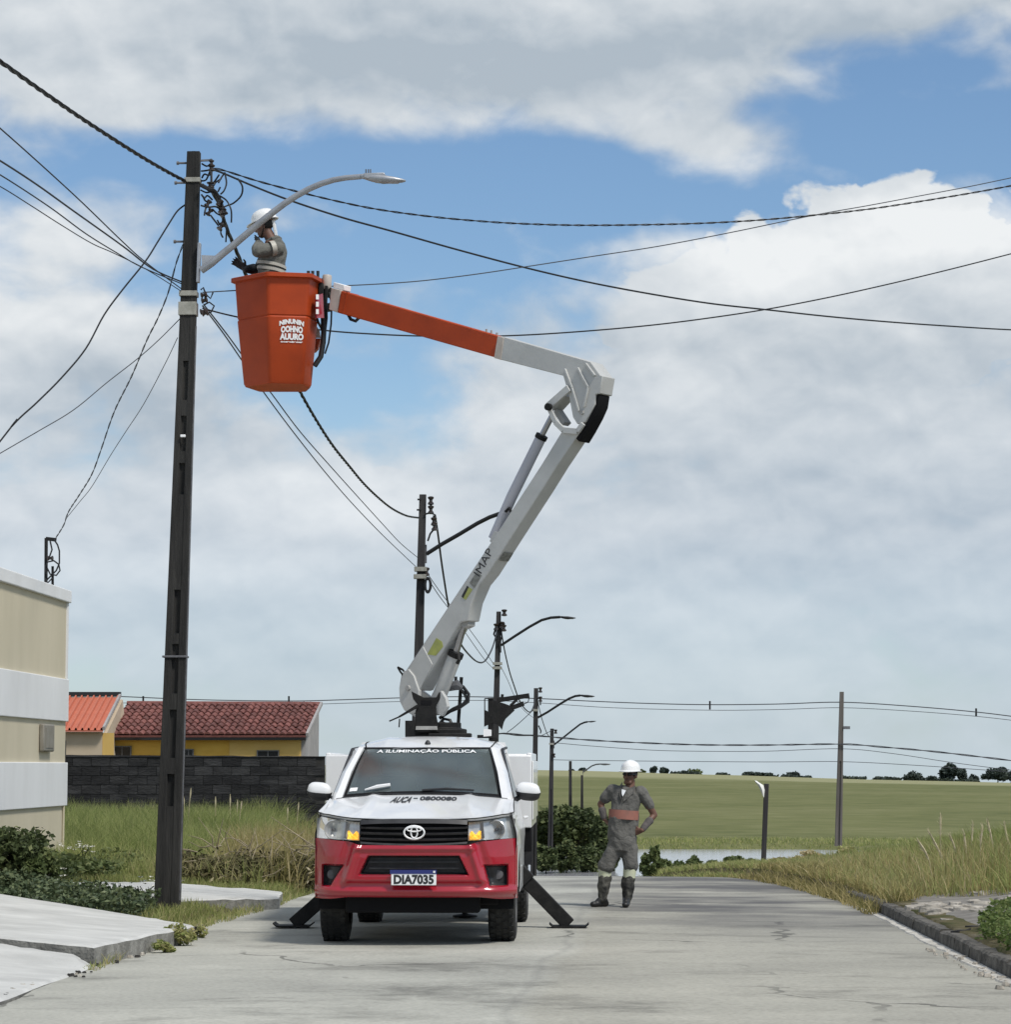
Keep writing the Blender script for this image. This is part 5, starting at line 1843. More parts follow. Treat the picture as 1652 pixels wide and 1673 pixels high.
fit(p4, Y4 - 0.1, [(883, 1127), (883, 1142)], [[(878, 1140), (883, 1141), (883, 1152)], [(880, 1185), (884, 1194), (883, 1198)]], [(874, 1160, 0.26)], 0.09, 0.03, 0.15)
fit(p5, Y5 - 0.1, [(908, 1195), (905, 1234)], [[(904, 1192), (909, 1193), (909, 1197)]], [(901, 1215, 0.26)], 0.10, 0.03, 0.15)

# ------------------------------------------------------------------ cables: each hangs in the upright plane between its two ends
def cable(px, A, B, r, label, name='overhead_cable', m=M_CABLE, strands=0, pitch=0.9, group='overhead cables', seg=6, ext=None, sub=6):
    n = (Vector((B[0], B[1], 0)) - Vector((A[0], A[1], 0))).cross(Vector((0, 0, 1))).normalized()
    P = Vector((A[0], A[1], 0))
    pts = [on_plane(x, y, P, n) for x, y in px]
    # the cable goes on beyond the frame
    if px[-1][0] > 1652 or px[-1][0] < 0:
        d = pts[-1] - pts[-2]
        pts.append(pts[-1] + d.normalized() * max(7.0, d.length * 2))
    if px[0][0] < 0:
        d = pts[0] - pts[1]
        pts.insert(0, pts[0] + d.normalized() * 7.0)
    return cable3(pts, r * 0.85, label, name, m, strands, pitch, group, seg, sub)


def cable3(pts, r, label, name='overhead_cable', m=M_CABLE, strands=0, pitch=0.9, group='overhead cables', seg=6, sub=6):
    pts = [Vector(p) for p in pts]
    c = catmull(pts, sub)
    root_loc = c[0]
    mb = MB()
    if strands:
        # a twisted bundle: resample finely, wind strands round the line
        fine = [c[0]]
        step = pitch / 8
        for a, b in zip(c[:-1], c[1:]):
            k = max(1, int((b - a).length / step))
            for i in range(1, k + 1):
                fine.append(a.lerp(b, i / k))
        s = 0.0
        acc = [0.0]
        for a, b in zip(fine[:-1], fine[1:]):
            s += (b - a).length
            acc.append(s)
        t = (fine[-1] - fine[0]).normalized()
        u = t.orthogonal().normalized(); v = t.cross(u)
        for q in range(strands):
            ph = 2 * math.pi * q / strands
            mb.tube([p + (u * math.cos(2 * math.pi * d / pitch + ph) + v * math.sin(2 * math.pi * d / pitch + ph)) * r * 0.62 for p, d in zip(fine, acc)], r * 0.52, 5)
    else:
        mb.tube(c, r, seg)
    o = mb.build(name, m, None, root_loc)
    o.location = root_loc
    return tag(o, label, 'cable', group)


P1 = (PB.x, Y1)
PREV = (-5.0, -8.0)
cable([(-60, 60), (0, 101), (75, 154), (150, 205), (240, 262), (306, 298), (330, 303)], PREV, (-4.27, Y1), 0.022, 'thickest twisted black cable coming from the top left corner to the pole', strands=3, pitch=0.9)
cable([(-60, 162), (0, 210), (120, 318), (200, 395), (237, 428), (296, 472)], PREV, (-4.35, Y1), 0.0075, 'thin cable second from the top at the left edge, ending at the pale clamps')
cable([(-60, 228), (0, 263), (60, 302), (120, 345), (200, 402), (250, 440), (300, 462)], PREV, (-4.3, Y1), 0.010, 'black cable third from the top at the left edge of the picture')
cable([(-60, 254), (0, 286), (80, 338), (140, 382), (190, 413), (232, 437), (297, 464)], (-5.1, -8), (-4.3, Y1), 0.0075, 'thin cable fourth from the top at the left edge of the picture')
cable([(-60, 275), (0, 305), (50, 336), (100, 368), (150, 398), (186, 414), (240, 441), (296, 476)], (-5.2, -8), (-4.3, Y1), 0.006, 'faintest of the cables coming from the left edge to the pole')
cable([(304, 334), (290, 345), (276, 366), (258, 395), (237, 428), (200, 474), (170, 515), (140, 570), (100, 618), (60, 658), (20, 696), (-40, 772)], (-9.0, 24), (-4.35, Y1), 0.011, 'black cable swooping down left in an S from high on the pole')
MAST = at(80, 880, 36.3)
cable([(300, 398), (288, 430), (275, 478), (258, 520), (240, 556), (215, 615), (187, 672), (165, 735), (150, 775), (130, 808), (112, 836), (104, 858), (91, 879)], (MAST.x, MAST.y), (-4.35, Y1), 0.0105, 'twisted service cable from the pole to the bracket on the beige building', strands=2, pitch=0.5)
cable([(294, 521), (260, 555), (225, 586), (175, 625), (120, 670), (60, 706), (-40, 764)], (-9.5, 24), (-4.35, Y1), 0.006, 'thin cable running down left below the pale clamps', m=M_CABLEG)
cable([(290, 552), (270, 594), (235, 660), (205, 706), (180, 745), (150, 795), (130, 820), (109, 846)], (MAST.x, MAST.y), (-4.35, Y1), 0.005, 'faintest cable sloping to the beige building beside the twisted service cable', m=M_CABLEG)
# to the right across the road
cable([(349, 276), (366, 279), (420, 296), (480, 312), (550, 329), (620, 343), (710, 355), (800, 363), (880, 367), (960, 368.5), (1060, 367.5), (1150, 365), (1240, 360), (1330, 352), (1420, 342), (1500, 330), (1580, 317), (1652, 304), (1740, 287)], (-4.2, Y1), (6.0, 33.5), 0.0135, 'twisted cable from the top insulators dipping across the sky to the right edge', strands=2, pitch=0.35)
cable([(349, 278), (366, 284), (420, 307), (480, 330), (560, 356), (640, 378), (750, 409), (860, 438), (960, 461), (1060, 480), (1160, 496), (1250, 506), (1350, 517), (1450, 526), (1550, 533), (1652, 539), (1740, 541)], (-4.2, Y1), (8.0, 46), 0.014, 'plain black cable descending from the top insulators to the middle of the right edge')
cable([(331, 478), (440, 472), (565, 467), (640, 463), (700, 458), (780, 448), (860, 436), (970, 419), (1080, 402), (1200, 379), (1330, 352), (1420, 336), (1500, 321), (1580, 306), (1652, 291), (1740, 272)], (-4.2, Y1 + 0.6), (6.2, 38), 0.0075, 'thin cable rising from behind the bucket to the upper right edge', m=M_CABLEG)
cable([(331, 504), (378, 516), (450, 530), (540, 541), (610, 546), (680, 549), (770, 550), (860, 547.5), (960, 541), (1060, 532), (1150, 521), (1250, 506), (1350, 487), (1450, 465), (1550, 441), (1652, 415), (1740, 392)], (-4.2, Y1 + 0.6), (7.5, 40), 0.0105, 'black cable passing behind the orange boom and rising to the right edge')
# along the road to the next poles
def along(pl, A, B, r, label, **k):
    return cable(pl, (A.x + 0.02, A.y), (B.x + 0.02, B.y), r, label, **k)


along([(330, 303), (352, 322), (372, 378), (388, 415), (402, 450), (425, 505), (452, 566), (490, 640), (520, 692), (545, 730), (570, 761), (595, 791), (620, 815), (642, 832), (665, 843), (684, 846)], Vector((PT.x - 0.02, Y1, 0)), b2, 0.026, 'thick black cable from the near pole top sagging behind the bucket to the second pole', strands=3, pitch=1.1)
along([(331, 500), (365, 545), (400, 596), (433, 644), (480, 707), (530, 770), (575, 822), (620, 869), (650, 898), (684, 930)], Vector((-4.32, Y1, 0)), a2, 0.010, 'left of the two thin cables running from under the bucket to the second pole')
along([(333, 498), (372, 548), (410, 600), (445, 645), (490, 705), (540, 762), (585, 812), (625, 856), (655, 888), (684, 912)], Vector((-4.32, Y1, 0)), a2, 0.010, 'right of the two thin cables running from under the bucket to the second pole')
along([(711, 842), (716, 875), (721, 915), (727, 955), (732, 985), (740, 1020), (752, 1050), (765, 1068), (780, 1081), (792, 1080), (803, 1062), (810, 1040), (812, 1024)], b2, b3, 0.032, 'heavy cable from the second pole, looping up from behind the boom to the third pole')
along([(697, 935), (720, 968), (745, 1000), (770, 1032), (790, 1060), (806, 1084)], b2, b3, 0.012, 'upper of the fine cables between the second and third poles', m=M_CABLEG)
along([(697, 942), (718, 974), (740, 1003), (765, 1040), (790, 1075), (806, 1092)], b2, b3, 0.012, 'lower of the fine cables between the second and third poles', m=M_CABLEG)
along([(818, 1022), (824, 1060), (832, 1095), (840, 1120), (848, 1142), (858, 1158), (868, 1162), (876, 1140)], b3, b4, 0.030, 'heavy cable from the third pole down to the fourth pole behind the boom rest')
along([(820, 1092), (830, 1112), (842, 1140), (856, 1160), (871, 1172)], b3, b4, 0.012, 'fine cable from the third pole to the fourth pole', m=M_CABLEG)
along([(871, 1160), (855, 1175), (840, 1188), (829, 1196)], b4, b3, 0.020, 'cable running down left from the fourth pole to the truck tail')
cable([(812, 1199), (825, 1198), (845, 1201), (871, 1201)], (b3.x, Y4 - 0.5), (b4.x, Y4 - 0.2), 0.035, 'short level cable just above the truck box, ending at the fourth pole')
along([(878, 1142), (883, 1165), (889, 1185), (895, 1200), (902, 1206)], b4, b5, 0.025, 'cable hanging from the fourth pole to the fifth pole')
along([(878, 1204), (888, 1200), (902, 1193)], b4, b5, 0.022, 'short rising cable joining the fourth and fifth poles')
# the line across the fields behind everything, held by the lone pole
GA, GB = (-40.0, 148.0), (40.0, 141.0)
k = dict(m=M_CABLEG)
cable([(105, 1134), (205, 1138), (330, 1143), (472, 1145), (560, 1143), (650, 1140), (760, 1138), (878, 1141), (960, 1145), (1060, 1149), (1160, 1151), (1270, 1150), (1374, 1147), (1480, 1153), (1595, 1163), (1700, 1176)], GA, (br_.x, YR), 0.030, 'topmost far wire running level behind the boom base to the lone pole', **k)
cable([(105, 1146), (300, 1150), (472, 1151), (650, 1146), (780, 1144), (878, 1148), (1000, 1156), (1160, 1160), (1270, 1159), (1374, 1156), (1480, 1161), (1595, 1170), (1700, 1182)], GA, (br_.x, YR + 0.3), 0.018, 'second far wire, close under the topmost one', **k)
cable([(822, 1198), (880, 1202), (950, 1208), (1040, 1213), (1140, 1216.5), (1250, 1217), (1374, 1215.5), (1440, 1220), (1520, 1227), (1600, 1236), (1700, 1248)], GA, (br_.x, YR - 0.2), 0.055, 'thickest far wire, level with the middle of the lone pole', strands=2, pitch=3.0, **k)
cable([(905, 1213), (960, 1218), (1060, 1225), (1140, 1227), (1250, 1227), (1374, 1223), (1460, 1231), (1560, 1246), (1700, 1264)], GA, (br_.x, YR + 0.2), 0.018, 'fine far wire just under the thickest one', **k)
cable([(903, 1241), (960, 1242), (1100, 1243.5), (1250, 1244.5), (1372, 1244), (1480, 1249), (1600, 1257), (1700, 1264)], GA, (br_.x, YR + 0.4), 0.018, 'lowest far wire, just above the horizon trees', **k)
for (x, y0, y1), lab in zip(((472, 1137, 1150), (1160, 1145, 1159), (1595, 1157, 1170), (234, 1137, 1148)), ('above the red tiled roof', 'on the wires left of the lone pole', 'on the wires right of the lone pole', 'over the left end of the red tiled roof')):
    t = (x - 878) / 500.0
    Ys = 143.0
    a, b = on_plane(x, y0, Vector((br_.x, YR, 0)), Vector((7.0, 80.0, 0)).normalized()), None
    b = at(x, y1, a.y)
    o = MB().beam(a, b, 0.10, 0.09, (0, 1, 0)).build('wire_spacer', M_CABLE, None, a)
    o.location = a
    tag(o, 'small dark spacer ' + lab, 'wire spacer', 'wire spacers')
# ------------------------------------------------------------------ the beige building on the left
M_BEIGEW = mat('beige_render', (0.52, 0.465, 0.34), (0.57, 0.51, 0.38), 1.1, 0.9, 0.12, 60, stretch=(1.3, 1.3, 0.4))
M_WHITEW = mat('white_render', (0.67, 0.672, 0.67), (0.73, 0.735, 0.735), 1.2, 0.85, 0.1, 60, stretch=(1.3, 1.3, 0.5))
bx = -7.185
bld = thing('beige_building', (bx, 37.0, 0.3), 'beige building with white bands and a white parapet at the left edge', 'building')
E0, E1, XW = 20.0, 37.0, -18.0
m = MB().box((XW, E0, -0.3), (bx, E1, 3.85))
m.build('wall', M_BEIGEW, bld, bld.location, smooth=0)
MB().box((XW - 0.05, E0 - 0.05, 3.85), (bx + 0.05, E1 + 0.05, 4.02)).build('parapet_cap', M_WHITEW, bld, bld.location, smooth=0, bevel=0.012)
for z0, z1 in ((2.215, 2.795), (1.065, 1.655)):
    MB().box((XW - 0.03, E0 - 0.03, z0), (bx + 0.035, E1 + 0.03, z1)).build('white_band', M_WHITEW, bld, bld.location, smooth=0, bevel=0.01)
MB().box((bx + 0.0005, E1 - 0.07, 2.80), (bx + 0.02, E1 + 0.02, 3.848)).build('corner_trim', M_WHITEW, bld, bld.location, smooth=0)
# wall light by the far corner
M_LAMPB = mat('taupe_lamp_casing', (0.20, 0.18, 0.145), (0.26, 0.24, 0.20), 5, 0.6)
a, b = at(84, 1185, 35.4), at(96, 1228, 35.9)
lampb = MB().box((bx, 35.2, b.z), (bx + 0.07, 35.9, a.z + 0.02))
wl = lampb.build('wall_lamp', M_LAMPB, bld, bld.location, bevel=0.02)
MB().box((bx + 0.0705, 35.3, b.z + 0.05), (bx + 0.078, 35.8, a.z - 0.03)).build('lamp_glass', M_LAMPB, wl, bld.location, smooth=0)
MB().tube([(bx + 0.02, 36.85, 1.06), (bx + 0.02, 36.85, 0.25)], 0.015, 6).build('drain_pipe', M_BEIGEW, bld, bld.location)
# service bracket on the parapet
ym = 36.3
sm = thing('service_mast', at(80, 956, ym), 'black service bracket with coiled cable on top of the beige building', 'mast')
m = MB().beam(at(75, 955, ym), at(75.5, 879, ym), 0.04, 0.04, (0, 1, 0)).beam(at(75, 880, ym), at(92, 882, ym), 0.03, 0.05, (0, 1, 0)).beam(at(86, 960, ym), at(86, 925, ym), 0.03, 0.03, (0, 1, 0))
m.build('mast_frame', M_STEEL, sm, sm.location)
m = MB()
spool(m, at(82, 912, ym - 0.03), (1, 0, 0), 0.035, 0.09)
m.build('insulator', M_INS, sm, sm.location)
for pl in ([(88, 881), (94, 890), (97, 900), (97, 920), (92, 932), (84, 940), (76, 948)], [(76, 938), (74, 926), (78, 918), (88, 916), (96, 922), (98, 932), (92, 940), (82, 938), (77, 928)], [(82, 884), (85, 898), (80, 912)], [(73, 944), (78, 952), (86, 944)]):
    MB().tube([at(x, y, ym - 0.05) for x, y in pl], 0.011, 6).build('service_cable', M_CABLE, sm, sm.location)

# ------------------------------------------------------------------ the black block wall
M_BLOCK = mat('black_stained_block', (0.012, 0.012, 0.013), (0.060, 0.059, 0.060), 1.6, 0.97, 0.9, 16, coords='Object', stretch=(0.6, 1, 2.0), lo=0.42, hi=0.8)


def random_tone(m, lo, hi):
    """each piece its own tone"""
    N, L = m.node_tree.nodes, m.node_tree.links
    b = N['Principled BSDF']
    src = b.inputs['Base Color'].links[0].from_socket if b.inputs['Base Color'].links else None
    oi = N.new('ShaderNodeObjectInfo')
    mr = N.new('ShaderNodeMapRange')
    mr.inputs[3].default_value = lo; mr.inputs[4].default_value = hi
    L.new(oi.outputs['Random'], mr.inputs[0])
    x = N.new('ShaderNodeMix'); x.data_type = 'RGBA'; x.blend_type = 'MULTIPLY'; x.inputs[0].default_value = 1.0
    if src is not None:
        L.new(src, x.inputs[6])
    else:
        x.inputs[6].default_value = b.inputs['Base Color'].default_value
    L.new(mr.outputs[0], x.inputs[7])
    L.new(x.outputs[2], b.inputs['Base Color'])
    # let the pattern differ from piece to piece
    for n in N:
        if n.type == 'MAPPING':
            v = N.new('ShaderNodeVectorMath'); v.operation = 'ADD'
            sc = N.new('ShaderNodeMath'); sc.operation = 'MULTIPLY'; sc.inputs[1].default_value = 50.0
            L.new(oi.outputs['Random'], sc.inputs[0])
            src2 = n.inputs[0].links[0].from_socket
            L.new(src2, v.inputs[0]); L.new(sc.outputs[0], v.inputs[1])
            L.new(v.outputs[0], n.inputs[0])


random_tone(M_BLOCK, 0.7, 1.2)
M_CORE = mat('wall_mortar_dark', (0.022, 0.021, 0.020), (0.04, 0.038, 0.036), 4, 0.97)
YW = 57.0
wx0, wx1 = -11.9, at(530, 1300, YW).x
wz0 = float(land_z(-8, YW)) - 0.3
wall = thing('block_wall', ((wx0 + wx1) / 2, YW, 0.3), 'black stained concrete block wall between the beige building and the truck', 'wall')
MB().box((wx0, YW, wz0), (wx1, YW + 0.14, 1.80)).build('wall_core', M_CORE, wall, wall.location, smooth=0)
bw, bh = 0.398, 0.195
bm = MB().box((0.006, -0.012, 0.006), (bw - 0.006, 0.01, bh - 0.006)).mesh('concrete_block', M_BLOCK, 0)
hm = MB().box((0.006, -0.012, 0.006), (bw / 2 - 0.006, 0.01, bh - 0.006)).mesh('concrete_block_half', M_BLOCK, 0)
rnd = random.Random(5)
row = 0
z = 1.80 - bh
while z > 0.25:
    x = wx0 + (0 if row % 2 else -bw / 2)
    while x < wx1 - bw * 0.55:
        if x >= wx0 - 0.001:
            o = link('concrete_block', bm, wall, (x - wall.location.x, YW - wall.location.y - rnd.uniform(0, 0.012), z - wall.location.z))
        x += bw
    z -= bh
    row += 1
cop = MB()
xs = np.linspace(wx0 - 0.03, wx1 + 0.01, 40)
rs = []
for i, x in enumerate(xs):
    h = 0.05 + 0.02 * mnoise.noise(Vector((x * 2.3, 1, 0))) - 0.035 * (i / 39)
    rs.append([(x, YW - 0.035, 1.80), (x, YW - 0.03, 1.80 + h), (x, YW + 0.17, 1.80 + h), (x, YW + 0.17, 1.80)])
cop.rings(rs, True)
cop.build('coping', M_BLOCK, wall, wall.location, smooth=0)
MB().box((wx0 - 0.0, YW - 0.08, wz0), (at(107, 1300, YW).x, YW - 0.002, 2.15)).build('wall_post', M_CORE, wall, wall.location, smooth=0)

# ------------------------------------------------------------------ the yellow house behind it
M_YEL = mat('yellow_render', (0.58, 0.34, 0.055), (0.66, 0.41, 0.08), 1.5, 0.9, stretch=(1, 1, 3))
M_YEL2 = mat('pale_yellow_render', (0.58, 0.38, 0.11), (0.62, 0.42, 0.14), 1.5, 0.9)
M_CREAM = mat('cream_render', (0.46, 0.37, 0.26), (0.50, 0.41, 0.30), 1.5, 0.9)
M_GABLE = mat('grey_gable_render', (0.28, 0.27, 0.265), (0.36, 0.34, 0.33), 2, 0.95)
M_TILE = mat('clay_tile_red', (0.125, 0.041, 0.035), (0.185, 0.072, 0.058), 9, 0.85)
random_tone(M_TILE, 0.7, 1.3)
M_ORTILE = mat('orange_sheet_roof', (0.50, 0.150, 0.085), (0.44, 0.125, 0.072), 2, 0.7)
M_DARK = mat('dark_window_glass', (0.012, 0.012, 0.013), rough=0.15)
YH, YB = 75.0, 79.0
hx0, hx1 = at(168, 1200, YH).x, at(500, 1203, YH).x
he, hr = 2.46, 3.42
house = thing('yellow_house', ((hx0 + hx1) / 2, YH, 0.2), 'yellow house with a dark red tiled roof behind the black block wall', 'house')
gz = -0.2
MB().box((hx0 + 0.12, YH + 0.25, gz), (hx1 - 0.16, YH + 0.30, he - 0.10)).build('wall', M_YEL, house, house.location, smooth=0)
xa = at(373, 1220, YH).x
MB().box((xa, YH + 0.22, gz), (hx1 - 0.16, YH + 0.247, he - 0.11)).build('wall_panel', M_YEL2, house, house.location, smooth=0)
xr = hx1 - 0.16
MB().prism([(xr, YH + 0.25, gz), (xr, YB, gz), (xr, YB, hr - 0.12), (xr, YH + 0.25, he - 0.10)], (0.12, 0, 0)).build('gable_wall', M_GABLE, house, house.location, smooth=0)
MB().prism([(hx0 + 0.12, YH + 0.3, gz), (hx0 + 0.12, YB, gz), (hx0 + 0.12, YB, hr - 0.12), (hx0 + 0.12, YH + 0.3, he - 0.12)], (0.1, 0, 0)).build('gable_wall', M_CREAM, house, house.location, smooth=0)
MB().box((hx0 + 0.23, YB - 0.1, gz), (xr - 0.002, YB, hr - 0.14)).build('rear_wall', M_YEL, house, house.location, smooth=0)
for px0, px1, top in ((184, 211, 1220), (300, 313, 1225), (420, 453, 1227)):
    x0, x1, zt = at(px0, 1225, YH).x, at(px1, 1225, YH).x, at(400, top, YH).z
    w = MB().box((x0, YH + 0.19, 1.1), (x1, YH + 0.219, zt)).build('window', M_DARK, house, house.location, smooth=0)
    f = MB()
    t = 0.03
    f.box((x0 - t, YH + 0.17, zt), (x1 + t, YH + 0.235, zt + t)).box((x0 - t, YH + 0.17, 1.1), (x0, YH + 0.235, zt)).box((x1, YH + 0.17, 1.1), (x1 + t, YH + 0.235, zt)).box(((x0 + x1) / 2 - 0.012, YH + 0.175, 1.1), ((x0 + x1) / 2 + 0.012, YH + 0.188, zt))
    f.build('window_frame', M_GREYP, w, house.location, smooth=0)
# roof: deck, tiles one by one, ridge
rv = Vector((0, YB - YH, hr - he))
slope = rv.length
deck = MB().prism([(hx0, YH, he - 0.05), (hx1, YH, he - 0.05), (hx1, YB, hr - 0.05), (hx0, YB, hr - 0.05)], (0, -0.01, 0.045)).build('roof', M_TILE, house, house.location, smooth=0)
ncol, nrow = 30, 9
tw_, tl = (hx1 - hx0) / ncol, slope / nrow
tm = MB()
prof = [(-0.5 + i / 6, 0.07 * math.sin(math.pi * (i / 6))) for i in range(7)]
ry = rv.normalized()
rn = Vector((0, -ry.z, ry.y))
rs = []
for t, lift, k in ((0, 0.035, 1.0), (1.12, 0.0, 0.86)):
    rs.append([Vector((a * tw_ * k, 0, 0)) + ry * (t * tl) + rn * (b * k + lift) for a, b in prof])
tm.rings(rs, False, closed=False)
tm.add([rs[0][i] for i in range(7)] + [rs[0][0] - rn * 0.01], [(0, 1, 2, 3, 4, 5, 6)])
tmesh = tm.mesh('roof_tile', M_TILE, 60)
for r in range(nrow):
    for c in range(ncol):
        p = Vector((hx0 + tw_ * (c + 0.5), YH, he)) + ry * (r * tl) + rn * rnd.uniform(-0.004, 0.012)
        o = link('roof_tile', tmesh, deck, p - house.location)
        o.rotation_euler = (0, 0, rnd.uniform(-0.05, 0.05))
MB().tube([(hx0 - 0.02, YB, hr + 0.03), (hx1 + 0.02, YB, hr + 0.0)], 0.07, 8).build('ridge_cap', M_TILE, deck, house.location)
MB().beam((hx1 + 0.03, YH - 0.02, he + 0.02), (hx1 + 0.03, YB, hr + 0.02), 0.07, 0.10, (1, 0, 0)).build('barge_board', M_GABLE, deck, house.location, smooth=0)
MB().box((hx0, YH - 0.012, he - 0.13), (hx1, YH - 0.0, he - 0.055)).build('fascia', M_DARK, deck, house.location, smooth=0)

# orange-roofed house to its left
YO, YOB = 72.5, 77.5
ox0, ox1 = -16.2, at(168, 1190, YO).x
oe, orr = at(140, 1191, YO).z, at(150, 1137, YOB).z
oh = thing('orange_roofed_house', ((ox0 + ox1) / 2, YO, 0.2), 'cream house with a bright orange ribbed roof next to the beige building', 'house')
MB().box((ox0, YO + 0.2, gz), (at(165, 1200, YO).x, YO + 0.3, oe - 0.07)).build('wall', M_CREAM, oh, oh.location, smooth=0)
MB().box((at(165, 1200, YO).x + 0.003, YO + 0.22, gz), (at(183, 1200, YO).x, YO + 0.32, oe - 0.10)).build('wall_panel', M_YEL2, oh, oh.location, smooth=0)
vr = Vector((0, YOB - YO, orr - oe))
un_ = Vector((0, -vr.z, vr.y)).normalized()
sk = at(195, 1137, YOB).x - ox1
ns = 18
dk = MB().prism([(ox0, YO, oe - 0.04), (ox1, YO, oe - 0.04), (ox1 + sk, YOB, orr - 0.04), (ox0 + sk, YOB, orr - 0.04)], (0, 0, -0.03)).build('roof', M_ORTILE, oh, oh.location, smooth=0)
pw = (ox1 - ox0) / ns
pm = MB()
pf = [(0, 0), (pw * 0.62, 0), (pw * 0.72, 0.07), (pw * 0.90, 0.07), (pw, 0)]
rs = [[Vector((a, 0, 0)) + un_ * b for a, b in pf], [Vector((a + sk, 0, 0)) + vr + un_ * b for a, b in pf]]
pm.rings(rs, False, closed=False)
pmesh = pm.mesh('roof_panel', M_ORTILE, 0)
for i in range(ns):
    link('roof_panel', pmesh, dk, Vector((ox0 + pw * i, YO, oe - 0.03)) - oh.location)
MB().beam((ox0 + sk, YOB, orr + 0.05), (ox1 + sk + 0.05, YOB, orr + 0.05), 0.12, 0.14, (0, 1, 0)).build('ridge_cap', M_DARK, dk, oh.location)
MB().beam((ox1 + 0.02, YO, oe + 0.02), (ox1 + sk + 0.02, YOB, orr + 0.02), 0.06, 0.10, (1, 0, 0)).build('barge_board', M_GABLE, dk, oh.location, smooth=0)
MB().prism([(ox1 + 0.06, YO + 0.3, gz), (ox1 + 0.06, YOB, gz), (ox1 + 0.06 + sk * 0.9, YOB, orr - 0.1), (ox1 + 0.06, YO + 0.3, oe - 0.1)], (-0.1, 0, 0)).build('gable_wall', M_CREAM, oh, oh.location, smooth=0)
# ------------------------------------------------------------------ the two workers
M_SKIN = mat('brown_skin', (0.125, 0.060, 0.040), (0.16, 0.080, 0.054), 14, 0.55)
M_UNI = mat('grey_uniform_cloth', (0.098, 0.095, 0.088), (0.140, 0.136, 0.125), 7, 0.95, 0.7, 30)
M_UNI2 = mat('grey_green_uniform_cloth', (0.125, 0.125, 0.112), (0.170, 0.168, 0.150), 7, 0.95, 0.7, 26)
M_SLEEVE = mat('dark_under_sleeve', (0.075, 0.070, 0.068), (0.12, 0.105, 0.10), 14, 0.95, 0.4, 40)
M_HELM = mat('white_helmet', (0.80, 0.80, 0.79), rough=0.3, coat=0.4)
M_TSHIRT = mat('white_undershirt', (0.72, 0.74, 0.76), rough=0.9)
M_BANDR = mat('reddish_reflective_band', (0.34, 0.135, 0.10), (0.25, 0.115, 0.09), 9, 0.7)
M_BANDY = mat('pale_reflective_band', (0.60, 0.62, 0.42), (0.52, 0.54, 0.42), 12, 0.5)
M_BANDG = mat('grey_reflective_band', (0.46, 0.44, 0.38), (0.38, 0.36, 0.32), 12, 0.5)
M_GAITER = mat('mottled_gaiter', (0.016, 0.016, 0.015), (0.13, 0.125, 0.105), 11, 0.8, 0.5, 30, lo=0.42, hi=0.7)
M_BOOT = mat('black_boot', (0.012, 0.012, 0.012), rough=0.5)
M_GLOVE = mat('dark_rubber_glove', (0.014, 0.016, 0.022), rough=0.6)
M_HAIR = mat('black_hair', (0.008, 0.007, 0.006), rough=0.7)
M_SHADES = mat('sunglasses', (0.006, 0.006, 0.007), rough=0.1)
M_LIP = mat('lips', (0.115, 0.045, 0.036), rough=0.5)


def cap_prim(mb, p0, r0, p1, r1, seg=14, flat=None):
    """tapered limb with round ends; flat = (dir, factor) squashes it along dir"""
    p0, p1 = Vector(p0), Vector(p1)
    t = p1 - p0
    L = t.length
    t = t.normalized() if L > 1e-6 else Vector((0, 0, 1))
    a = t.orthogonal().normalized()
    if flat:
        f = Vector(flat[0])
        a = (f - t * f.dot(t)).normalized()
    b = t.cross(a)
    ka = flat[1] if flat else 1.0
    rs = []
    for i in range(5):
        th = -math.pi / 2 + math.pi / 2 * i / 4
        rs.append((p0 + t * (r0 * math.sin(th)), max(r0 * math.cos(th), r0 * 0.03)))
    for i in range(5):
        th = math.pi / 2 * i / 4
        rs.append((p1 + t * (r1 * math.sin(th)), max(r1 * math.cos(th), r1 * 0.03)))
    mb.rings([[c + (a * (math.cos(q) * ka) + b * math.sin(q)) * r for q in [2 * math.pi * s / seg for s in range(seg)]] for c, r in rs], True)


def torso_prim(mb, secs, side, seg=20, pw=0.85):
    """secs: (centre, half width, half depth); side: the width direction"""
    rs = []
    n = len(secs)
    for i, (c, w, d) in enumerate(secs):
        c = Vector(c)
        up = (Vector(secs[min(i + 1, n - 1)][0]) - Vector(secs[max(i - 1, 0)][0])).normalized()
        s = Vector(side)
        s = (s - up * s.dot(up)).normalized()
        f = up.cross(s)
        rs.append([c + s * (w * math.copysign(abs(math.cos(q)) ** pw, math.cos(q))) + f * (d * math.copysign(abs(math.sin(q)) ** pw, math.sin(q))) for q in [2 * math.pi * k / seg for k in range(seg)]])
    mb.rings(rs, True)


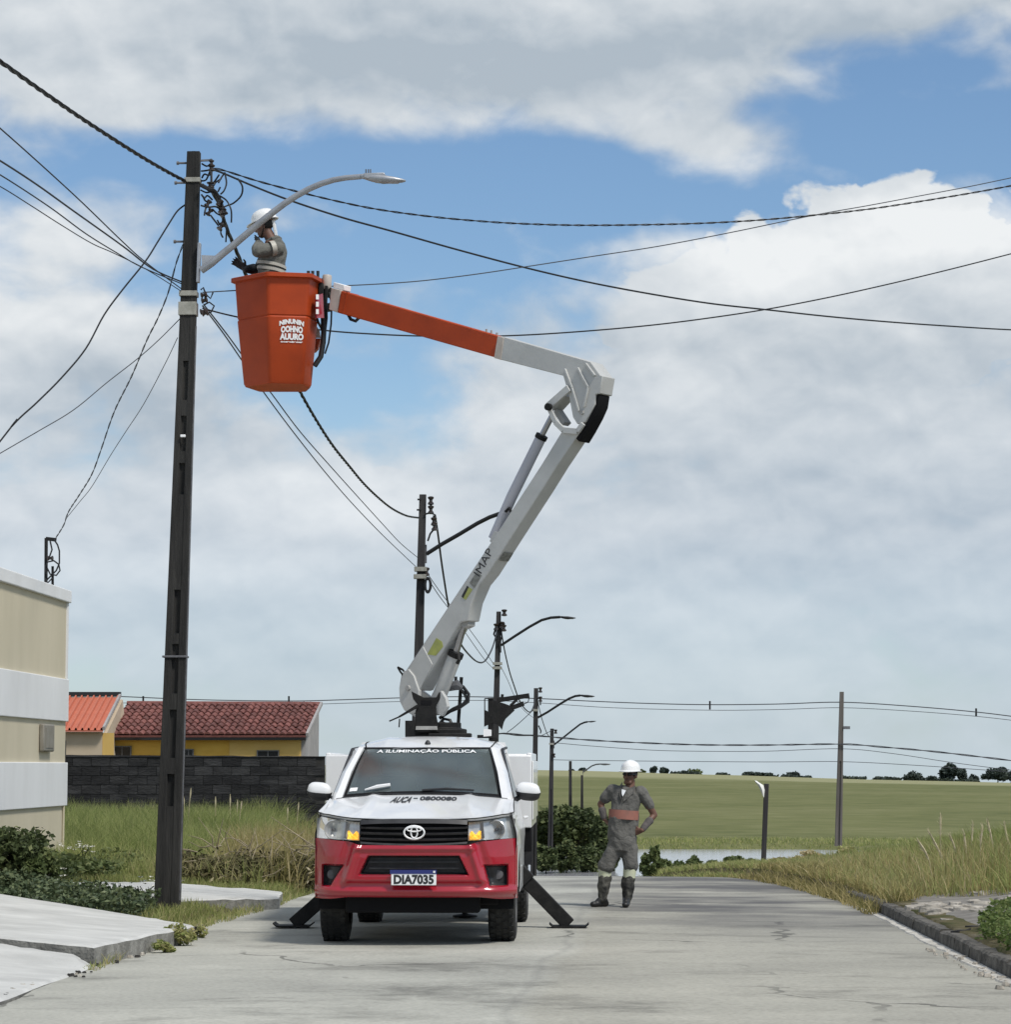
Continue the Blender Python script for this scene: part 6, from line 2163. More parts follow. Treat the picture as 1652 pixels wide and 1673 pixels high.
def fuse(mb, name, m, parent, voxel, smooth=6, folds=0.0, fscale=9.0, seed=0.0):
    """one continuous skin round overlapping volumes"""
    me = mb.mesh(name + '_src', m, 0, parent.location)
    o = bpy.data.objects.new(name + '_src', me)
    COL.objects.link(o)
    r = o.modifiers.new('r', 'REMESH')
    r.mode = 'VOXEL'
    r.voxel_size = voxel
    if smooth:
        s = o.modifiers.new('s', 'SMOOTH')
        s.factor = 0.5
        s.iterations = smooth
    dg = bpy.context.evaluated_depsgraph_get()
    out = bpy.data.meshes.new_from_object(o.evaluated_get(dg))
    bpy.data.objects.remove(o)
    bpy.data.meshes.remove(me)
    out.name = name
    if folds:
        out.calc_loop_triangles()
        nrm = [v.normal.copy() for v in out.vertices]
        for v, n in zip(out.vertices, nrm):
            p = v.co * fscale
            k = mnoise.noise(Vector((p.x, p.y, p.z * 0.55 + seed))) + 0.5 * mnoise.noise(Vector((p.x * 2.3 + 7, p.y * 2.3, p.z * 1.4 + seed)))
            v.co += n * (k * folds)
    out.materials.clear()
    out.materials.append(m)
    out.polygons.foreach_set('use_smooth', [True] * len(out.polygons))
    out.update()
    ob = bpy.data.objects.new(name, out)
    COL.objects.link(ob)
    ob.parent = parent
    return ob


def hand_prims(mb, wrist, dirn, palm_n, thumb_side, s=1.0, curl=0.5, spread=0.35):
    """palm, four unequal fingers with two bends, thumb from the side of the palm"""
    d = Vector(dirn).normalized()
    n = Vector(palm_n)
    n = (n - d * n.dot(d)).normalized()          # the way the palm faces
    w = d.cross(n)
    if w.dot(Vector(thumb_side)) < 0:
        w = -w
    W = Vector(wrist)
    cap_prim(mb, W, 0.026 * s, W + d * 0.03 * s, 0.028 * s, flat=(n, 0.75))
    for k in (-1, 0, 1):
        cap_prim(mb, W + d * 0.02 * s + w * (k * 0.014 * s), 0.020 * s, W + d * 0.085 * s + w * (k * 0.025 * s), 0.017 * s, flat=(n, 0.65))
    for k, ln in zip((1.5, 0.5, -0.5, -1.5), (0.074, 0.082, 0.076, 0.060)):
        p = W + d * 0.090 * s + w * (k * 0.0195 * s)
        fd = (d + w * (k * 0.10 * spread)).normalized()
        a0 = curl * 0.6
        f1 = (fd * math.cos(a0) + n * math.sin(a0))
        f2 = (fd * math.cos(a0 + curl) + n * math.sin(a0 + curl))
        f3 = (fd * math.cos(a0 + 1.8 * curl) + n * math.sin(a0 + 1.8 * curl))
        q1 = p + f1 * ln * 0.45 * s
        q2 = q1 + f2 * ln * 0.32 * s
        q3 = q2 + f3 * ln * 0.23 * s
        cap_prim(mb, p - f1 * 0.01 * s, 0.0098 * s, q1, 0.0090 * s, 8)
        cap_prim(mb, q1, 0.0090 * s, q2, 0.0083 * s, 8)
        cap_prim(mb, q2, 0.0083 * s, q3, 0.0072 * s, 8)
    t0 = W + d * 0.03 * s + w * 0.026 * s
    t1 = t0 + (d * 0.55 + w * 0.75 + n * 0.3).normalized() * 0.042 * s
    t2 = t1 + (d * 0.85 + w * 0.35 + n * 0.35).normalized() * 0.032 * s
    cap_prim(mb, t0, 0.014 * s, t1, 0.0115 * s, 8)
    cap_prim(mb, t1, 0.0115 * s, t2, 0.009 * s, 8)


def head_prims(mb, c, face, up, s=1.0):
    """c: middle of the head; face: direction it looks; returns nothing, adds skull, jaw, nose, ears, brow"""
    f = Vector(face).normalized()
    u = Vector(up); u = (u - f * u.dot(f)).normalized()
    r = f.cross(u)
    R = Matrix((r, f, u)).transposed()

    def P(x, y, z):
        return Vector(c) + (r * x + f * y + u * z) * s
    mb.ball(P(0, -0.012, 0.035), (0.076 * s, 0.094 * s, 0.088 * s), 18, 12, rot=R)
    mb.ball(P(0, 0.022, -0.035), (0.060 * s, 0.066 * s, 0.078 * s), 16, 10, rot=R)
    cap_prim(mb, P(-0.03, 0.060, -0.088), 0.022 * s, P(0.03, 0.060, -0.088), 0.022 * s, 10)
    cap_prim(mb, P(0, 0.085, 0.012), 0.009 * s, P(0, 0.105, -0.026), 0.014 * s, 10)
    for k in (-1, 1):
        cap_prim(mb, P(k * 0.008, 0.095, -0.028), 0.010 * s, P(k * 0.014, 0.090, -0.028), 0.009 * s, 8)
        mb.ball(P(k * 0.040, 0.055, -0.022), (0.024 * s, 0.026 * s, 0.026 * s), 10, 8, rot=R)
        mb.ball(P(k * 0.077, -0.008, -0.008), (0.011 * s, 0.022 * s, 0.034 * s), 10, 8, rot=R)
        cap_prim(mb, P(k * 0.014, 0.084, 0.028), 0.010 * s, P(k * 0.048, 0.068, 0.026), 0.010 * s, 8)
    cap_prim(mb, P(-0.018, 0.083, -0.060), 0.0095 * s, P(0.018, 0.083, -0.060), 0.0095 * s, 8)
    return P, R


def helmet(parent, c, face, up, s=1.0, name='helmet', tail=False):
    f = Vector(face).normalized()
    u = Vector(up); u = (u - f * u.dot(f)).normalized()
    r = f.cross(u)

    def P(x, y, z):
        return Vector(c) + (r * x + f * y + u * z) * s
    mb = MB()
    n = 26
    rs = []
    for z, k in ((0.040, 1.0), (0.055, 1.0), (0.085, 0.97), (0.11, 0.88), (0.135, 0.70), (0.150, 0.45), (0.157, 0.18), (0.158, 0.02)):
        ring = []
        for i in range(n):
            q = 2 * math.pi * i / n
            ridge = 1 + 0.03 * math.exp(-(math.cos(q) / 0.22) ** 2)
            ring.append(P(0.108 * k * math.cos(q), -0.008 + 0.128 * k * math.sin(q), z + 0.006 * math.exp(-(math.cos(q) * k / 0.15) ** 2)))
        rs.append(ring)
    # brim, longer at the front
    def brim(z, g):
        out = []
        for i in range(n):
            q = 2 * math.pi * i / n
            fr = max(0.0, math.sin(q)) ** 1.5
            out.append(P((0.112 + g * 0.014) * math.cos(q), -0.008 + (0.132 + g * 0.014) * math.sin(q) + g * 0.042 * fr, z - g * 0.016 * fr))
        return out
    rs = [brim(0.032, 0.4), brim(0.034, 1.0), brim(0.042, 1.0)] + rs
    mb.rings(rs, False)
    mb.rings([brim(0.033, 0.38), [P(0.10 * math.cos(2 * math.pi * i / n), -0.008 + 0.12 * math.sin(2 * math.pi * i / n), 0.045) for i in range(n)]], False)
    return mb.build(name, M_HELM, parent, parent.location, smooth=50)


# ---- the man standing in the road
YM = 30.9
KX = F_PX / YM


def mp_(px, py, dy=0.0):
    return at(px, py, YM + dy)


man = thing('person', (mp_(1004, 1480).x, YM, float(road_z(YM)) + 0.012), 'worker in white helmet and grey uniform standing on the road, hands on hips', 'person', 'line workers')
gz_ = man.location.z
FACE = Vector((-0.42, -0.90, 0.03))
UPH = Vector((0.03, 0.0, 1.0))
SIDE = Vector((1.0, 0.12, 0))
# skin: head, neck, elbows, forearms, hands as one body
hc_ = mp_(1029.5, 1266)
nk = mp_(1028, 1287)
shl, shr = mp_(1000, 1291, 0.02), mp_(1049.5, 1295, 0.0)
ell, elr = mp_(981.5, 1313, 0.06), mp_(1069, 1331, 0.05)
wrl, wrr = mp_(988, 1338, 0.02), mp_(1049, 1356, -0.07)
hip = mp_(1018, 1362)
b = MB()
P, R = head_prims(b, hc_, FACE, UPH, 0.97)
cap_prim(b, hc_ + Vector((0.005, 0.02, -0.07)), 0.054, nk + Vector((0.0, 0.0, -0.04)), 0.062)
torso_prim(b, [(mp_(1020, 1358), 0.13, 0.09), (mp_(1020, 1330), 0.125, 0.088), (mp_(1025, 1300), 0.14, 0.085), (mp_(1026, 1290), 0.12, 0.07)], SIDE)
for sh, el, wr, ps_ in ((shl, ell, wrl, -1), (shr, elr, wrr, 1)):
    cap_prim(b, sh, 0.050, el, 0.038)
    cap_prim(b, el, 0.038, wr, 0.029)
for sx, kx in ((-1, (989, 1424)), (1, (1028, 1424))):
    cap_prim(b, mp_(1018 + sx * 10, 1372), 0.075, mp_(*kx), 0.055)
    cap_prim(b, mp_(*kx), 0.052, mp_(kx[0] - 2, 1460), 0.04)
hand_prims(b, wrl, (mp_(1002, 1354) - wrl), Vector((0.6, 0.3, 0.4)), Vector((0.2, 0.6, 0.5)), 0.95, 0.35)
hand_prims(b, wrr, (mp_(1030, 1362) - wrr) + Vector((0, -0.03, 0)), Vector((0, 0.9, 0.1)), Vector((0.1, 0.2, 1.0)), 0.95, 0.35)
bodym = fuse(b, 'body', M_SKIN, man, 0.0075, 3)
# mouth, sunglasses, hair
MB().beam(P(-0.020, 0.094, -0.060), P(0.020, 0.094, -0.060), 0.010, 0.007, (0, 0, 1)).build('mouth', M_LIP, bodym, man.location, bevel=0.002)
g = MB()
for k in (-1, 1):
    c = P(k * 0.032, 0.084, 0.010)
    g.ball(c, (0.027, 0.012, 0.019), 12, 8, rot=R)
    g.beam(P(k * 0.055, 0.074, 0.012), P(k * 0.080, 0.0, 0.010), 0.006, 0.012, (1, 0, 0))
g.beam(P(-0.012, 0.093, 0.013), P(0.012, 0.093, 0.013), 0.006, 0.006, (0, 0, 1))
g.build('sunglasses', M_SHADES, man, man.location)
h = MB().ball(P(0, -0.020, 0.020), (0.079, 0.090, 0.075), 16, 10, rot=R)
h.build('hair', M_HAIR, man, man.location)
helmet(man, P(0, -0.004, 0.012), FACE, UPH, 1.0)
# shirt with short sleeves and a collar
b = MB()
torso_prim(b, [(mp_(1017, 1373), 0.160, 0.115), (mp_(1018, 1355), 0.168, 0.125), (mp_(1019, 1337), 0.165, 0.130), (mp_(1021, 1320), 0.155, 0.118), (mp_(1023, 1304), 0.165, 0.112), (mp_(1024.5, 1294), 0.155, 0.095), (mp_(1027, 1286), 0.085, 0.070)], SIDE, pw=0.9)
for sh, el, k in ((shl, ell, 0.62), (shr, elr, 0.58)):
    cap_prim(b, sh.lerp(nk, 0.22), 0.070, sh, 0.070)
    cap_prim(b, sh, 0.070, sh.lerp(el, k), 0.058)
shirt = fuse(b, 'shirt', M_UNI, man, 0.011, 3, 0.020, 9.0, 1.0)
# collar flaps and the white undershirt at the neck
ff = (FACE + Vector((0.1, 0, 0))).normalized()
m = MB()
m.prism([mp_(1016, 1289, -0.100), mp_(1023, 1291, -0.108), mp_(1021, 1295, -0.122), mp_(1017.5, 1301, -0.128), mp_(1016, 1296, -0.118)], (0.0, 0.035, 0))
m.build('undershirt', M_TSHIRT, man, man.location, smooth=0)
m = MB()
m.prism([mp_(1013, 1283, -0.03), mp_(1017, 1277, -0.02), mp_(1016, 1290, -0.105), mp_(1016, 1308, -0.135), mp_(1012, 1298, -0.118)], (0.0, 0.02, 0))
m.build('collar', M_UNI, shirt, man.location)
m = MB()
m.prism([mp_(1024, 1289, -0.105), mp_(1039, 1283, -0.03), mp_(1036, 1295, -0.105), mp_(1018, 1310, -0.135)], (0.0, 0.02, 0))
m.build('collar', M_UNI, shirt, man.location)
# the reddish band across the belly, pocket flap
def belly(px0, px1, py0, py1, name, m_, grow, slope=0.0):
    mb = MB()
    rs = []
    for py in np.linspace(py0, py1, 4):
        c = mp_(1018.8 + (1337 - py) * 0.06, py)
        s = SIDE.normalized(); f_ = Vector((0, 0, 1)).cross(s)
        rs.append([c + s * ((0.160 + grow) * math.cos(q)) + f_ * ((0.124 + grow) * math.sin(q)) + Vector((0, 0, slope * math.cos(q))) for q in [2 * math.pi * k / 28 for k in range(28)]])
    mb.rings(rs, False)
    return mb.build(name, m_, shirt, man.location, smooth=60)


belly(0, 0, 1323, 1338, 'reflective_band', M_BANDR, 0.012, -0.012)
# trousers
b = MB()
torso_prim(b, [(mp_(1018, 1366), 0.150, 0.110), (mp_(1018, 1376), 0.158, 0.115), (mp_(1018, 1390), 0.160, 0.112)], SIDE)
cap_prim(b, mp_(1006, 1386), 0.100, mp_(990, 1415, -0.01), 0.096)
cap_prim(b, mp_(1029, 1386), 0.098, mp_(1030, 1413, -0.02), 0.092)
tr = fuse(b, 'trousers', M_UNI, man, 0.011, 3, 0.020, 8.0, 5.0)
legs = (((989.5, 1419), (985, 1466), 0.0), ((1029.5, 1418), (1024, 1469), -0.02))
for (k0, k1, dy) in legs:
    a, c = mp_(*k0, dy), mp_(*k1, dy)
    MB().tube([a, a.lerp(c, 0.30)], [0.076, 0.070], 18).build('reflective_band', M_BANDY, tr, man.location)
    b = MB()
    cap_prim(b, a.lerp(c, 0.34), 0.076, a.lerp(c, 0.62), 0.072)
    cap_prim(b, a.lerp(c, 0.62), 0.070, c, 0.052)
    fuse(b, 'gaiter', M_GAITER, man, 0.010, 3, 0.018, 13.0, k0[0])
for ank, toe, dy in (((985, 1467), (969.5, 1476.5), 0.0), ((1024, 1470), (1021.5, 1479), -0.02)):
    a, t = mp_(*ank, dy), mp_(*toe, dy)
    a.z = max(a.z, gz_ + 0.10)
    t = Vector((t.x, t.y - (0.05 if ank[0] < 1000 else 0.17), gz_ + 0.035))
    heel = Vector((a.x + (0.03 if ank[0] < 1000 else 0), a.y + 0.05, gz_ + 0.04))
    b = MB()
    cap_prim(b, a, 0.045, heel, 0.042)
    cap_prim(b, heel, 0.042, t, 0.040, flat=((0, 0, 1), 0.85))
    cap_prim(b, a, 0.042, t.lerp(heel, 0.4) + Vector((0, 0, 0.02)), 0.040)
    o = fuse(b, 'boot', M_BOOT, man, 0.009, 3)
# pushed-up sleeve on the forearms
for el, wr in ((ell, wrl), (elr, wrr)):
    b = MB()
    cap_prim(b, el.lerp(wr, 0.38), 0.046, el.lerp(wr, 0.90), 0.038)
    fuse(b, 'forearm_sleeve', M_SLEEVE, man, 0.009, 3, 0.005, 16.0)

# ---- the worker in the bucket, seen from his left side
YW2 = bc.y
KB = F_PX / YW2


def wp_(px, py, dy=0.0):
    return at(px, py, YW2 + dy)


wk = thing('person', (wp_(440, 500).x, YW2 + 0.02, bz_bot + 0.032), 'worker in white helmet and grey jacket standing in the orange bucket, facing the pole', 'person', 'line workers')
FACE2 = Vector((-0.95, 0.22, -0.22))
UP2 = Vector((-0.22, 0, 0.97))
SIDE2 = Vector((0.15, 0.99, 0))
hc2 = wp_(432, 371, 0.0)
b = MB()
P2, R2 = head_prims(b, hc2, FACE2, UP2, 1.02)
nk2 = wp_(443, 392, 0.0)
cap_prim(b, hc2 + Vector((0.03, 0, -0.05)), 0.056, nk2, 0.064)
torso_prim(b, [(wp_(443, 470), 0.15, 0.10), (wp_(444, 440), 0.15, 0.105), (wp_(446, 412), 0.16, 0.10), (wp_(446, 396), 0.13, 0.08)], SIDE2)
for dy in (-0.10, 0.10):
    cap_prim(b, wp_(443, 475, dy), 0.085, wp_(437, 545, dy), 0.06)
    cap_prim(b, wp_(437, 545, dy), 0.058, Vector((wp_(441, 600, dy).x, YW2 + dy, bz_bot + 0.10)), 0.045)
body2 = fuse(b, 'body', M_SKIN, wk, 0.0085, 3)
MB().ball(P2(0, -0.022, 0.022), (0.080, 0.090, 0.072), 14, 10, rot=R2).build('hair', M_HAIR, wk, wk.location)
helmet(wk, P2(0, -0.004, 0.020), FACE2, UP2, 1.12)
# nape guard and chin strap hanging from the helmet
m = MB()
rs = []
for t, w in ((0.0, 0.055), (0.5, 0.05), (1.0, 0.045)):
    c = P2(0.03, -0.105 + 0.01 * t, 0.04 - 0.17 * t)
    rs.append([c + Vector((-0.014, -w, 0)), c + Vector((0.016, -w, 0)), c + Vector((0.02, w, 0)), c + Vector((-0.012, w, 0))])
m.rings(rs, True)
m.build('nape_guard', M_HELM, wk, wk.location, bevel=0.006)
MB().tube([P2(-0.085, -0.03, 0.03), P2(-0.078, 0.0, -0.05), P2(-0.03, 0.055, -0.108)], 0.006, 6).build('chin_strap', M_HAIR, wk, wk.location)
# jacket
shN, shF = wp_(452, 405, -0.17), wp_(446, 404, 0.17)
elN = wp_(421, 411, -0.26)
haN = wp_(424, 398, -0.05)
elF = wp_(424, 440, 0.22)
wrF = wp_(402, 440, 0.06)
b = MB()
torso_prim(b, [(wp_(442, 478), 0.185, 0.135), (wp_(443, 452), 0.185, 0.142), (wp_(445, 432), 0.182, 0.138), (wp_(449, 412), 0.190, 0.122), (wp_(450, 400), 0.165, 0.095), (wp_(446, 391), 0.09, 0.085)], SIDE2, pw=0.9)
cap_prim(b, shN + Vector((0, 0.03, 0.0)), 0.082, elN, 0.064)
cap_prim(b, elN, 0.063, elN.lerp(haN, 0.8), 0.054)
cap_prim(b, shF, 0.085, elF, 0.068)
cap_prim(b, elF, 0.066, elF.lerp(wrF, 0.5), 0.055)
jk2 = fuse(b, 'jacket', M_UNI2, wk, 0.011, 3, 0.020, 8.0, 2.0)
cl = MB()
cl.tube([wp_(437, 396, -0.06), wp_(445, 391, -0.10), wp_(454, 389, -0.06), wp_(457, 391, 0.04)], 0.028, 8)
cl.build('collar', M_UNI2, jk2, wk.location)
for py0, py1 in ((431.5, 436.5), (440, 445)):
    mb = MB()
    rs = []
    for py in (py0, (py0 + py1) / 2, py1):
        c = wp_(443.8, py)
        f_ = Vector((1, -0.15, 0)).normalized(); s_ = Vector((0.15, 1, 0)).normalized()
        rs.append([c + f_ * (0.156 * math.copysign(abs(math.cos(q)) ** 0.9, math.cos(q))) + s_ * (0.200 * math.copysign(abs(math.sin(q)) ** 0.9, math.sin(q))) + Vector((0, 0, 0.045 * (math.cos(q)) - 0.0)) * -0.6 for q in [2 * math.pi * k / 28 for k in range(28)]])
    mb.rings(rs, False)
    mb.build('reflective_band', M_BANDG, jk2, wk.location, smooth=60)
# shiny patch on the upper arm
mb = MB()
ax = (elN - shN).normalized()
a_, b_ = ax.orthogonal().normalized(), ax.cross(ax.orthogonal().normalized())
rs = []
for t in (0.10, 0.22, 0.34):
    c = shN.lerp(elN, t)
    rs.append([c + (a_ * math.cos(q) + b_ * math.sin(q)) * 0.084 for q in [2 * math.pi * k / 18 for k in range(18)]])
mb.rings(rs, False)
mb.build('sleeve_band', M_BANDG, jk2, wk.location, smooth=60)
# trousers (inside the bucket) and boots
b = MB()
torso_prim(b, [(wp_(443, 468), 0.17, 0.13), (wp_(443, 484), 0.17, 0.125)], SIDE2)
for dy in (-0.10, 0.10):
    cap_prim(b, wp_(443, 484, dy), 0.10, wp_(438, 545, dy), 0.078)
    cap_prim(b, wp_(438, 545, dy), 0.076, Vector((wp_(441, 600, dy).x, YW2 + dy, bz_bot + 0.16)), 0.066)
fuse(b, 'trousers', M_UNI2, wk, 0.014, 3)
for dy in (-0.10, 0.10):
    x = wp_(441, 600, dy).x
    b = MB()
    cap_prim(b, (x, YW2 + dy, bz_bot + 0.15), 0.055, (x + 0.02, YW2 + dy, bz_bot + 0.08), 0.046)
    cap_prim(b, (x + 0.02, YW2 + dy, bz_bot + 0.077), 0.044, (x - 0.15, YW2 + dy, bz_bot + 0.072), 0.04)
    fuse(b, 'boot', M_BOOT, wk, 0.01, 3)
# long gloves: the far arm reaching down left to the work, the near hand tucked to the chest
b = MB()
cap_prim(b, elF.lerp(wrF, 0.45), 0.062, wrF, 0.042)
hand_prims(b, wrF, wp_(384, 427, 0.0) - wrF, Vector((0.2, -0.7, -0.5)), Vector((0.2, 0, 1)), 1.15, 0.22, 1.0)
fuse(b, 'glove', M_GLOVE, wk, 0.008, 2)
b = MB()
cap_prim(b, elN.lerp(haN, 0.70), 0.058, haN, 0.04)
hand_prims(b, haN, Vector((-0.1, 0.8, 0.45)), Vector((-0.8, 0, -0.3)), Vector((0, 0, 1)), 1.1, 0.5)
fuse(b, 'glove', M_GLOVE, wk, 0.008, 2)
# ------------------------------------------------------------------ grass, weeds, shrubs, trees
M_GRASS = leafmat('tall_grass', [(0.0, (0.17, 0.21, 0.062)), (0.35, (0.32, 0.36, 0.125)), (0.62, (0.46, 0.44, 0.20)), (0.82, (0.44, 0.385, 0.19)), (1.0, (0.62, 0.53, 0.33))], 0.5, 0.8)
M_DRYGRASS = leafmat('dry_grass', [(0.0, (0.17, 0.17, 0.055)), (0.35, (0.34, 0.29, 0.12)), (0.7, (0.52, 0.43, 0.22)), (1.0, (0.66, 0.57, 0.37))], 0.45, 0.85)
M_GREENG = leafmat('low_green', [(0.0, (0.020, 0.034, 0.012)), (0.5, (0.045, 0.072, 0.022)), (1.0, (0.095, 0.120, 0.040))], 0.25, 0.7)
M_LEAFD = leafmat('dark_leaf', [(0.0, (0.034, 0.046, 0.019)), (0.5, (0.080, 0.105, 0.040)), (1.0, (0.21, 0.23, 0.10))], 0.2, 0.6)
M_LEAFM = leafmat('mid_leaf', [(0.0, (0.050, 0.070, 0.026)), (0.5, (0.110, 0.145, 0.052)), (1.0, (0.22, 0.24, 0.10))], 0.25, 0.6)
M_WEED = leafmat('bright_weed_leaf', [(0.0, (0.045, 0.070, 0.020)), (0.5, (0.10, 0.150, 0.038)), (1.0, (0.20, 0.23, 0.085))], 0.3, 0.6)
M_LEAFB = leafmat('blue_green_leaf', [(0.0, (0.030, 0.045, 0.026)), (0.5, (0.070, 0.100, 0.050)), (1.0, (0.17, 0.20, 0.10))], 0.2, 0.5)
M_LEAFFAR = leafmat('far_tree_leaf', [(0.0, (0.030, 0.044, 0.040)), (0.5, (0.050, 0.068, 0.058)), (1.0, (0.080, 0.098, 0.078))], 0.15, 0.7)  # blue-grey distance haze is mixed into these leaf colours
M_BRUSH = leafmat('dead_brush', [(0.0, (0.030, 0.028, 0.014)), (0.55, (0.085, 0.078, 0.036)), (0.85, (0.19, 0.16, 0.085)), (1.0, (0.38, 0.33, 0.23))], 0.0, 0.95)
M_FLOWER = mat('white_flower', (0.75, 0.74, 0.68), (0.60, 0.60, 0.50), 20, 0.8)
M_BARK = mat('dark_bark', (0.030, 0.024, 0.018), (0.06, 0.05, 0.038), 12, 0.95)
M_STRAW = mat('straw_stalk', (0.36, 0.30, 0.17), (0.46, 0.40, 0.25), 10, 0.9)
M_TWIG = mat('dry_twig', (0.16, 0.13, 0.085), (0.34, 0.29, 0.20), 5, 0.95)
M_PLUME = mat('pale_seed_plume', (0.42, 0.36, 0.22), (0.55, 0.48, 0.33), 20, 0.95)


def blades(name, xy, h, m, tint, width=0.006, lean=0.55, mats=None, z=None, rng=RNG):
    """a bent blade of three faces for every root"""
    n = len(xy)
    x, y = xy[:, 0], xy[:, 1]
    zz = land_z(x, y) - 0.01 if z is None else z
    az = rng.uniform(0, 2 * math.pi, n)
    ln = rng.gamma(2.0, lean / 2.0, n)
    dx, dy = np.cos(az) * ln * h, np.sin(az) * ln * h
    fa = rng.uniform(0, 2 * math.pi, n)
    wx, wy = np.cos(fa) * width, np.sin(fa) * width
    V = np.zeros((n, 5, 3), dtype=np.float32)
    V[:, 0] = np.stack([x - wx, y - wy, zz], 1)
    V[:, 1] = np.stack([x + wx, y + wy, zz], 1)
    V[:, 2] = np.stack([x - wx * 0.8 + dx * 0.35, y - wy * 0.8 + dy * 0.35, zz + h * 0.55], 1)
    V[:, 3] = np.stack([x + wx * 0.8 + dx * 0.35, y + wy * 0.8 + dy * 0.35, zz + h * 0.55], 1)
    V[:, 4] = np.stack([x + dx, y + dy, zz + h], 1)
    b = np.arange(n)[:, None] * 5
    T = np.concatenate([b + np.array([[0, 1, 3]]), b + np.array([[0, 3, 2]]), b + np.array([[2, 3, 4]])])
    me = fast_mesh(name, V.reshape(-1, 3), T, m, np.repeat(tint, 5))
    o = link(name, me)
    o['kind'] = 'stuff'
    return o


def scatter(x0, x1, y0, y1, n, keep=None):
    p = np.stack([RNG.uniform(x0, x1, n), RNG.uniform(y0, y1, n)], 1)
    if keep is not None:
        p = p[keep(p[:, 0], p[:, 1])]
    return p


def vnoise(x, y, s, seed=0.0):
    return 0.5 + 0.25 * (np.sin(x * s * 1.3 + seed) * np.cos(y * s * 0.9 + seed * 2) + np.sin(x * s * 2.7 + y * s * 1.9 + seed * 3) * 0.7 + np.cos(y * s * 3.1 - x * s * 2.2 + seed) * 0.5)


# --- left lot: tall grass up to the black wall
L0 = lambda x, y: (x < road_l(y) - 0.45) & ~((x > -6.6) & (y < 33.5)) & (y > 33.0 + np.clip(-x - 7.0, 0, 1) * 4)
xy = scatter(-12.2, -3.3, 33, 56.8, 74000, L0)
t = np.clip(0.30 + 0.5 * (vnoise(xy[:, 0], xy[:, 1], 0.9, 2) - 0.5) + 0.30 * smoothstep(-5.8, -4.3, xy[:, 0]) + RNG.normal(0, 0.14, len(xy)), 0, 1)
hh = (0.42 + 0.32 * vnoise(xy[:, 0], xy[:, 1], 0.7, 1)) * RNG.uniform(0.55, 1.2, len(xy)) * (0.55 + 0.45 * smoothstep(35, 43, xy[:, 1]))
blades('tall_grass', xy, hh, M_GRASS, t, 0.0065)
# dry fringe by the truck
xy = scatter(-5.0, -3.0, 33.8, 47, 15000, lambda x, y: (x < road_l(y) - 0.10) & (y > 36 - 3.0 * smoothstep(-4.4, -3.8, x)))
hh = RNG.uniform(0.25, 0.75, len(xy)) * (0.7 + 0.5 * vnoise(xy[:, 0], xy[:, 1], 1.1, 4))
blades('dry_grass', xy, hh, M_DRYGRASS, np.clip(RNG.normal(0.45, 0.22, len(xy)), 0, 1), 0.006, 0.45)
# low grass round the pole, along the verge and between the slabs
def verge(x, y):
    d = road_l(y) - x
    slab1 = (y < 25.4 + np.clip(-3.9 - x, 0, 6) * 0.52) & (y < 27.0 + 0 * y) & (x > -9.6)
    slab2 = (y > 28.7 + np.clip(x + 4.45, -5, 2) * 1.9 - 0.0) & (y < 32.4) & (x > -6.1) & (x < -3.5) & (y > 29.0)
    return (d > 0.0) & ~slab1 & ~slab2
xy = scatter(-8.2, -3.3, 24.8, 35.5, 60000, verge)
hh = RNG.uniform(0.03, 0.13, len(xy)) * (0.6 + 0.9 * vnoise(xy[:, 0], xy[:, 1], 1.6, 7))
blades('low_grass', xy, hh, M_GRASS, np.clip(RNG.normal(0.38, 0.2, len(xy)), 0, 1), 0.0055, 0.5)
# scraps in the gutter on the left
xy = scatter(-4.15, -3.55, 21.3, 33, 5200, lambda x, y: np.abs(x - road_l(y) - 0.02) < 0.07 + 0.10 * vnoise(x * 0, y, 2.2, 3) * (y > 24))
blades('kerb_weeds', xy, RNG.uniform(0.02, 0.10, len(xy)) * (0.5 + vnoise(xy[:, 0], xy[:, 1], 2, 9)), M_GRASS, np.clip(RNG.normal(0.5, 0.25, len(xy)), 0, 1), 0.005, 0.6, z=road_z(xy[:, 1]) + 0.0)

# --- right bank
SIL = ([960, 1180, 1240, 1300, 1390, 1480, 1560, 1652, 2600], [1440, 1432, 1419, 1408, 1396, 1382, 1364, 1348, 1315])


def skyline_room(p):
    """how tall the grass stands: low at the roadside and the crest, rising up the bank"""
    px = 960 + p[:, 0] * F_PX / p[:, 1]
    s = np.interp(px, *SIL) + RNG.normal(0, 7, len(p))
    top = 1.6 - (s - HORIZON) * p[:, 1] / F_PX
    return np.clip(top - land_z(p[:, 0], p[:, 1]), RNG.uniform(0.03, 0.13, len(p)) * np.where(p[:, 1] > 39, 0.4, 1.0), 0.85)


def bank(x, y):
    d = x - road_r(y)
    bare = (y < 29.3 + 0.5 * np.sin(x * 2.1)) & (d > 0.15)
    return (d > 0.16) & ~bare
xy = scatter(1.0, 16, 23.0, 62, 125000, bank)
d = xy[:, 0] - road_r(xy[:, 1])
dry = smoothstep(3.2, 0.8, d + (38 - xy[:, 1]) * 0.10) * 0.55
t = np.clip(0.21 + dry * 0.6 + 0.45 * (vnoise(xy[:, 0], xy[:, 1], 0.8, 5) - 0.5) + RNG.normal(0, 0.13, len(xy)), 0, 1)
hh = (0.30 + 0.42 * vnoise(xy[:, 0], xy[:, 1], 0.6, 3)) * RNG.uniform(0.5, 1.15, len(xy)) * (0.45 + 0.55 * smoothstep(0.3, 2.2, d)) * 0.95
hh = np.minimum(hh, skyline_room(xy))
blades('tall_grass', xy, hh, M_GRASS, t, 0.0065)
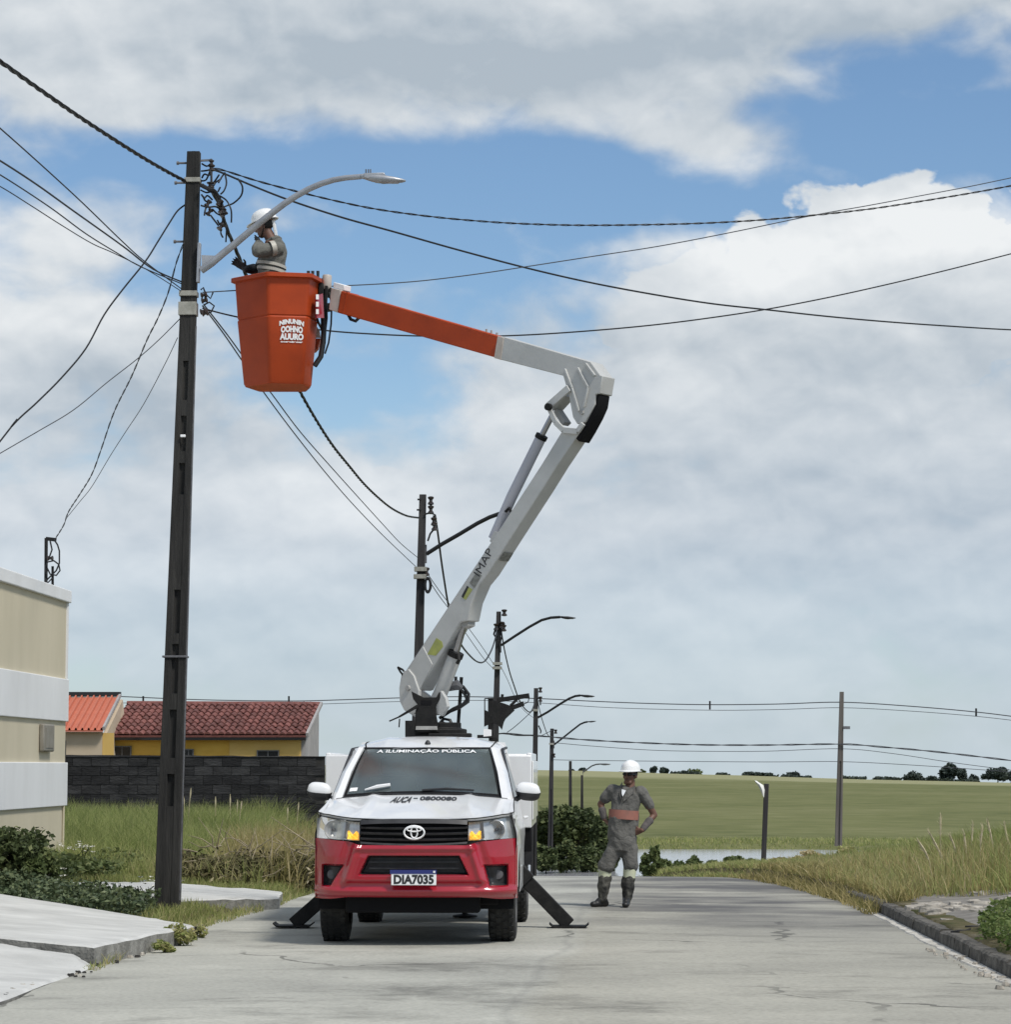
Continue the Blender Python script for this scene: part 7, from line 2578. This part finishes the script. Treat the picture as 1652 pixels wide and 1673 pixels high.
xy = scatter(1.5, 7, 27, 58, 26000, lambda x, y: bank(x, y) & (x - road_r(y) < 2.8 + (y - 30) * 0.04))
d = xy[:, 0] - road_r(xy[:, 1])
hh = np.minimum(RNG.uniform(0.12, 0.55, len(xy)) * (0.4 + 0.7 * smoothstep(0.2, 1.4, d)) * (0.7 + 0.5 * vnoise(xy[:, 0], xy[:, 1], 1.2, 8)), skyline_room(xy))
blades('dry_grass', xy, hh, M_DRYGRASS, np.clip(RNG.normal(0.48, 0.2, len(xy)), 0, 1), 0.006, 0.45)
# slope down to the lake
xy = scatter(-2, 24, 60, 124, 42000, lambda x, y: x > road_r(y) + 0.1)
hh = np.minimum(RNG.uniform(0.15, 0.5, len(xy)), skyline_room(xy))
blades('slope_grass', xy, hh, M_GRASS, np.clip(RNG.normal(0.36, 0.16, len(xy)), 0, 1), 0.012, 0.45)
xy = scatter(-12, 40, 165, 176, 9000)
blades('shore_grass', xy, RNG.uniform(0.08, 0.3, len(xy)), M_GRASS, np.clip(RNG.normal(0.45, 0.15, len(xy)), 0, 1), 0.03, 0.5)
# grass spilling over the road edge towards the crest
xy = scatter(0.8, 3.6, 29.5, 41.5, 22000, lambda x, y: (x > road_r(y) - 0.06 - 0.10 * vnoise(x * 0, y, 1.7, 2)) & (x < road_r(y) + 0.5))
blades('verge_grass', xy, RNG.uniform(0.05, 0.20, len(xy)) * (0.5 + vnoise(xy[:, 0], xy[:, 1], 2.0, 5)) * (0.3 + 0.7 * smoothstep(42, 36, xy[:, 1])), M_DRYGRASS, np.clip(RNG.normal(0.35, 0.2, len(xy)), 0, 1), 0.006, 0.9, z=np.maximum(land_z(xy[:, 0], xy[:, 1]), road_z(xy[:, 1])))
xy = scatter(0.4, 3.4, 39.5, 52, 26000, lambda x, y: (x > road_r(y) - 0.10) & (x < road_r(y) + 1.2))
blades('crest_grass', xy, RNG.uniform(0.03, 0.12, len(xy)), M_GRASS, np.clip(RNG.normal(0.42, 0.2, len(xy)), 0, 1), 0.007, 0.9, z=np.maximum(land_z(xy[:, 0], xy[:, 1]), road_z(xy[:, 1])))
# low green weeds at the right edge, in front
def weeds(name, x0, x1, y0, y1, n, keep, hmax, m, w=0.018, mean=0.5, zf=None):
    p = scatter(x0, x1, y0, y1, n, keep)
    k = len(p)
    z0 = (land_z(p[:, 0], p[:, 1]) if zf is None else zf(p[:, 0], p[:, 1]))
    hz = RNG.uniform(0.0, 1.0, k) ** 0.7 * hmax * (0.45 + 0.75 * vnoise(p[:, 0], p[:, 1], 1.9, 4))
    C = np.stack([p[:, 0], p[:, 1], z0 + hz], 1)
    return leaf_cards(name, C, w, m, np.clip(RNG.normal(mean, 0.22, k) + (hz / hmax - 0.5) * 0.25, 0, 1))


def leaf_cards(name, C, w, m, tint, aspect=1.8, parent=None, org=(0, 0, 0), flat=0.5):
    """folded leaves (two triangles each) facing every way, at the points C"""
    k = len(C)
    C = C - np.asarray(org)[None]
    a = RNG.normal(0, 1, (k, 3)); a[:, 2] *= flat
    a /= np.linalg.norm(a, axis=1)[:, None] + 1e-9
    b = RNG.normal(0, 1, (k, 3))
    b -= a * (a * b).sum(1)[:, None]
    b /= np.linalg.norm(b, axis=1)[:, None] + 1e-9
    nrm = np.cross(a, b)
    s = (w * RNG.uniform(0.6, 1.35, k))[:, None]
    V = np.stack([C - a * s * aspect / 2, C - b * s / 2 + nrm * s * 0.12, C + a * s * aspect / 2, C + b * s / 2 + nrm * s * 0.12], 1)
    base = np.arange(k)[:, None] * 4
    Q = np.concatenate([base + np.array([[0, 1, 2]]), base + np.array([[0, 2, 3]])])
    me = fast_mesh(name, V.reshape(-1, 3), Q, m, np.repeat(tint, 4))
    o = link(name, me, parent)
    if parent is None:
        o['kind'] = 'stuff'
    return o


weeds('ground_weeds', 3.3, 6.0, 20.0, 26.2, 26000, lambda x, y: (x > road_r(y) + 0.18 + 0.22 * np.clip(y - 23.4, 0, 9) + 0.06 * np.sin(y * 5.1)), 0.22, M_WEED, 0.026, 0.55)
weeds('ground_cover', -8.2, -4.2, 25.5, 28.6, 30000, lambda x, y: (y > 25.75 + np.clip(-4.4 - x, 0, 6) * 0.52) & (x < -4.35 - (y > 27.6) * 0.35), 0.30, M_LEAFB, 0.032, 0.5)
weeds('ground_cover', -8.0, -5.8, 29.0, 35.5, 16000, lambda x, y: (x < -6.15) | (y > 32.8), 0.28, M_LEAFM, 0.04, 0.4)


# --- plants that can be told apart
def shrub(name, c, radii, n, leaf, m, label, cat, trunk=True, group=None, stems=5, bumpy=0.35, mean=0.5, seed=1, blobs=9, aspect=1.8, base=None, hollow=0.55):
    rng = np.random.default_rng(seed)
    c = np.array(c, dtype=float)
    R = np.array(radii)
    zb = float(land_z(c[0], c[1])) if base is None else base
    root = thing(name, (c[0], c[1], zb), label, cat, group)
    # crown: leaves gathered round many twig clumps, so that gaps are left between
    cl = rng.normal(0, 1, (blobs, 3)); cl /= np.linalg.norm(cl, axis=1)[:, None]
    cl *= (rng.uniform(hollow, 1.0, blobs) ** 0.5)[:, None] * (1 - 0.25)
    cl[:, 2] = np.where(cl[:, 2] < -0.55, -cl[:, 2] * 0.6, cl[:, 2])
    sz = rng.uniform(0.16, 0.40, blobs)
    pick = rng.choice(blobs, n, p=sz ** 2 / (sz ** 2).sum())
    d = rng.normal(0, 1, (n, 3)); d /= np.linalg.norm(d, axis=1)[:, None]
    q = cl[pick] + d * (sz[pick] * rng.uniform(0.35, 1.0, n) ** 0.5)[:, None] * (1 + bumpy * rng.normal(0, 0.5, n))[:, None]
    C = c[None] + q * R[None]
    C[:, 2] = np.maximum(C[:, 2], zb + 0.01)
    tint = np.clip(mean + 0.20 * (rng.uniform(-1, 1, blobs)[pick]) + rng.normal(0, 0.16, n), 0, 1)
    leaf_cards('crown', C, leaf, m, tint, aspect, root, root.location, 0.7)
    if trunk:
        t = MB()
        b0 = Vector((c[0], c[1], zb - 0.05))
        fork = Vector((c[0], c[1], zb + max(0.1, (c[2] - R[2] * 0.6 - zb))))
        th = 0.045 * max(R[0], R[2]) + 0.01
        t.tube([b0, b0.lerp(fork, 0.5) + Vector((0.03 * R[0], 0, 0)), fork], [th, th * 0.8, th * 0.6], 7)
        for i in range(min(stems, blobs)):
            e = Vector(tuple(c + cl[i] * R * 0.95))
            mid = fork.lerp(e, 0.55) + Vector((0, 0, 0.1 * R[2]))
            t.tube([fork, mid, e], [th * 0.5, th * 0.3, th * 0.12], 5)
        t.build('trunk', M_BARK, root, root.location)
    return root


g0 = at(22, 1425, 29.0)
shrub('leafy_bush', (g0.x, 29.0, 0.62), (0.52, 0.7, 0.40), 5200, 0.040, M_LEAFD, 'dark leafy bush in front of the beige building at the left edge', 'bush', seed=3, blobs=34, mean=0.45)
g0 = at(68, 1440, 28.6)
shrub('leafy_bush', (g0.x, 28.6, 0.50), (0.22, 0.4, 0.22), 1500, 0.036, M_LEAFM, 'smaller loose bush under the corner of the beige building', 'bush', seed=8, blobs=16, mean=0.45)
# white flowers
for i, (px, py, Y, n, sd, lab) in enumerate(((132, 1384, 34.0, 26, 0.10, 'biggest white flower cluster, in the grass between the beige building and the near pole'), (85, 1428, 28.9, 14, 0.09, 'white flowers beside the small loose bush'), (232, 1447, 28.7, 22, 0.17, 'scatter of white flowers just left of the near pole'))):
    c = at(px, py, Y)
    root = thing('flowering_plant', (c.x, Y, float(land_z(c.x, Y))), lab, 'flowers', 'white flowers in the verge')
    fm = MB()
    for k in range(n):
        p = c + Vector((random.gauss(0, sd), random.gauss(0, sd), random.gauss(0, sd * 0.35)))
        for a in range(4):
            q = a * math.pi / 2 + random.random()
            u_ = Vector((math.cos(q), math.sin(q), 0.5)) * 0.026
            w_ = Vector((-math.sin(q), math.cos(q), 0.1)) * 0.014
            fm.add([p, p + u_ + w_, p + u_ * 1.2, p + u_ - w_], [(0, 1, 2, 3)])
    f_ = fm.build('blossoms', M_FLOWER, root, root.location, smooth=0)
    f_['kind'] = 'stuff'
    st = MB()
    b0 = Vector((c.x, Y, root.location.z - 0.02))
    for k in range(6):
        st.tube([b0, b0.lerp(c, 0.5) + Vector((random.gauss(0, sd * 0.6), random.gauss(0, sd * .5), 0)), c + Vector((random.gauss(0, sd), random.gauss(0, sd * 0.6), 0))], 0.005, 4)
    st.build('stems', M_LEAFD, root, root.location)['kind'] = 'stuff'

# dead brush heap behind the far footway piece
rngb = np.random.default_rng(21)
hb = []
for cx_, cz_, rx_, rz_, Yb_ in ((335, 1424, 45, 36, 34.3), (400, 1422, 60, 36, 34.4), (470, 1422, 55, 40, 34.8), (300, 1418, 30, 30, 34.8)):
    c = at(cx_, cz_, Yb_)
    kx = Yb_ / F_PX
    n = 4200
    p = rngb.normal(0, 0.45, (n, 3)) * np.array([rx_ * kx, 0.7, rz_ * kx * 0.8]) + np.array([c.x, Yb_, c.z - 0.05])
    p[:, 2] = np.maximum(p[:, 2], land_z(p[:, 0], p[:, 1]) + 0.02)
    hb.append(p)
hb = np.concatenate(hb)
brush = thing('brush_heap', (at(400, 1440, 34.4).x, 34.4, 0.2), 'heap of dry brown brushwood behind the footway piece, left of the truck', 'brush')
o = leaf_cards('dead_leaves', hb, 0.034, M_BRUSH, np.clip(rngb.normal(0.46, 0.22, len(hb)), 0, 1), 3.2, brush, brush.location)
tw2 = MB()
for i in range(70):
    px, py = random.uniform(290, 525), random.uniform(1380, 1440)
    p = at(px, py, 34.0 + random.uniform(-0.4, 0.9))
    p.z = max(p.z, float(land_z(p.x, p.y)) + 0.05)
    d_ = Vector((random.gauss(0, 0.22), random.gauss(0, 0.15), random.uniform(-0.02, 0.38)))
    tw2.tube([p, p + d_ * 0.5 + Vector((random.gauss(0, 0.04), 0, random.gauss(0, 0.03))), p + d_], [0.008, 0.006, 0.003], 4)
o = tw2.build('dry_twigs', M_TWIG, brush, brush.location)
o['kind'] = 'stuff'

# little bushes along the crest, in front of the lake
Yc = 47.0
for i, (px, py, rx, rz, lab) in enumerate(((1066, 1400, 20, 17, 'tallest leafy bush at the road crest, right beside the standing worker'), (1090, 1410, 9, 9, 'small bush just right of the tallest crest bush'), (1110, 1414, 9, 8, 'low bush in the gap before the middle crest bushes'), (1135, 1409, 12, 11, 'upright bush below the left part of the lake'), (1165, 1414, 10, 8, 'low bush below the middle of the lake'), (1200, 1408, 18, 11, 'wide bush left of the short marker post'), (1228, 1413, 10, 8, 'small bush touching the short marker post'), (1275, 1412, 16, 9, 'brownish bush right of the short marker post'))):
    Y = Yc + (i % 3) * 0.9
    c = at(px, py, Y)
    k = Y / F_PX
    zb = float(land_z(c.x, Y))
    tz = c.z + rz * k
    shrub('crest_bush', (c.x, Y, (zb + tz) / 2), (rx * k, 0.25, (tz - zb) / 2), 600 + int(rx * rz * 3), 0.055, M_LEAFM if i < 7 else M_DRYGRASS, lab, 'bush', group='bushes along the road crest', seed=40 + i, blobs=22, mean=0.45, base=zb)
# brown bush at the foot of the lone pole
c = at(1382, 1398, 60.0)
shrub('brown_bush', (c.x, 60.0, c.z), (0.30, 0.3, 0.24), 900, 0.05, M_GRASS, 'yellow green bush in front of the foot of the lone pole', 'bush', seed=61, blobs=14, mean=0.6)
c = at(1320, 1400, 62.0)
shrub('brown_bush', (c.x, 62.0, c.z), (0.45, 0.4, 0.16), 700, 0.05, M_DRYGRASS, 'pale dry bush at the right end of the lake', 'bush', seed=62, blobs=14, mean=0.8)

# trees behind the truck on the right
for i, (px, py, rx, rz, Y, lab, sd) in enumerate(((905, 1370, 34, 58, 158.0, 'dark green tree rising beside the truck box and the fourth pole', 71), (945, 1368, 40, 56, 156.0, 'middle of the dark trees, in front of the lampless black post', 72), (985, 1378, 22, 46, 154.0, 'rightmost dark tree, behind the standing worker', 73), (925, 1345, 26, 30, 163.0, 'tallest dark tree behind the others right of the truck', 74))):
    c = at(px, py, Y)
    k = Y / F_PX
    tz, zb = c.z + rz * k, float(land_z(c.x, Y)) + 0.1
    shrub('leafy_tree', (c.x, Y, (tz + zb) / 2), (rx * k, 1.5, (tz - zb) / 2), 3300, 0.17, M_LEAFD, lab, 'tree', group='dark trees beyond the road crest', seed=sd, blobs=30, bumpy=0.5, mean=0.42, stems=8, base=float(land_z(c.x, Y)))

for i, (px, py, rx, rz, lab) in enumerate(((892, 1405, 22, 26, 'low dark bush beside the rear of the truck box, under the dark trees'), (925, 1402, 26, 28, 'low dark bush under the middle dark tree'), (960, 1404, 26, 26, 'low dark bush left of the standing worker, under the dark trees'), (992, 1406, 20, 20, 'low dark bush right behind the standing worker'))):
    Y = 128.0 + i
    c = at(px, py, Y)
    k = Y / F_PX
    shrub('low_bush', (c.x, Y, c.z), (rx * k, 0.8, rz * k), 1900, 0.13, M_LEAFD, lab, 'bush', group='bushes under the dark trees', seed=140 + i, blobs=26, mean=0.4)

# trees on the skyline
FAR = [(1068, 1259, 6, 7, 'left one of the twin dark trees on the skyline'), (1085, 1260, 8, 6, 'right one of the twin dark trees on the skyline'), (1136, 1260, 16, 6, 'sparse pale tree on the skyline right of the twin trees'), (1178, 1265, 14, 2.2, 'low flat bush on the skyline right of the sparse tree'),
       (1232, 1264, 30, 3, 'long low hedge of trees on the skyline left of the lone pole'), (1297, 1265, 11, 4, 'round dark tree on the skyline close left of the lone pole'), (1436, 1272, 11, 3, 'low dark bush on the skyline right of the lone pole'), (1492, 1268, 22, 8, 'spreading dark tree on the skyline left of the biggest round tree'),
       (1523, 1272, 8, 4, 'small bush tucked left of the biggest round tree'), (1552, 1262, 20, 14, 'biggest round dark tree on the skyline'), (1573, 1261, 8, 9, 'narrow tree leaning on the right of the biggest round tree'), (1590, 1272, 10, 8, 'ragged tree between the two biggest skyline trees'),
       (1630, 1267, 24, 15, 'wide dark tree on the skyline near the right edge'), (1658, 1270, 14, 14, 'dark tree cut by the right edge of the picture'), (952, 1258, 6, 4, 'small round tree on the skyline left of the standing worker'), (935, 1259, 5, 3, 'tiny tree on the skyline over the lampless black post'), (1050, 1262, 5, 5, 'thin pale tree just right of the worker\'s helmet')]
for i, (px, py, rx, rz, lab) in enumerate(FAR):
    Y = 700.0 + (i % 4) * 6
    c = at(px, py, Y)
    k = Y / F_PX
    pale = 'pale' in lab
    zb = float(land_z(c.x, Y))
    tz = max(c.z + rz * k, zb + 0.5)
    c = Vector((c.x, Y, (tz + zb - 0.2) / 2)); rz = (tz - zb + 0.2) / 2 / k
    shrub('skyline_tree', (c.x, Y, c.z), (rx * k * 1.05, rx * k, rz * k), 260 if pale else 420 + int(rx * rz * 4), 0.55 if not pale else 0.45, M_LEAFM if pale else M_LEAFFAR, lab, 'tree', group='trees on the skyline', seed=100 + i, blobs=10 if pale else 26, mean=0.5, hollow=0.2, base=float(land_z(c.x, Y)), stems=4)

# the low treeline that runs along the skyline between them
tl_x = RNG.uniform(12, 118, 5200)
keep_ = vnoise(tl_x, tl_x * 0 + 3, 0.21, 4) + 0.25 * vnoise(tl_x, tl_x * 0, 0.9, 1) > 0.62
tl_x = tl_x[keep_]
tl_y = 704 + RNG.uniform(-4, 4, len(tl_x))
tl_h = RNG.uniform(0, 1, len(tl_x)) * (0.25 + 0.9 * vnoise(tl_x, tl_x * 0 + 1, 0.35, 7)) * 0.8
leaf_cards('treeline', np.stack([tl_x, tl_y, land_z(tl_x, tl_y) + tl_h], 1), 0.5, M_LEAFFAR, np.clip(RNG.normal(0.6, 0.2, len(tl_x)), 0, 1))

# seed plumes over the right bank
PL = [(1500, 1372, 1518, 1405), (1516, 1355, 1540, 1402), (1552, 1362, 1563, 1395), (1590, 1342, 1587, 1390), (1606, 1348, 1602, 1385), (1613, 1338, 1622, 1380), (1641, 1345, 1648, 1385), (1538, 1380, 1552, 1408), (1537, 1330, 1537, 1365), (1575, 1358, 1580, 1400)]
proto = None
for i, (tx, ty_, bx_, by_) in enumerate(PL):
    Y = 31.0 + (i * 1.7) % 6
    tip = at(tx, ty_, Y); b0 = at(bx_, by_, Y)
    g = Vector((b0.x + (b0.x - tip.x) * 0.4, Y, float(land_z(b0.x, Y)) - 0.02))
    root = thing('plume_grass', g, 'tall straw coloured stalk with a pale seed plume over the right bank', 'grass stalk', 'seed plumes over the right bank')
    mid = b0
    c = catmull([g, mid, tip], 6)
    MB().tube(c, [0.006 - 0.004 * j / len(c) for j in range(len(c))], 4).build('stalk', M_STRAW, root, root.location)
    pl = c[-7:]
    pm_ = MB().tube(pl, [0.003, 0.007, 0.011, 0.012, 0.010, 0.007, 0.002], 5)
    for j in range(36):
        t_ = random.random()
        p = pl[0].lerp(pl[-1], t_)
        d_ = (pl[-1] - pl[0]).normalized() * 0.05 + Vector((random.gauss(0, 0.022), random.gauss(0, 0.022), 0))
        s_ = Vector((0.004, 0, 0.002))
        pm_.add([p - s_, p + s_, p + d_], [(0, 1, 2)])
    pm_.build('plume', M_PLUME, root, root.location)
# tall thin stalks in the left grass
for i, (px, y0, y1) in enumerate(((312, 1287, 1330), (352, 1301, 1340), (376, 1297, 1345), (388, 1306, 1345), (395, 1308, 1342), (300, 1300, 1335), (470, 1318, 1345), (488, 1310, 1345))):
    Y = 46.0 + (i % 4) * 1.3
    tip = at(px, y0, Y); b0 = at(px - random.uniform(-4, 4), y1, Y)
    g = Vector((b0.x, Y, float(land_z(b0.x, Y)) - 0.02))
    root = thing('dry_stalk', g, 'pale dry stalk sticking up from the grass before the black wall', 'grass stalk', 'dry stalks before the black wall')
    MB().tube(catmull([g, b0, tip], 4), 0.007, 4).build('stalk', M_STRAW, root, root.location)
    MB().tube([b0.lerp(tip, 0.6), b0.lerp(tip, 0.8), tip], [0.008, 0.014, 0.004], 5).build('seed_head', M_PLUME, root, root.location)
# weed at the footway corner
c = at(293, 1510, 24.3)
shrub('roadside_weed', (c.x, 24.3, 0.10), (0.20, 0.12, 0.12), 420, 0.026, M_GRASS, 'scraggly grey green weed growing from the footway kerb beside the road', 'weed', seed=90, blobs=14, mean=0.45, stems=9, base=0.0)

for i, (px, py, Y, rx, rz, lab) in enumerate(((318, 1512, 25.4, 0.16, 0.10, 'low weed at the back end of the footway kerb, nearest the grass verge'), (268, 1524, 23.4, 0.11, 0.09, 'small weed at the foot of the footway kerb, left of the scraggly weed'))):
    c = at(px, py, Y)
    shrub('roadside_weed', (c.x, Y, 0.06), (rx, 0.10, rz * 0.8), 240, 0.026, M_GRASS, lab, 'weed', seed=93 + i, blobs=10, mean=0.4, stems=6, base=0.0)

# ------------------------------------------------------------------ bare ground and rubble on the right bank
M_RUB2 = mat('pale_rubble', (0.24, 0.215, 0.18), (0.46, 0.425, 0.37), 4, 0.95, 0.7, 24)
M_DIRT = mat('grey_dirt', (0.145, 0.132, 0.115), (0.235, 0.22, 0.195), 3.5, 0.97, 0.8, 16, stretch=(1, 1.6, 1))
gm = MB()
gx_ = np.linspace(0.12, 7.5, 26)
gy_ = np.linspace(19.5, 30.5, 40)
def dirt_pt(u, v):
    x = float(road_r(v)) + u
    edge = min(1.0, min(u - 0.05, 7.7 - u, (v - 19.3), (30.7 - v)) / 0.5)
    return Vector((x, v, float(land_z(x, v)) - 0.03 + 0.045 * max(0.0, edge) + 0.02 * mnoise.noise(Vector((x * 1.7, v * 1.7, 0))) + 0.05 * math.exp(-((v - 28.0) / 1.6) ** 2) * max(0, mnoise.noise(Vector((x * 2.3, v * 2.3, 4))) + 0.3)))
gm.grid(dirt_pt, list(gx_), list(gy_))
tag(gm.build('dirt_path', M_DIRT, smooth=60), kind='structure')
rr = random.Random(17)


def slab_stone(root_name, p, size, m, lab, grp, cat='rubble'):
    n = rr.randint(6, 8)
    rot = rr.uniform(0, 6.28)
    tp_, bt = [], []
    for i in range(n):
        q = rot + 2 * math.pi * i / n + rr.uniform(-0.25, 0.25)
        r = size * rr.uniform(0.7, 1.1)
        e = Vector((math.cos(q) * r, math.sin(q) * r * 0.75, 0))
        h = size * rr.uniform(0.05, 0.22)
        tp_.append(p + e * 0.90 + Vector((0, 0, h + size * rr.uniform(-0.06, 0.10))))
        bt.append(p + e + Vector((0, 0, -size * 0.25)))
    o = MB().rings([bt, tp_], True).build(root_name, m, None, p, smooth=0)
    o.location = p
    return tag(o, lab, cat, grp, 'thing')


for i in range(46):
    x_off = rr.uniform(0.25, 1.6)
    Y = rr.gauss(27.7, 0.7)
    x = float(road_r(Y)) + x_off
    p = Vector((x, Y, dirt_pt(x_off, Y).z))
    slab_stone('rubble_slab', p, rr.uniform(0.05, 0.17), M_RUB2, 'pale broken slab in the rubble strip between the dirt path and the tall grass', 'broken slabs on the right bank')
for i, (px, py, s) in enumerate(((1570, 1502, 0.11), (1590, 1498, 0.10), (1555, 1506, 0.07))):
    p = on_ground(px, py, 0.24)
    p.z = dirt_pt(p.x - float(road_r(p.y)), p.y).z
    slab_stone('dark_stone', p, s, M_CORE, ('dark flat stone behind the low green weeds, largest of three', 'dark flat stone, rightmost of three behind the weeds', 'smallest dark flat stone at the edge of the weeds')[i], 'dark stones by the weeds', 'stone')
# crumbs of mortar along the gutter at the lower right and bits along the left kerb
cm = [MB(), MB()]


def crumb(mb, p, size):
    n = 5
    rot = rr.uniform(0, 6.28)
    bt, tp_ = [], []
    for i in range(n):
        q = rot + 2 * math.pi * i / n
        r = size * rr.uniform(0.65, 1.15)
        e = Vector((math.cos(q) * r, math.sin(q) * r * 0.8, 0))
        tp_.append(p + e * 0.7 + Vector((0, 0, size * rr.uniform(0.3, 0.6))))
        bt.append(p + e + Vector((0, 0, -size * 0.2)))
    mb.rings([bt, tp_], True)


for i in range(80):
    Y = rr.uniform(16.6, 24.0)
    x = float(road_r(Y)) - rr.uniform(0.0, 0.20) - 0.10 * max(0, 19.5 - Y) * 0.3
    crumb(cm[0], Vector((x, Y, 0.012)), rr.uniform(0.012, 0.045))
for i in range(90):
    Y = rr.uniform(20.4, 27.5) if i < 60 else rr.uniform(18.7, 20.2)
    x = float(road_l(Y)) + rr.gauss(0.05, 0.06) - (0.25 if Y < 20.3 else 0)
    crumb(cm[i % 2], Vector((x, Y, 0.012)), rr.uniform(0.010, 0.036))
for mb_, mm_ in zip(cm, (M_RUB2, M_CORE)):
    mb_.build('gravel', mm_, smooth=0)['kind'] = 'stuff'
